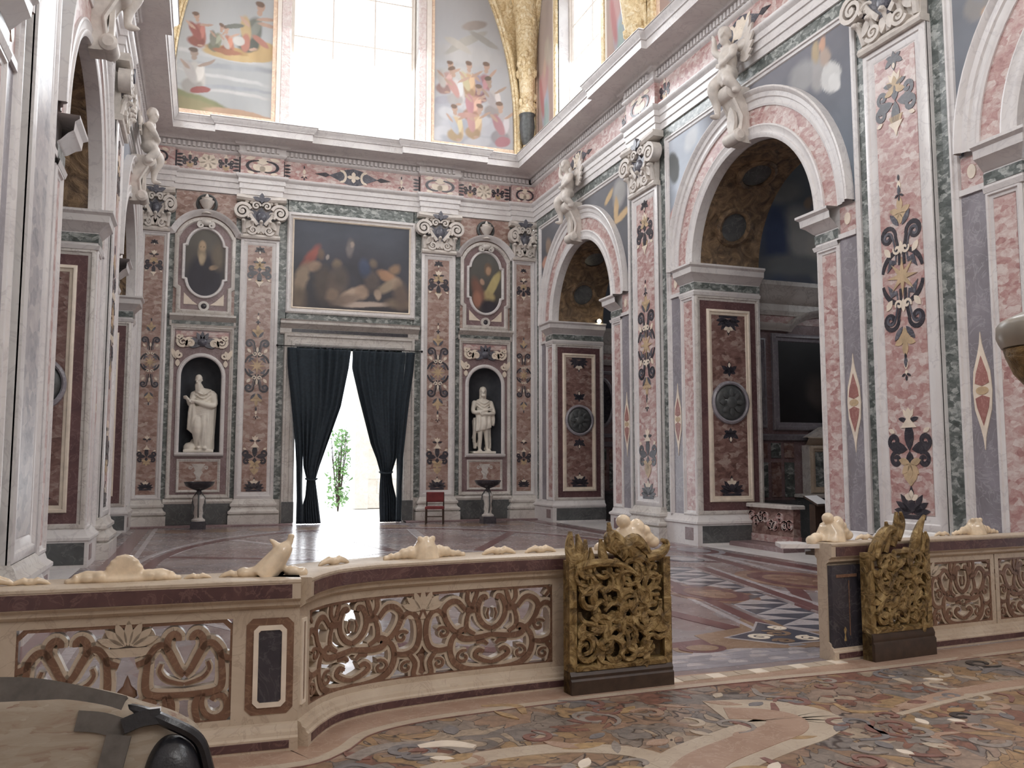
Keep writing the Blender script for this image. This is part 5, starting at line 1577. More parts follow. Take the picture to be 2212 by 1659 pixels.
MOT_A = []
for q, w in (([(0.0, 0.30), (0.03, 0.33), (0.065, 0.40), (0.093, 0.46), (0.088, 0.51), (0.062, 0.535), (0.038, 0.52), (0.036, 0.495)], 1.0),
             ([(0.085, 0.44), (0.115, 0.475), (0.15, 0.468), (0.18, 0.43), (0.2, 0.395), (0.25, 0.375)], 0.95),
             ([(0.185, 0.43), (0.195, 0.35), (0.2, 0.27), (0.19, 0.215), (0.15, 0.195), (0.08, 0.19), (0.0, 0.19)], 1.0),
             ([(0.09, 0.19), (0.065, 0.15), (0.062, 0.09), (0.08, 0.02)], 0.95),
             ([(0.10, 0.19), (0.095, 0.12), (0.12, 0.065), (0.17, 0.045), (0.215, 0.07), (0.228, 0.12), (0.205, 0.165), (0.165, 0.17), (0.145, 0.145)], 0.85),
             ([(0.0, 0.25), (0.05, 0.262), (0.1, 0.285), (0.13, 0.33), (0.12, 0.37)], 0.5)):
    MOT_A += [(c, w) for c in both2(catmull(q, 4))]
MOT_B = []
for q, w in (([(0.0, 0.31), (0.05, 0.34), (0.085, 0.40), (0.09, 0.47), (0.07, 0.53), (0.045, 0.545), (0.035, 0.52)], 0.95),
             ([(0.09, 0.45), (0.13, 0.46), (0.17, 0.45)], 1.2), ([(0.13, 0.47), (0.16, 0.53), (0.155, 0.60)], 0.8), ([(0.13, 0.46), (0.11, 0.53), (0.09, 0.60)], 0.8),
             ([(0.17, 0.455), (0.22, 0.52), (0.27, 0.52), (0.31, 0.47), (0.30, 0.40), (0.26, 0.33), (0.22, 0.30)], 0.95),
             ([(0.15, 0.44), (0.165, 0.38), (0.16, 0.32), (0.11, 0.28)], 0.8),
             ([(0.0, 0.27), (0.08, 0.255), (0.15, 0.25), (0.20, 0.265), (0.215, 0.30), (0.185, 0.32), (0.165, 0.30)], 1.0),
             ([(0.225, 0.30), (0.26, 0.25), (0.27, 0.17), (0.24, 0.09), (0.17, 0.04), (0.08, 0.025), (0.0, 0.03)], 1.05),
             ([(0.0, 0.07), (0.06, 0.09), (0.11, 0.13), (0.085, 0.165), (0.05, 0.15)], 0.75),
             ([(0.30, 0.42), (0.35, 0.47), (0.39, 0.46), (0.42, 0.40), (0.425, 0.30), (0.40, 0.22), (0.34, 0.19), (0.27, 0.20)], 0.95),
             ([(0.36, 0.19), (0.40, 0.12), (0.39, 0.04), (0.43, 0.01)], 0.9)):
    MOT_B += [(c, w) for c in both2(catmull(q, 4))]
for q, w in ((sp(0.315, 0.31, 0.045, 1.0, 0.5, 1), 0.5), (sp(0.185, 0.125, 0.05, 1.0, 2.0, -1), 0.5), (sp(0.345, 0.10, 0.04, 1.0, 1.0, 1), 0.45), ([(0.025, 0.20), (0.05, 0.225), (0.10, 0.22)], 0.6), ([(0.36, 0.52), (0.39, 0.56), (0.42, 0.6)], 0.6), ([(0.02, 0.38), (0.03, 0.42), (0.02, 0.46)], 0.35), ([(0.42, 0.42), (0.44, 0.48), (0.43, 0.54)], 0.5)):
    MOT_B += [(c, w) for c in both2(q)]


def panel(root, P, s0, s1, mot, nrep, k, shell=True):
    """pierced panel: chamfered frame, mirrored scrolls, shell in the middle of the top, finial below"""
    W_ = s1 - s0
    h0, h1 = 0.15, 0.80
    ch = 0.05
    oc = [(0, h0), (W_, h0), (W_, h1), (0, h1)]
    ic = [(0.045 + ch, h0 + 0.03), (W_ - 0.045 - ch, h0 + 0.03), (W_ - 0.045, h0 + 0.03 + ch), (W_ - 0.045, h1 - 0.05 - ch), (W_ - 0.045 - ch, h1 - 0.05), (0.045 + ch, h1 - 0.05), (0.045, h1 - 0.05 - ch), (0.045, h0 + 0.03 + ch)]
    # subdivide long edges so that the frame follows the curve
    def sub(L):
        out = []
        for i in range(len(L)):
            a, b = Vector(L[i]), Vector(L[(i + 1) % len(L)])
            m = max(1, int((b - a).length / 0.12))
            out += [tuple(a.lerp(b, j / m)) for j in range(m)]
        return out
    mb = MB()
    mb.ribbon(sub([(0.022, h0 + 0.01), (W_ - 0.022, h0 + 0.01), (W_ - 0.022, h1 - 0.02), (0.022, h1 - 0.02)]), 0.05, -0.08, 0.0, closed=True)
    P.bend(mb, s0).build('panel_frame', M['cream'], root)
    P.bend(MB().ribbon(sub(ic), 0.028, -0.06, -0.004, closed=True), s0).build('frame_inlay', M['sienna'], root)
    pitch = W_ / nrep
    for r in range(nrep):
        q = shift(mot, pitch * (r + 0.5), k)
        q = [([(x, h0 + 0.01 + y * 0.985) for x, y in c], w) for c, w in q]
        pieces(q, root, P, s0)
    for r in range(nrep + 1):
        x = pitch * r
        if 0 < r < nrep:
            mb = MB()
            mb.prism(arcpts(x, h1 - 0.17, 0.15, 0.145, 0.0, pi, 18), -0.07, -0.03)
            for a in range(-3, 4):
                mb.prism(leaf(x + 0.02 * sin(a * 0.45), h1 - 0.165, 0.145, 0.024, pi / 2 - a * 0.42), -0.03, 0.0)
            mb.prism([(x - 0.22, h1 - 0.13), (x - 0.15, h1 - 0.175), (x + 0.15, h1 - 0.175), (x + 0.22, h1 - 0.13), (x + 0.17, h1 - 0.2), (x + 0.07, h1 - 0.225), (x - 0.07, h1 - 0.225), (x - 0.17, h1 - 0.2)], -0.06, -0.005)
            P.bend(mb, s0).build('shell', M['cream'], root)
            mb = MB()
            for a in (-2.5, -1.5, -0.5, 0.5, 1.5, 2.5):
                mb.prism(leaf(x + 0.03 * sin(a * 0.45), h1 - 0.15, 0.10, 0.012, pi / 2 - a * 0.42), -0.03, -0.018)
            P.bend(mb, s0).build('shell_inlay', M['sienna'], root)
            mb = MB()
            mb.lathe([(0.0, 0.30), (0.012, 0.27), (0.022, 0.24), (0.05, 0.21), (0.055, 0.18), (0.03, 0.16), (0.045, 0.13), (0.035, 0.09), (0.06, 0.05), (0.06, 0.0)], 12, (0, 0, 0))
            mb.xf(Matrix(((1, 0, 0, x), (0, 0, 1, h0 + 0.02), (0, -0.5, 0, -0.05), (0, 0, 0, 1))))
            P.bend(mb, s0).build('finial', M['sienna'], root)


def crest(kind, x, P, s, root, k=1.0, lean=0.0):
    mb = MB()
    if kind == 'shell':
        for a in range(-4, 5):
            t = a * 0.30
            mb.tube([(0.03 * sin(t), 0, 0.0), (0.085 * sin(t), 0.0, 0.10 * cos(t)), (0.10 * sin(t), -0.01, 0.155 * cos(t) + 0.005)], [0.03, 0.034, 0.024], 8)
        for e in (1, -1):
            for c, r in (((0.13 * e, 0, 0.035), 0.045), ((0.19 * e, -0.01, 0.03), 0.035), ((0.245 * e, 0, 0.022), 0.03), ((0.29 * e, 0.0, 0.016), 0.022)):
                mb.ell(c, (r * 1.2, r, r * 0.9))
            mb.tube([(0.1 * e, 0.0, 0.05), (0.2 * e, 0.01, 0.06), (0.27 * e, 0.0, 0.04), (0.25 * e, -0.02, 0.055)], [0.02, 0.018, 0.014, 0.01], 6)
        mb.ell((0, 0, 0.02), (0.2, 0.05, 0.03))
    elif kind == 'leaf':
        for e in (1, -1):
            mb.tube([(0, 0, 0.02), (0.05 * e, 0, 0.045), (0.11 * e, 0, 0.028), (0.15 * e, 0, 0.008)], [0.03, 0.03, 0.02, 0.008], 8)
        for a in (-1, 0, 1):
            mb.ell((0.035 * a, 0, 0.04), (0.025, 0.035, 0.025))
    elif kind == 'crown':
        mb.tube([(0, 0, 0.0), (0, 0, 0.09), (0, 0, 0.15)], [0.11, 0.085, 0.05], 10)
        for a in (-1, 0, 1):
            mb.ell((0.05 * a, -0.02, 0.145), (0.022, 0.025, 0.025))
        mb.ell((0, -0.04, 0.07), (0.055, 0.05, 0.06))
        for e in (1, -1):
            for c, r in (((0.11 * e, 0, 0.05), 0.05), ((0.165 * e, 0, 0.045), 0.042), ((0.215 * e, 0, 0.03), 0.03), ((0.26 * e, 0.0, 0.03), 0.026), ((0.3 * e, 0, 0.018), 0.024)):
                mb.ell(c, (r, r * 0.8, r))
    elif kind == 'bird':
        mb.tube([(-0.10, 0, 0.0), (-0.03, 0, 0.08), (0.03, 0, 0.16), (0.06, 0, 0.19)], [0.08, 0.072, 0.055, 0.035], 10)
        mb.tube([(0.03, 0, 0.17), (0.065, 0, 0.21), (0.075, 0, 0.255)], [0.03, 0.022, 0.02], 8)
        mb.tube([(0.0, 0, 0.17), (-0.03, 0, 0.205), (-0.055, 0, 0.225)], [0.03, 0.018, 0.01], 8)
        for c in ((-0.15, 0, 0.03), (-0.2, 0, 0.03), (0.08, 0, 0.03), (0.13, 0, 0.02)):
            mb.ell(c, (0.05, 0.045, 0.035))
    elif kind == 'bust':
        mb.tube([(0, 0, 0.0), (0.01, 0, 0.09), (-0.02, 0, 0.16)], [0.14, 0.115, 0.07], 10)
        mb.ell((-0.045, -0.03, 0.2), (0.055, 0.05, 0.05))
        mb.ell((0.06, -0.03, 0.15), (0.06, 0.06, 0.07))
        for c in ((-0.15, 0, 0.04), (-0.2, 0, 0.02), (0.16, 0, 0.08), (0.2, 0, 0.05), (0.13, 0, 0.13)):
            mb.ell(c, (0.055, 0.05, 0.045))
    p, n = P.at(s)
    Mx = Matrix.Translation((p.x - n.x * 0.14, p.y - n.y * 0.14, BZ - 0.008)) @ Matrix.Rotation(atan2(n.x, -n.y), 4, 'Z') @ Matrix.Diagonal((k, k, k, 1))
    o = mb.build('crest_' + {'bird': 'leaf', 'bust': 'shell'}.get(kind, kind), M['onyx'], root, Mx)
    organic(o, 0.009, 3)


def piernl(root, P, s0, s1):
    """solid pier with an inlaid panel"""
    P.bend(MB().box(s0, s1, 0.15, 0.80, -0.28, 0.0)).build('pier', M['cream'], root, smooth=False)
    w = s1 - s0

    def oct_(a, b, c):
        return [(s0 + a + c, 0.17 + a), (s1 - a - c, 0.17 + a), (s1 - a, 0.17 + a + c), (s1 - a, 0.78 - a - c), (s1 - a - c, 0.78 - a), (s0 + a + c, 0.78 - a), (s0 + a, 0.78 - a - c), (s0 + a, 0.17 + a + c)]
    P.bend(MB().prism(oct_(0.03, 0, 0.035), -0.01, 0.005)).build('pier_panel', M['sienna'], root, smooth=False)
    P.bend(MB().ribbon(oct_(0.085, 0, 0.02), 0.028, 0.0, 0.016, closed=True)).build('pier_frame', M['ivory'], root, smooth=False)
    P.bend(MB().prism(oct_(0.10, 0, 0.015), 0.0, 0.009)).build('pier_inlay', M['ink'], root, smooth=False)


R1 = thing('marble_balustrade', 'long pierced cream marble balustrade left of the opening, straight then curving behind the broad gate', 'balustrade')
rails(R1, P_STR)
xs = -2.9
panel(R1, P_STR, 1.94, 3.15, MOT_A, 2, 1.03)
piernl(R1, P_STR, 3.15, 3.48)
piernl(R1, P_STR, 1.64, 1.94)
panel(R1, P_STR, 0.40, 1.64, MOT_A, 2, 1.03)
piernl(R1, P_STR, 0.02, 0.40)
for kd, s_, k_ in (('shell', 2.50, 1.0), ('leaf', 2.02, 0.7), ('leaf', 2.9, 0.55), ('bird', 3.36, 1.0), ('leaf', 3.12, 0.7), ('leaf', 3.52, 0.5), ('leaf', 1.8, 1.0), ('shell', 1.0, 1.0)):
    crest(kd, 0, P_STR, min(s_, P_STR.L - 0.02), R1, k_)
R2 = R1
rails(R2, P_CUR)
P_CUR.bend(MB().box(0.0, 0.14, 0.15, 0.80, -0.28, 0.0)).build('pier', M['cream'], R2, smooth=False)
P_CUR.bend(MB().ribbon([(0.045, 0.24), (0.10, 0.24), (0.10, 0.72), (0.045, 0.72)], 0.02, 0.0, 0.012, closed=True)).build('pier_frame', M['ivory'], R2, smooth=False)
P_CUR.bend(MB().box(0.055, 0.09, 0.25, 0.71, -0.005, 0.006)).build('pier_inlay', M['sienna'], R2, smooth=False)
panel(R2, P_CUR, 0.14, 2.28, MOT_B, 2, 1.2)
P_CUR.bend(MB().box(2.28, P_CUR.L, 0.15, 0.80, -0.28, 0.0)).build('end_pier', M['cream'], R2, smooth=False)
for kd, s_, k_ in (('leaf', 0.62, 0.9), ('crown', 1.28, 1.0), ('leaf', 1.86, 0.95), ('leaf', 2.2, 0.9), ('bust', 2.95, 1.15)):
    crest(kd, 0, P_CUR, s_, R2, k_)
R3 = thing('marble_balustrade', 'pierced cream marble balustrade at the right of the opening, behind the narrow gilt gate', 'balustrade')
rails(R3, P_RGT, 0.34)
P_RGT.bend(MB().box(0.0, 0.36, 0.15, 0.80, -0.10, 0.0)).build('end_pier', M['cream'], R3, smooth=False)
P_RGT.bend(MB().box(0.015, 0.36, 0.03, 0.79, -0.005, 0.05)).build('pier_panel', M['ink'], R3, smooth=False)
P_RGT.bend(MB().box(0.06, 0.30, 0.69, 0.715, 0.0, 0.056)).build('pier_strip', M['sienna'], R3, smooth=False)
P_RGT.bend(MB().box(0.20, 0.208, 0.2, 0.66, 0.0, 0.056)).build('pier_strip', M['sienna'], R3, smooth=False)
mb = MB().lathe([(0.0, 0.0), (0.018, 0.02), (0.012, 0.07), (0.02, 0.11), (0.0, 0.16)], 10)
mb.xf(Matrix(((1, 0, 0, 0.15), (0, 0, 1, 0.14), (0, -1, 0, 0.04), (0, 0, 0, 1))))
P_RGT.bend(mb).build('bolt', M['giltwood'], R3)
panel(R3, P_RGT, 0.4, 2.1, MOT_B, 2, 0.95)
panel(R3, P_RGT, 2.12, 3.8, MOT_B, 2, 0.95)
MB().prism([(4.74, 6.42), (5.06, 6.30), (5.06, 6.62), (4.86, 6.66)], 0.93, 0.965).build('rail_slab', M['white'], R3, smooth=False)
for kd, s_, k_ in (('bust', 0.2, 1.05), ('leaf', 0.62, 0.8), ('crown', 2.05, 1.0), ('leaf', 1.6, 0.7), ('shell', 3.2, 0.9)):
    crest(kd, 0, P_RGT, s_, R3, k_)

# ================================================================== GILT GATES
M['giltdark'] = stucco('dark_gilt_ground', (0.05, 0.03, 0.015), (0.11, 0.07, 0.03), (0.2, 0.13, 0.06), 9, 0.1, 0.5, 0.6)


def gate(name, label, p0, p1, hs, seed, spikes, base_h=0.14):
    p0, p1 = Vector(p0), Vector(p1)
    L = (p1 - p0).length
    d = (p1 - p0) / L
    root = thing(name, label, 'gate', (p0.x, p0.y, 0), atan2(d.y, d.x))
    Gm = Matrix(((1, 0, 0, 0), (0, 0, -1, 0), (0, 1, 0, 0), (0, 0, 0, 1)))     # x along, y up, z towards the viewer
    H = hs
    r = random.Random(seed)
    MB().box(0, 0.06, 0.0, H, -0.10, 0.0).build('stile', M['giltwood'], root, Gm, smooth=False)
    mb = MB().box(L - 0.06, L, 0.0, H, -0.10, 0.0)
    mb.box(L - 0.01, L + 0.025, 0.1, H * 0.68, -0.1, -0.03)
    mb.build('stile', M['giltwood'], root, Gm, smooth=False)
    MB().sweep([(0, 0), (L, 0)], [(-0.1, 0.0), (0.03, 0.0), (0.03, base_h * 0.7), (0.015, base_h * 0.8), (0.02, base_h * 0.95), (0.0, base_h * 1.15), (-0.1, base_h * 1.15)], False, True).build('base_board', M['wood'], root)
    MB().sweep([(0.05, 0), (L - 0.05, 0)], [(-0.08, base_h * 1.15), (0.01, base_h * 1.15), (0.015, base_h * 1.15 + 0.03), (-0.01, base_h * 1.15 + 0.05), (-0.08, base_h * 1.15 + 0.05)], False, True).build('lower_rail', M['giltwood'], root)
    MB().box(0.04, L - 0.04, base_h, H - 0.04, -0.075, -0.065).build('back_panel', M['giltdark'], root, Gm, smooth=False) if seed == 1 else None
    y0 = base_h * 1.15 + 0.04
    # carved scrolls: each one is a part
    cols_, rows_ = (6, 7) if L > 0.8 else (5, 6)
    for i in range(cols_ * rows_):
        cx = 0.1 + (L - 0.2) * ((i % cols_) + r.uniform(0.2, 0.8)) / cols_
        cy = y0 + 0.04 + (H - y0 - 0.08) * ((i // cols_) + r.uniform(0.2, 0.8)) / rows_
        R_ = r.uniform(0.07, 0.125)
        a0 = r.uniform(0, 2 * pi)
        dd = r.choice((1, -1))
        tr = r.uniform(0.8, 1.4)
        n = 18
        q = [(min(max(x, 0.03), L - 0.03), min(max(y, y0), H), r.uniform(-0.006, 0.006) - 0.02 + 0.03 * (1 - k_ / n)) for k_, (x, y) in enumerate(spiral(cx, cy, R_, R_ * 0.2, a0, a0 + dd * tr * 2 * pi, n))]
        MB().tube(q, [0.014 + 0.012 * sin(pi * k_ / n) for k_ in range(n + 1)], 6).build('carved_scroll', M['giltwood'], root, Gm)
    for i in range(24):
        cx, cy, a = r.uniform(0.1, L - 0.1), r.uniform(y0 + 0.05, H - 0.1), r.uniform(0, 2 * pi)
        MB().prism(leaf(cx, cy, r.uniform(0.1, 0.2), 0.03, a), -0.05, 0.01 + r.uniform(0, 0.015)).build('carved_leaf', M['giltwood'], root, Gm, smooth=False)
    # broken crest of scrolls and leaf tips
    for pts, rad in spikes:
        q = catmull([(x, y, z) for x, y, z in pts], 5)
        n = len(q)
        MB().tube(q, [rad * (0.55 + 0.45 * sin(pi * (0.2 + 0.75 * k_ / (n - 1)))) * (1 - 0.55 * k_ / (n - 1)) for k_ in range(n)], 8).build('crest_scroll', M['giltwood'], root, Gm)
    return root


gate('gilt_gate', 'broad carved gilt gate leaf standing left of the opening, with a ragged scrolled crest', (2.545, 5.93), (3.405, 5.98), 0.95, 1,
     [([(0.05, 0.9, -0.03), (0.02, 1.05, -0.03), (0.03, 1.16, -0.04)], 0.055), ([(0.07, 0.92, -0.03), (0.09, 1.05, -0.02), (0.08, 1.14, -0.03)], 0.05), ([(0.1, 0.9, -0.04), (0.14, 1.0, -0.03), (0.15, 1.1, -0.03)], 0.045), ([(0.15, 0.86, -0.02), (0.19, 0.95, -0.02), (0.19, 1.04, -0.03)], 0.04),
      ([(0.62, 0.93, -0.03), (0.48, 1.03, -0.03), (0.36, 1.12, -0.02), (0.33, 1.04, 0.0), (0.38, 1.0, 0.01)], 0.07), ([(0.42, 1.0, -0.02), (0.36, 1.1, -0.02), (0.345, 1.22, -0.03)], 0.05), ([(0.3, 0.92, -0.02), (0.28, 1.02, -0.02), (0.27, 1.1, -0.02)], 0.045),
      ([(0.42, 0.96, -0.03), (0.55, 1.08, -0.02), (0.66, 1.0, -0.02), (0.72, 0.92, -0.01)], 0.07), ([(0.5, 1.05, -0.02), (0.57, 1.1, 0.0), (0.6, 1.06, 0.01)], 0.045), ([(0.66, 0.95, -0.02), (0.78, 0.98, 0.0), (0.83, 1.05, 0.0), (0.78, 1.08, 0.01)], 0.05), ([(0.05, 0.9, 0), (0.25, 0.93, 0.01), (0.45, 0.9, 0.01), (0.6, 0.8, 0.01)], 0.04)])
gate('gilt_gate', 'narrow dark carved gilt gate leaf folded against the right-hand balustrade', (5.36, 6.06), (6.10, 6.14), 0.90, 5,
     [([(0.08, 0.86, -0.03), (0.14, 0.98, -0.02), (0.24, 1.08, -0.02), (0.34, 1.08, -0.02), (0.36, 1.0, 0.0)], 0.065), ([(0.3, 0.95, -0.03), (0.36, 1.1, -0.02), (0.37, 1.24, -0.02)], 0.05), ([(0.36, 1.0, -0.02), (0.43, 1.14, -0.02), (0.4, 1.24, 0.0)], 0.045), ([(0.2, 0.9, -0.02), (0.25, 1.05, -0.02), (0.24, 1.16, -0.02)], 0.045),
      ([(0.58, 0.86, -0.03), (0.6, 1.0, -0.02), (0.66, 1.12, -0.02), (0.72, 1.2, -0.02)], 0.055), ([(0.66, 0.88, -0.03), (0.68, 1.0, -0.02), (0.62, 1.1, -0.02)], 0.05), ([(0.05, 0.84, -0.02), (0.06, 0.95, -0.01), (0.1, 1.0, 0)], 0.04), ([(0.7, 0.86, -0.02), (0.72, 0.98, -0.01), (0.7, 1.06, 0)], 0.04)], 0.2)

# ================================================================== FLOOR OF THE CHOIR
def choir_slab(poly, name, mat, z=0.004):
    return slab(poly, name, mat, floor_c, z)


def thick(path, w, name, mat, z, taper=True):
    n = len(path)
    sc = [0.35 + 0.65 * sin(pi * (0.08 + 0.84 * i / (n - 1))) for i in range(n)] if taper else None
    return MB().ribbon(path, w, -0.006, z, sc).build(name, M[mat], floor_c, smooth=False)


M['salmon'] = marble('salmon_floor_stone', (0.42, 0.285, 0.21), (0.35, 0.225, 0.16), (0.50, 0.38, 0.3), 4.0, 0.35)
M['buff'] = marble('buff_floor_stone', (0.54, 0.455, 0.355), (0.47, 0.38, 0.29), (0.40, 0.31, 0.24), 4.0, 0.35)
M['slatef'] = plain('grey_blue_floor_stone', (0.20, 0.185, 0.185), 0.35, var=0.3, scale=20)
M['winef'] = plain('wine_floor_stone', (0.23, 0.12, 0.10), 0.35, var=0.35, scale=20)
M['ochref'] = plain('ochre_floor_stone', (0.40, 0.27, 0.145), 0.35, var=0.3, scale=20)
M['greyf'] = plain('warm_grey_floor_stone', (0.30, 0.26, 0.23), 0.35, var=0.3, scale=20)
M['blackf'] = plain('black_floor_joint', (0.05, 0.045, 0.045), 0.35, var=0.2)
# border that follows the balustrade: warm plain band, pale band, thin dark line, then the scroll field
bor = Path(catmull([(-2.9, 5.25), (-0.5, 5.25), (0.45, 5.18), (0.72, 5.3), (0.95, 5.6), (1.35, 5.78), (1.9, 5.86), (2.6, 5.92), (3.5, 5.96), (4.3, 5.96), (5.2, 5.95), (6.2, 6.02), (7.4, 6.1), (9.2, 6.2)], 5))
MB().sweep(bor.pts(), [(-0.22, -0.006), (-0.22, 0.003), (0.05, 0.003), (0.05, -0.006)], False, True).build('border_band', M['salmon'], floor_c, smooth=False)
MB().sweep(bor.pts(), [(0.05, -0.006), (0.05, 0.004), (0.13, 0.004), (0.13, -0.006)], False, True).build('border_band', M['buff'], floor_c, smooth=False)
MB().sweep(bor.pts(), [(0.13, -0.006), (0.13, 0.005), (0.14, 0.005), (0.14, -0.006)], False, True).build('border_line', M['winef'], floor_c, smooth=False)
# threshold of cream blocks in the opening
for i in range(13):
    x = 3.38 + i * 0.135
    choir_slab([(x, 5.985 + i * 0.008), (x + 0.129, 5.99 + i * 0.008), (x + 0.129, 6.115 + i * 0.008), (x, 6.11 + i * 0.008)], 'threshold_block', 'buff' if i % 3 else 'ivory', 0.008)
# big C-shaped bands seen in the foreground
for pts, w, mt, z in (([(2.45, 4.18), (2.75, 4.42), (3.2, 4.62), (3.55, 4.75), (3.75, 4.92), (3.62, 5.14), (3.3, 5.22)], 0.52, 'buff', 0.004), ([(2.45, 4.18), (2.75, 4.42), (3.2, 4.62), (3.5, 4.75), (3.62, 4.92), (3.54, 5.06), (3.34, 5.16)], 0.26, 'salmon', 0.007)):
    thick(catmull(pts, 6), w, 'inlay_band', mt, z, False)
thick(catmull([(1.2, 4.75), (1.6, 4.88), (2.05, 4.86), (2.4, 4.66), (2.5, 4.35)], 6), 0.16, 'inlay_band', 'buff', 0.005, False)
thick(catmull([(0.85, 5.08), (1.02, 5.22), (1.25, 5.22), (1.45, 5.1), (1.5, 4.98)], 6), 0.10, 'inlay_band', 'greyf', 0.006, False)
thick(catmull([(1.25, 5.16), (1.42, 5.16), (1.56, 5.05)], 6), 0.11, 'inlay_leaf', 'ivory', 0.009)
thick(catmull([(4.55, 4.85), (5.0, 5.0), (5.6, 5.1), (6.4, 5.12)], 6), 0.16, 'inlay_band', 'salmon', 0.005, False)
thick(catmull([(4.4, 4.75), (5.0, 4.9), (5.6, 5.0), (6.4, 5.02)], 6), 0.05, 'inlay_band', 'buff', 0.007, False)
rs = random.Random(12)
pal = ['slatef', 'winef', 'ochref', 'greyf', 'slatef', 'winef', 'buff', 'ochref', 'salmon']
cnt = 0
for tries in range(900):
    # denser and larger where the photograph is nearest
    y = rs.uniform(3.0, 5.85)
    x = rs.uniform(-0.3 + (5.0 - y) * 0.2, 7.2)
    q, n = bor.at(min(range(0, 1000), key=lambda t: (bor.at(t / 1000 * bor.L)[0] - Vector((x, y))).length) / 1000 * bor.L) if False else (None, None)
    lim = 5.75 + 0.03 * x if x > 1.3 else (5.1 if x < 0.75 else 5.35)
    if y > lim - 0.12:
        continue
    if cnt >= 280:
        break
    k = rs.random()
    a = rs.uniform(0, 2 * pi)
    if k < 0.5:
        choir_slab(leaf(x, y, rs.uniform(0.14, 0.30), rs.uniform(0.025, 0.055), a), 'inlay_leaf', rs.choice(pal), rs.uniform(0.003, 0.006))
    elif k < 0.8:
        R_ = rs.uniform(0.07, 0.17)
        thick(spiral(x, y, R_, R_ * 0.25, a, a + rs.choice((1, -1)) * rs.uniform(3.5, 7), 16), rs.uniform(0.03, 0.055), 'inlay_scroll', rs.choice(['blackf', 'slatef', 'buff', 'greyf', 'winef', 'salmon']), rs.uniform(0.005, 0.008))
    elif k < 0.93:
        thick(catmull([(x, y), (x + 0.2 * cos(a), y + 0.2 * sin(a)), (x + 0.35 * cos(a + 0.7), y + 0.35 * sin(a + 0.7))], 5), rs.uniform(0.04, 0.08), 'inlay_ribbon', rs.choice(pal), 0.0045)
    else:
        choir_slab(leaf(x, y, rs.uniform(0.10, 0.2), 0.035, a), 'inlay_leaf', 'ivory', 0.008)
    cnt += 1

# ================================================================== STATUES AND CHERUBS
def limb(mb, pts, rad, n=10):
    q = catmull(pts, 4)
    m = len(rad)
    rr = []
    for i in range(len(q)):
        t = i / (len(q) - 1) * (m - 1)
        j = min(int(t), m - 2)
        rr.append(rad[j] + (rad[j + 1] - rad[j]) * (t - j))
    mb.tube(q, rr, n)
    mb.ell(q[0], rr[0] * 0.98, n=2)
    mb.ell(q[-1], rr[-1] * 0.98, n=2)


def head(mb, c, s_, yaw=0.0, tilt=0.0, beard=0.0, hair=0.0):
    R_ = Matrix.Rotation(yaw, 3, 'Y') @ Matrix.Rotation(tilt, 3, 'X')

    def at(x, y, z):
        q = R_ @ Vector((x * s_, y * s_, z * s_))
        return (c[0] + q.x, c[1] + q.y, c[2] + q.z)
    mb.ell(at(0, 0.06, -0.01), (0.088 * s_, 0.112 * s_, 0.10 * s_))
    mb.ell(at(0, -0.03, 0.025), (0.066 * s_, 0.09 * s_, 0.078 * s_))
    mb.tube([at(0, 0.045, 0.085), at(0, 0.0, 0.118), at(0, -0.012, 0.10)], [0.012 * s_, 0.02 * s_, 0.016 * s_], 8)
    for e in (1, -1):
        mb.ell(at(0.034 * e, 0.052, 0.088), (0.026 * s_, 0.009 * s_, 0.012 * s_), n=1)
        mb.ell(at(0.034 * e, 0.032, 0.084), (0.013 * s_, 0.010 * s_, 0.010 * s_), n=1)
        mb.ell(at(0.09 * e, 0.02, -0.005), (0.014 * s_, 0.032 * s_, 0.02 * s_), n=1)
    mb.ell(at(0, -0.05, 0.092), (0.028 * s_, 0.009 * s_, 0.014 * s_), n=1)
    if beard:
        for x in (-0.035, 0.0, 0.035):
            mb.tube([at(x, -0.06, 0.07), at(x * 0.8, -0.06 - 0.12 * beard, 0.10), at(x * 0.3, -0.06 - 0.26 * beard, 0.09)], [0.036 * s_, 0.032 * s_, 0.014 * s_], 8)
    if hair:
        for i in range(12):
            a = pi * (0.02 + i / 11 * 0.96)
            x, z = cos(a), -sin(a)
            mb.tube([at(x * 0.05, 0.14, z * 0.05), at(x * 0.078, 0.07, z * 0.09 - 0.0), at(x * 0.085, 0.07 - 0.24 * hair, z * 0.08 - 0.01)], [0.026 * s_, 0.028 * s_, 0.015 * s_], 8)


def hand(mb, c, d, s_=1.0, side=(1, 0, 0)):
    d = Vector(d).normalized()
    sd = (Vector(side) - d * Vector(side).dot(d)).normalized()
    c = Vector(c)
    mb.ell(tuple(c + d * 0.04 * s_), (0.045 * s_, 0.045 * s_, 0.035 * s_))
    dn = d.cross(sd)
    for i, L in enumerate((0.075, 0.09, 0.085, 0.065)):
        o = c + d * 0.065 * s_ + sd * (i - 1.5) * 0.023 * s_
        mb.tube([tuple(o), tuple(o + d * L * 0.55 * s_ - dn * 0.008 * s_), tuple(o + d * L * 0.9 * s_ - dn * 0.03 * s_)], [0.013 * s_, 0.012 * s_, 0.010 * s_], 6)
    o = c + sd * -0.04 * s_ + d * 0.02 * s_
    mb.tube([tuple(o), tuple(o + (d * 0.05 - sd * 0.025) * s_), tuple(o + (d * 0.075 - sd * 0.015 - dn * 0.015) * s_)], [0.015 * s_, 0.014 * s_, 0.011 * s_], 6)


FST = Matrix(((1, 0, 0, 0), (0, 0, -1, 0), (0, 1, 0, 0), (0, 0, 0, 1)))     # x across, y up, z towards the nave


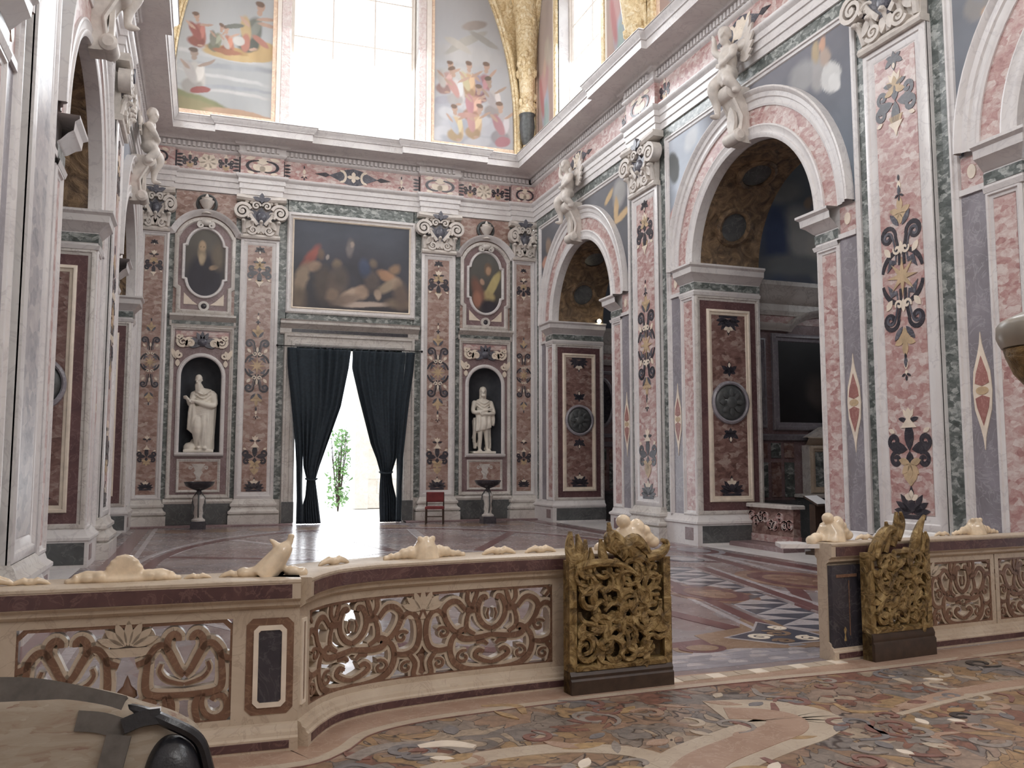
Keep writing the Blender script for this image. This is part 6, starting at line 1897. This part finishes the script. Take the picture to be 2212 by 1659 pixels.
def folds(mb, top, bot, k, r, wob=0.02, seed=0):
    rr = random.Random(seed)
    for i in range(k):
        t = (i + 0.5) / k
        a, b = Vector(top[0]).lerp(Vector(top[1]), t), Vector(bot[0]).lerp(Vector(bot[1]), t)
        m1, m2 = a.lerp(b, 0.35), a.lerp(b, 0.7)
        bow = 0.05 * sin(pi * t)
        w = lambda: rr.uniform(-wob, wob)
        mb.tube(catmull([tuple(a), (m1.x + w(), m1.y, m1.z + bow + w()), (m2.x + w(), m2.y, m2.z + bow + w()), tuple(b)], 4), r * rr.uniform(0.8, 1.2), 8)


# old bearded man, robe to the ground
st = thing('marble_statue', 'white marble statue of a bearded robed man in the niche left of the door', 'statue', (-0.06, YB + 0.2, 1.985))
mb = MB()
mb.box(-0.42, 0.36, 0.0, 0.07, -0.22, 0.26)
mb.ell((-0.25, 0.12, 0.05), (0.18, 0.16, 0.17)).ell((-0.12, 0.2, -0.05), (0.15, 0.2, 0.12))
limb(mb, [(0.10, 1.12, 0.02), (0.14, 0.6, 0.06), (0.16, 0.1, 0.06)], [0.2, 0.17, 0.19])
limb(mb, [(-0.06, 1.08, 0.06), (-0.10, 0.68, 0.2), (-0.06, 0.22, 0.1)], [0.165, 0.13, 0.085])
mb.ell((-0.04, 0.12, 0.2), (0.06, 0.05, 0.13))
mb.ell((0.13, 0.1, 0.24), (0.06, 0.05, 0.12))
mb.ell((0.06, 1.36, 0.0), (0.235, 0.36, 0.17)).ell((0.06, 1.62, -0.01), (0.29, 0.15, 0.16)).ell((0.28, 1.55, 0.0), (0.12, 0.16, 0.13))
limb(mb, [(0.02, 1.7, 0.02), (-0.04, 1.84, 0.07)], [0.08, 0.065])
head(mb, (-0.07, 1.94, 0.09), 1.15, -0.45, 0.25, 1.0)
limb(mb, [(0.32, 1.56, 0.02), (0.33, 1.28, 0.16), (0.08, 1.30, 0.28), (-0.14, 1.38, 0.28)], [0.11, 0.095, 0.075, 0.05])
limb(mb, [(-0.19, 1.58, 0.02), (-0.26, 1.30, 0.14), (-0.34, 1.44, 0.24)], [0.095, 0.075, 0.048])
hand(mb, (-0.34, 1.44, 0.24), (-0.5, 0.5, 0.4), 1.1)
hand(mb, (-0.16, 1.38, 0.28), (-1, 0.1, 0.1), 1.1, (0, 1, 0))
folds(mb, [(0.30, 1.5, 0.1), (0.38, 1.3, 0.0)], [(0.14, 0.08, 0.2), (0.36, 0.08, 0.02)], 6, 0.05, 0.02, 1)
folds(mb, [(0.02, 1.15, 0.2), (0.24, 1.2, 0.18)], [(0.0, 0.10, 0.2), (0.26, 0.08, 0.2)], 5, 0.045, 0.02, 2)
folds(mb, [(-0.26, 1.36, 0.22), (-0.16, 1.3, 0.2)], [(-0.32, 0.62, 0.16), (-0.18, 0.5, 0.2)], 4, 0.04, 0.03, 3)
for i in range(5):
    y = 1.02 + i * 0.06
    mb.tube(catmull([(0.34, y + 0.14, 0.06), (0.12, y + 0.02, 0.23), (-0.12, y - 0.04, 0.22), (-0.26, y + 0.02, 0.12)], 4), 0.032, 8)
for i in range(4):
    y = 1.32 + i * 0.1
    mb.tube(catmull([(0.26, y + 0.1, 0.12), (0.06, y - 0.05, 0.19), (-0.15, y + 0.06, 0.12)], 4), 0.022, 8)
o = mb.build('figure', M['statue'], st, FST)
organic(o, 0.017, 4)

# young long-haired figure, knee-length drapery
st = thing('marble_statue', 'white marble statue of a bare-legged youth with folded arms, niche right of the door', 'statue', (8.05, YB + 0.2, 1.985))
mb = MB()
mb.box(-0.36, 0.36, 0.0, 0.07, -0.2, 0.26)
for e, kx in ((-1, -0.12), (1, 0.13)):
    limb(mb, [(kx * 0.75, 0.95, 0.02), (kx * 0.85, 0.56, 0.1 if e < 0 else 0.04), (kx * 1.0 + 0.02, 0.12, 0.03)], [0.135, 0.078, 0.05])
    limb(mb, [(kx * 0.9 + 0.01, 0.42, 0.03), (kx * 0.97 + 0.015, 0.3, 0.02), (kx + 0.02, 0.16, 0.03)], [0.06, 0.075, 0.05])
    mb.ell((kx * 1.15 + 0.02, 0.1, 0.12), (0.055, 0.045, 0.13))
mb.ell((0.0, 1.34, 0.0), (0.2, 0.32, 0.145)).ell((0, 1.55, 0), (0.26, 0.13, 0.14)).ell((0, 1.0, 0.02), (0.21, 0.22, 0.16))
limb(mb, [(0, 1.62, 0.0), (0.0, 1.76, 0.04)], [0.075, 0.062])
head(mb, (0.0, 1.86, 0.05), 1.1, -0.15, 0.1, 0.25, 1.0)
limb(mb, [(-0.26, 1.54, 0.0), (-0.31, 1.26, 0.08), (-0.08, 1.27, 0.22), (0.12, 1.33, 0.22)], [0.085, 0.07, 0.055, 0.04])
limb(mb, [(0.26, 1.54, 0.0), (0.33, 1.24, 0.08), (0.18, 1.2, 0.22), (-0.02, 1.2, 0.24)], [0.085, 0.07, 0.055, 0.04])
hand(mb, (0.12, 1.33, 0.22), (1, 0.25, 0.1), 1.0, (0, 1, 0))
hand(mb, (-0.02, 1.2, 0.24), (-1, 0.05, 0.1), 1.0, (0, 1, 0))
folds(mb, [(-0.2, 1.2, 0.12), (0.2, 1.22, 0.12)], [(-0.26, 0.66, 0.16), (0.2, 0.78, 0.2)], 8, 0.05, 0.02, 4)
folds(mb, [(-0.24, 1.1, 0.02), (-0.26, 1.0, -0.08)], [(-0.30, 0.5, 0.0), (-0.2, 0.1, -0.08)], 4, 0.05, 0.02, 5)
folds(mb, [(0.3, 1.2, 0.1), (0.36, 1.1, 0.02)], [(0.26, 0.86, 0.14), (0.34, 0.84, 0.04)], 4, 0.045, 0.02, 6)
folds(mb, [(0.22, 0.9, 0.0), (0.26, 0.8, -0.08)], [(0.26, 0.14, -0.02), (0.1, 0.1, -0.1)], 4, 0.055, 0.02, 7)
for i in range(4):
    y = 0.98 + i * 0.06
    mb.tube(catmull([(-0.24, y + 0.06, 0.08), (0.0, y - 0.04, 0.2), (0.26, y + 0.06, 0.1)], 4), 0.03, 8)
for i in range(3):
    y = 1.36 + i * 0.09
    mb.tube(catmull([(-0.2, y + 0.1, 0.08), (0.0, y - 0.03, 0.15), (0.2, y + 0.08, 0.08)], 4), 0.018, 8)
o = mb.build('figure', M['statue'], st, FST)
organic(o, 0.016, 4)


def putto(label, side, yc, flip):
    F = FR if side == 'right' else FL
    sg = -1 if side == 'right' else 1
    loc = F @ Vector((sg * yc, 7.72, 0.0))
    rz = {'right': -pi / 2, 'left': pi / 2}[side]
    t = thing('cherub_sculpture', label, 'sculpture', loc, rz)
    f = flip
    # scroll console that serves as keystone
    mb = MB()
    side_p = [(0.10, 0.0), (0.30, 0.02), (0.36, 0.12), (0.28, 0.22), (0.22, 0.4), (0.25, 0.6), (0.38, 0.8), (0.52, 0.95), (0.5, 1.06), (0.34, 1.1), (0.0, 1.1), (0.0, 0.0)]
    mb.prism(side_p, -0.17, 0.17).xf(Matrix(((0, 0, 1, 0), (0, 1, 0, 0), (1, 0, 0, 0), (0, 0, 0, 1))))
    for c, r in (((0, 0.13, 0.27), 0.13), ((0, 0.98, 0.4), 0.15)):
        mb.lathe([(0.0, -0.24), (r * 0.6, -0.24), (r, -0.2), (r, 0.2), (r * 0.6, 0.24), (0, 0.24)], 16, (0, 0, 0))
        k = len(mb.v) - 16 * 6
        mb.v[k:] = [(z + c[0], y + c[1], x + c[2]) for x, y, z in mb.v[k:]]
    for e in (1, -1):
        mb.tube([(e * 0.17, 0.2, 0.24), (e * 0.19, 0.5, 0.2), (e * 0.17, 0.9, 0.4)], 0.035, 6)
    mb.prism(leaf(0, 0.75, 0.62, 0.13, -pi / 2), 0.26, 0.33)
    mb.build('keystone_console', M['putto'], t, FST)
    # child's body: torso, bent legs, arms raised to one side
    mb = MB()
    mb.ell((0.0, 1.62, 0.36), (0.2, 0.27, 0.19)).ell((0.02 * f, 1.36, 0.38), (0.21, 0.18, 0.2)).ell((0.0, 1.82, 0.34), (0.2, 0.12, 0.15))
    limb(mb, [(-0.1 * f, 1.32, 0.42), (-0.16 * f, 1.12, 0.6), (-0.2 * f, 0.84, 0.5), (-0.2 * f, 0.62, 0.48)], [0.14, 0.12, 0.085, 0.055])
    limb(mb, [(0.12 * f, 1.32, 0.42), (0.24 * f, 1.16, 0.52), (0.3 * f, 0.98, 0.36)], [0.14, 0.115, 0.08])
    mb.ell((-0.2 * f, 0.58, 0.55), (0.06, 0.05, 0.12)).ell((0.31 * f, 0.93, 0.4), (0.06, 0.05, 0.1))
    limb(mb, [(-0.2 * f, 1.82, 0.36), (-0.34 * f, 1.96, 0.42), (-0.38 * f, 2.18, 0.4)], [0.085, 0.07, 0.05])
    limb(mb, [(0.2 * f, 1.82, 0.36), (0.32 * f, 1.62, 0.48), (0.12 * f, 1.5, 0.58)], [0.085, 0.07, 0.05])
    hand(mb, (-0.38 * f, 2.18, 0.4), (-0.1 * f, 1, 0.1), 1.1)
    hand(mb, (0.12 * f, 1.5, 0.58), (-1 * f, 0, 0.1), 1.1, (0, 1, 0))
    limb(mb, [(0, 1.88, 0.36), (0, 2.0, 0.4)], [0.08, 0.07])
    head(mb, (0.0, 2.1, 0.42), 1.35, 0.5 * f, 0.2, 0.0, 0.35)
    folds(mb, [(-0.22, 1.5, 0.44), (0.22, 1.46, 0.46)], [(-0.1, 1.15, 0.5), (0.3, 1.05, 0.5)], 4, 0.045, 0.02, 9)
    o = mb.build('child_figure', M['putto'], t, FST)
    organic(o, 0.02, 4)
    for e in (1, -1):
        mb = MB()
        for i in range(6):
            a = 0.25 + i * 0.24
            L = 0.62 - 0.06 * i
            x0, y0 = e * (0.12 + 0.015 * i), 1.86 - 0.05 * i
            pl = leaf(0, 0, L, 0.075, 0)
            c, s_ = cos(1.25 - a), sin(1.25 - a)
            mb.prism([(x0 + e * (x * c - y * s_), y0 + x * s_ + y * c) for x, y in pl], 0.12 + 0.012 * i, 0.165 + 0.012 * i)
        mb.ell((e * 0.2, 1.9, 0.18), (0.15, 0.12, 0.06))
        mb.build('wing', M['putto'], t, FST)
    return t


putto('winged cherub on the keystone of the nearer, broad right-hand arch', 'right', 13.8, 1)
putto('winged cherub on the keystone of the farther, narrow-looking right-hand arch', 'right', 21.6, 1)
putto('pale cherub leaning out from the farthest arch of the left wall', 'left', 21.6, -1)
putto('cherub on the nearer left-hand arch, cut off by the top of the picture', 'left', 13.8, -1)

# ================================================================== CURTAINS, ROD AND THE COURTYARD
rod = thing('curtain_rod', 'thin dark rod across the top of the church door carrying both curtains', 'rod', (3.98, 25.03, 4.98))
MB().tube([(-2.05, 0, 0), (2.05, 0, 0)], 0.014, 8).build('rod', M['iron'], rod)
for e in (1, -1):
    MB().ell((2.07 * e, 0, 0), 0.035).build('rod_end', M['iron'], rod)
    MB().box(e * 1.95 - 0.015, e * 1.95 + 0.015, -0.01, 0.1, -0.015, 0.015).build('bracket', M['iron'], rod, smooth=False)
for i in range(18):
    x = -1.7 + i * 0.2
    MB().lathe([(0.022, -0.005), (0.03, 0.0), (0.022, 0.005), (0.018, 0.0), (0.022, -0.005)], 12, (0, 0, 0)).build('ring', M['iron'], rod, T(x, 0, -0.005) @ Matrix.Rotation(pi / 2, 4, 'Y'))


def curtain(label, rows, slit, seed):
    """rows: (height, outer x, slit outer x, slit inner x, inner x); folds run down the cloth"""
    t = thing('curtain', label, 'curtain', (rows[0][1], 25.0, 0.0))
    x0 = rows[0][1]
    hs = [r[0] for r in rows][::-1]

    def val(k, h):
        return float(np.interp(h, hs, [r[k] for r in rows][::-1]))
    for part, (ka, kb), amp, nf, nu in (('outer_fold', (1, 2), 0.03, 2, 12), ('cloth', (3, 4), 0.055, 7, 90)):
        def fn(u, v):
            h = 0.02 + (4.93 - 0.02) * v
            a, b = val(ka, h), val(kb, h)
            x = a + (b - a) * u
            wd = abs(b - a)
            d = amp * sin(u * nf * 2 * pi + seed + 0.6 * sin(h * 1.3)) * (0.6 + 0.4 * sin(h * 0.9 + u * 5)) + 0.02 * sin(u * nf * 5.1 + h)
            bul = 0.10 * sin(pi * u) * max(0, 1 - wd / 1.2)
            return (x - x0, -d - bul, h)
        o = MB().grid(fn, nu, 70).build(part, M['curtain'], t, ang=80)
        so = o.modifiers.new('thick', 'SOLIDIFY')
        so.thickness = 0.012
    hz = slit
    c = (val(3, hz) + val(4, hz)) / 2
    w = abs(val(4, hz) - val(3, hz)) / 2 + 0.03
    mb = MB().tube([(c - x0 + w * cos(a), -0.04 + 0.13 * sin(a), hz + 0.02 * cos(2 * a)) for a in [2 * pi * i / 16 for i in range(17)]], 0.025, 6)
    mb.build('tie', M['curtain'], t)
    return t


curtain('left-hand dark curtain of the church door, drawn back and tied low', [(4.93, 2.18, 2.42, 2.42, 3.96), (4.4, 2.2, 2.46, 2.46, 3.90), (3.3, 2.33, 2.58, 2.58, 3.70), (2.2, 2.45, 2.66, 2.66, 3.33), (1.6, 2.49, 2.67, 2.69, 3.13), (1.22, 2.50, 2.67, 2.79, 3.03), (0.75, 2.52, 2.68, 2.76, 3.1), (0.55, 2.52, 2.7, 2.7, 3.13), (0.02, 2.52, 2.72, 2.72, 3.2)], 1.24, 0.3)
curtain('right-hand dark curtain of the church door, drawn back and tied low', [(4.93, 5.84, 5.56, 5.56, 4.0), (4.4, 5.80, 5.52, 5.52, 3.99), (3.5, 5.68, 5.42, 5.42, 4.22), (2.25, 5.54, 5.34, 5.34, 4.56), (1.85, 5.50, 5.32, 5.30, 4.72), (1.4, 5.49, 5.33, 5.16, 4.86), (1.1, 5.48, 5.33, 5.2, 4.84), (0.7, 5.48, 5.33, 5.31, 4.83), (0.02, 5.48, 5.32, 5.32, 4.86)], 1.42, 1.7)

# courtyard outside the door
MB().box(-10, 20, YB + 1.2, 60, -0.3, -0.02).build('floor_courtyard', M['stone'], kind='structure', smooth=False)
cw = MB().box(5.95, 9.0, 33.2, 33.8, 0, 5.0).build('wall_courtyard', M['stone'], kind='structure', smooth=False)
for i in range(9):
    for j in range(4):
        x = 5.95 + j * 0.75 + (0.37 if i % 2 else 0)
        MB().bbox(x + 0.01, min(x + 0.74, 9.0), 0.55 * i + 0.01, 0.55 * i + 0.54, 0, 0.03, 0.01).build('ashlar_block', M['stone'], cw, Fface(0, 33.2), smooth=False)
MB().box(5.45, 5.95, 33.0, 33.8, 0, 5.2).build('pillar', M['stone'], cw, smooth=False)
por = MB()
por.sweep(arcpts(4.95, 4.7, 0.9, 0.9, 0, pi, 24), [(0, -0.1), (0, 0.12), (0.22, 0.12), (0.22, -0.1)])
por.build('portal_arch', M['stone'], cw, Fface(0, 31.0))
sh_ = thing('climbing_shrub', 'bright green leafy shrub glimpsed outside between the dark curtains', 'shrub', (4.62, 31.5, 0))
mb = MB()
for i in range(14):
    a = random.uniform(0, 2 * pi)
    mb.tube([(0, 0, 0), (0.15 * cos(a), 0.15 * sin(a), 1.2), (0.3 * cos(a), 0.3 * sin(a), 2.6 + random.uniform(-0.5, 0.4))], [0.025, 0.018, 0.008], 5)
mb.build('stems', M['wood'], sh_)
mb = MB()
for i in range(420):
    z = random.uniform(0.2, 2.9)
    a, r = random.uniform(0, 2 * pi), random.uniform(0.05, 0.42)
    c = Vector((r * cos(a), r * sin(a), z))
    q = [c + Vector((random.uniform(-1, 1), random.uniform(-1, 1), random.uniform(-1, 1))) * 0.09 for _ in range(3)]
    mb.add([tuple(v) for v in q] + [tuple(c + (q[2] - c) * 1.6)], [(0, 1, 3), (1, 2, 3)])
mb.build('foliage', M['leafgreen'], sh_, kind='stuff', smooth=False)

# ================================================================== SMALL FURNITURE
def stoup(label, x, y):
    t = thing('holy_water_stoup', label, 'font', (x, y, 0), 0, 'holy water stoups by the door')
    MB().bbox(-0.19, 0.19, -0.19, 0.19, 0.0, 0.2, 0.02).build('base_block', M['ink'], t, smooth=False)
    MB().lathe([(0.0, 0.2), (0.17, 0.2), (0.17, 0.24), (0.12, 0.27), (0.10, 0.33), (0.12, 0.4), (0.10, 0.55), (0.15, 0.78), (0.12, 0.84), (0.06, 0.88), (0.0, 0.88)], 20).build('pedestal', M['white2'], t)
    for i in range(3):
        a = i * 2 * pi / 3 + 0.5
        MB().tube([(0.1 * cos(a), 0.1 * sin(a), 0.3), (0.2 * cos(a), 0.2 * sin(a), 0.5), (0.16 * cos(a), 0.16 * sin(a), 0.8), (0.06 * cos(a), 0.06 * sin(a), 0.95)], 0.018, 6).build('bracket', M['bronze'], t)
    MB().lathe([(0.0, 0.86), (0.05, 0.9), (0.06, 0.98), (0.2, 1.03), (0.33, 1.1), (0.37, 1.18), (0.38, 1.21), (0.35, 1.21), (0.31, 1.14), (0.1, 1.08), (0.0, 1.07)], 28).build('bowl', M['ink'], t)


stoup('dark-bowled holy water stoup on a slim stem, left of the curtained door', -0.03, 24.1)
stoup('dark-bowled holy water stoup on a slim stem, right of the curtained door', 7.68, 23.7)

ch = thing('small_chair', 'small dark chair with a red back standing right of the door, against the pilaster base', 'chair', (6.2, 23.95, 0), radians(-18))
for sx in (1, -1):
    for sy in (1, -1):
        MB().tube([(0.24 * sx, 0.2 * sy, 0.0), (0.235 * sx, 0.2 * sy, 0.44 if sy < 0 else 0.86)], [0.018, 0.022], 8).build('leg', M['wood'], ch)
MB().bbox(-0.26, 0.26, -0.23, 0.23, 0.0, 0.07, 0.02).build('seat', M['velvet'], ch, T(0, 0, 0.42))
MB().bbox(-0.25, 0.25, 0.0, 0.28, -0.02, 0.03, 0.02).build('backrest', M['velvet'], ch, Matrix(((1, 0, 0, 0), (0, 0, -1, 0.2), (0, 1, 0, 0.6), (0, 0, 0, 1))))
MB().box(-0.24, 0.24, -0.21, -0.19, 0.2, 0.23).build('stretcher', M['wood'], ch, smooth=False)

# balustrade and stands inside the near right-hand chapel
cb = thing('chapel_rail', 'low carved stone rail closing the near right-hand chapel, beside the dark dado of the pier', 'balustrade', (10.95, 14.3, 0))
MB().box(-0.12, 0.12, 0.0, 1.45, 0.0, 0.1).build('step', M['mauve'], cb, smooth=False)
MB().box(-0.10, 0.10, 0.0, 1.45, 0.1, 0.24).build('base', M['rose'], cb, smooth=False)
MB().box(-0.08, 0.08, 0.0, 1.45, 0.24, 0.78).build('panel', M['darkrose'], cb, smooth=False)
MB().bbox(-0.16, 0.16, -0.05, 1.5, 0.78, 0.86, 0.02).build('top_slab', M['white2'], cb, smooth=False)
rs = random.Random(4)
CBF = Matrix(((0, 0, -1, -0.08), (-1, 0, 0, 0), (0, 1, 0, 0), (0, 0, 0, 1)))
for i in range(9):
    u, v = -0.1 - i * 0.155, rs.uniform(0.4, 0.62)
    for s_ in (1, -1):
        MB().ribbon(spir2(u, v, 0.11, 1.3, rs.uniform(0, 6), s_, 16), 0.035, 0, 0.03).build('carved_scroll', M['rose'], cb, CBF, smooth=False)
cs = thing('chapel_step', 'reddish marble step in front of the low chapel rail on the right', 'step', (10.6, 14.6, 0))
MB().bbox(-0.28, 0.2, -0.7, 1.15, 0.0, 0.09, 0.02).build('slab', M['mauve'], cs, smooth=False)
ln = thing('information_lectern', 'slim dark stand with a white sheet on its sloping top, inside the near chapel', 'lectern', (10.8, 13.5, 0), radians(20))
MB().box(-0.22, 0.22, -0.14, 0.14, 0.0, 0.06).build('foot', M['wood'], ln, smooth=False)
MB().box(-0.17, 0.17, -0.06, 0.06, 0.06, 0.92).build('post', M['wood'], ln, smooth=False)
MB().box(-0.22, 0.22, -0.17, 0.17, -0.012, 0.012).build('board', M['wood'], ln, T(0, 0, 0.98) @ Matrix.Rotation(radians(28), 4, 'X'), smooth=False)
MB().box(-0.2, 0.2, -0.15, 0.15, 0.0, 0.008).build('sheet', M['paper'], ln, T(0, 0, 0.998) @ Matrix.Rotation(radians(28), 4, 'X'), smooth=False)

# carved altar at the far wall of the near chapel
al = thing('chapel_altar', 'dim carved marble altar with a pedimented front below the dark chapel painting', 'altar', (14.0, 17.05, 0))
MB().box(-0.95, 0.95, -0.62, 0.0, 0.0, 0.9).build('table', M['dado'], al, smooth=False)
MB().bbox(-1.0, 1.0, -0.68, 0.0, 0.9, 0.98, 0.02).build('top_slab', M['white2'], al, smooth=False)
MB().box(-0.75, 0.75, -0.25, 0.0, 0.98, 2.1).build('frontal', M['white2'], al, smooth=False)
AF = Matrix(((1, 0, 0, 0), (0, 0, -1, -0.25), (0, 1, 0, 0), (0, 0, 0, 1)))
mb = MB()
frame(mb, -0.72, 0.72, 1.0, 2.08, 0.14, 0.0, 0.06)
mb.build('frontal_frame', M['cream'], al, AF)
MB().box(-0.58, 0.58, 1.14, 1.94, 0.0, 0.02).build('frontal_panel', M['verde'], al, AF, smooth=False)
MB().sweep([(-0.85, 0.22), (0.85, 0.22)], [(-0.0, 2.1), (0.06, 2.12), (0.12, 2.2), (0.16, 2.26), (0.0, 2.3)]).xf(Matrix(((1, 0, 0, 0), (0, 1, 0, -0.45), (0, 0, 1, 0), (0, 0, 0, 1)))).build('cornice', M['cream'], al)
MB().prism([(-0.8, 2.28), (0.8, 2.28), (0.35, 2.52), (0.1, 2.56), (-0.1, 2.56), (-0.35, 2.52)], -0.15, 0.05).build('pediment', M['white2'], al, AF, smooth=False)
mb = MB().ell((0, 2.72, -0.05), (0.09, 0.12, 0.09)).ell((0, 2.58, -0.05), (0.16, 0.09, 0.1))
organic(mb.build('bust', M['white2'], al, AF), 0.02, 2)

# lit spot lamp on the impost of the far right-hand chapel
lp = thing('spot_lamp', 'small lit spotlight on the cornice inside the far right-hand chapel', 'lamp', (11.0, 23.3, 5.90))
M['lampglow'] = plain('lamp_glow', (1, 0.9, 0.7), 0.5, emit=(1.0, 0.86, 0.6, 14))
MB().lathe([(0.03, 0.0), (0.05, 0.02), (0.06, 0.1), (0.02, 0.12), (0, 0.12)], 14).build('housing', M['iron'], lp, T(0, 0.03, -0.02) @ Matrix.Rotation(radians(-75), 4, 'X'))
MB().ell((0, -0.03, -0.01), 0.065).build('bulb', M['lampglow'], lp)

# tall gilt candlestick whose drip pan enters the picture at the right edge
cd = thing('tall_candlestick', 'tall gilt candlestick with a broad grey drip pan, cut off by the right edge', 'candlestick', (2.925, 2.325, 0))
MB().lathe([(0.0, 0.0), (0.2, 0.0), (0.2, 0.06), (0.14, 0.1), (0.09, 0.2), (0.12, 0.3), (0.05, 0.4)], 24).build('foot', M['giltwood'], cd)
MB().lathe([(0.05, 0.38), (0.04, 0.8), (0.07, 1.0), (0.04, 1.2), (0.035, 1.7), (0.05, 1.85), (0.035, 1.9)], 20).build('stem', M['giltwood'], cd)
MB().lathe([(0.03, 1.86), (0.075, 1.915), (0.13, 1.985), (0.155, 2.05), (0.16, 2.075), (0.0, 2.08)], 40).build('gilt_bowl', M['pangold'] if 'pangold' in M else M['giltwood'], cd)
M['pangrey'] = plain('grey_stone_pan', (0.36, 0.33, 0.28), 0.3, var=0.12)
MB().lathe([(0.13, 2.075), (0.165, 2.08), (0.175, 2.10), (0.182, 2.12), (0.18, 2.16), (0.165, 2.18), (0.10, 2.21), (0.0, 2.21)], 40).build('drip_pan', M['pangrey'], cd)
MB().lathe([(0.035, 2.2), (0.03, 2.7), (0.0, 2.71)], 16).build('candle', M['ivory'], cd)

# bag in the lower left corner, on a dark stand
bs = thing('wooden_stand', 'dark wooden stand below the beige bag in the lower left corner', 'stand', (-0.17, 1.72, 0))
MB().bbox(-0.26, 0.26, -0.2, 0.2, 0.0, 0.05, 0.01).build('stand_top', M['wood'], bs, T(0, 0, 0.85), smooth=False)
for sx in (1, -1):
    for sy in (1, -1):
        MB().box(0.22 * sx - 0.02, 0.22 * sx + 0.02, 0.16 * sy - 0.02, 0.16 * sy + 0.02, 0, 0.85).build('leg', M['wood'], bs, smooth=False)
M['beige'] = breccia('beige_patterned_cloth', [(0.21, 0.13, 0.10), (0.27, 0.215, 0.16), (0.30, 0.25, 0.195), (0.33, 0.28, 0.22)], 26, 0.9, (0.5, 1, 2.2))
M['greycloth'] = plain('grey_trim_cloth', (0.10, 0.088, 0.078), 0.85, var=0.2, scale=40)
M['leather'] = plain('black_leather', (0.012, 0.012, 0.015), 0.28, var=0.3, scale=60, bmp=0.1)
bg = thing('shoulder_bag', 'beige patterned shoulder bag with grey trim and a black zipped corner, lower left corner', 'bag', (-0.17, 1.70, 0.915))
top = catmull([(-0.40, 0.375), (-0.16, 0.367), (-0.08, 0.362), (0.02, 0.338), (0.08, 0.315), (0.15, 0.285), (0.19, 0.24), (0.21, 0.10), (0.2, 0.0)], 6)
body = [(-0.44, 0.0)] + [(-0.44, 0.35)] + top
BG = Matrix(((1, 0, 0, 0), (0, 0, -1, 0), (0, 1, 0, 0), (0, 0, 0, 1)))


def pillow(mb, outline, th, n=5):
    """soft cushion-like solid from an outline"""
    c = Vector((sum(p[0] for p in outline) / len(outline), sum(p[1] for p in outline) / len(outline)))
    m = len(outline)
    vs, fs = [], []
    for sgn in (1, -1):
        base = len(vs)
        for r in range(n + 1):
            k = 1 - r / n
            for p in outline:
                q = c + (Vector(p) - c) * k
                vs.append((q.x, q.y, sgn * th * sqrt(max(0, 1 - k ** 4))))
        for r in range(n):
            for i in range(m):
                j = (i + 1) % m
                fs.append((base + r * m + i, base + r * m + j, base + (r + 1) * m + j, base + (r + 1) * m + i))
    return mb.add(vs, fs)


BG = BG @ Matrix.Rotation(-0.32, 4, 'X')
pillow(MB(), body, 0.07).build('bag_body', M['beige'], bg, BG, ang=80)
tr = catmull([(-0.46, 0.352), (-0.30, 0.350), (-0.2, 0.346), (-0.10, 0.338), (-0.02, 0.318), (0.05, 0.296)], 6)
MB().ribbon(tr, 0.05, -0.02, 0.066).build('trim', M['greycloth'], bg, BG)
MB().ribbon(catmull([(-0.02, 0.285), (0.02, 0.278), (0.06, 0.262)], 4), 0.034, 0.02, 0.074).build('trim', M['greycloth'], bg, BG)
MB().ribbon(catmull([(0.05, 0.255), (0.035, 0.18), (0.015, 0.05), (0.0, 0.0)], 4), 0.04, 0.02, 0.084).build('trim', M['greycloth'], bg, BG)
pillow(MB(), catmull([(0.065, 0.0), (0.075, 0.15), (0.09, 0.225), (0.12, 0.262), (0.16, 0.255), (0.19, 0.21), (0.205, 0.1), (0.2, 0.0)], 5), 0.10).build('leather_corner', M['leather'], bg, BG, ang=80)
MB().tube(catmull([(0.03, 0.305, 0.03), (0.08, 0.292, 0.06), (0.13, 0.268, 0.08), (0.18, 0.235, 0.07), (0.2, 0.18, 0.05)], 6), 0.011, 8).build('strap', M['leather'], bg, BG)
MB().ribbon(catmull([(0.055, 0.268), (0.085, 0.278), (0.115, 0.28)], 4), 0.026, 0.05, 0.085).build('strap_end', M['leather'], bg, BG)
for i in range(9):
    MB().box(0.083, 0.095, 0.02 + i * 0.02, 0.03 + i * 0.02, 0.085, 0.10).build('zip_tooth', M['iron'], bg, BG, smooth=False)
MB().box(0.098, 0.116, 0.288, 0.296, 0.07, 0.082).build('buckle', M['paper'], bg, BG, smooth=False)
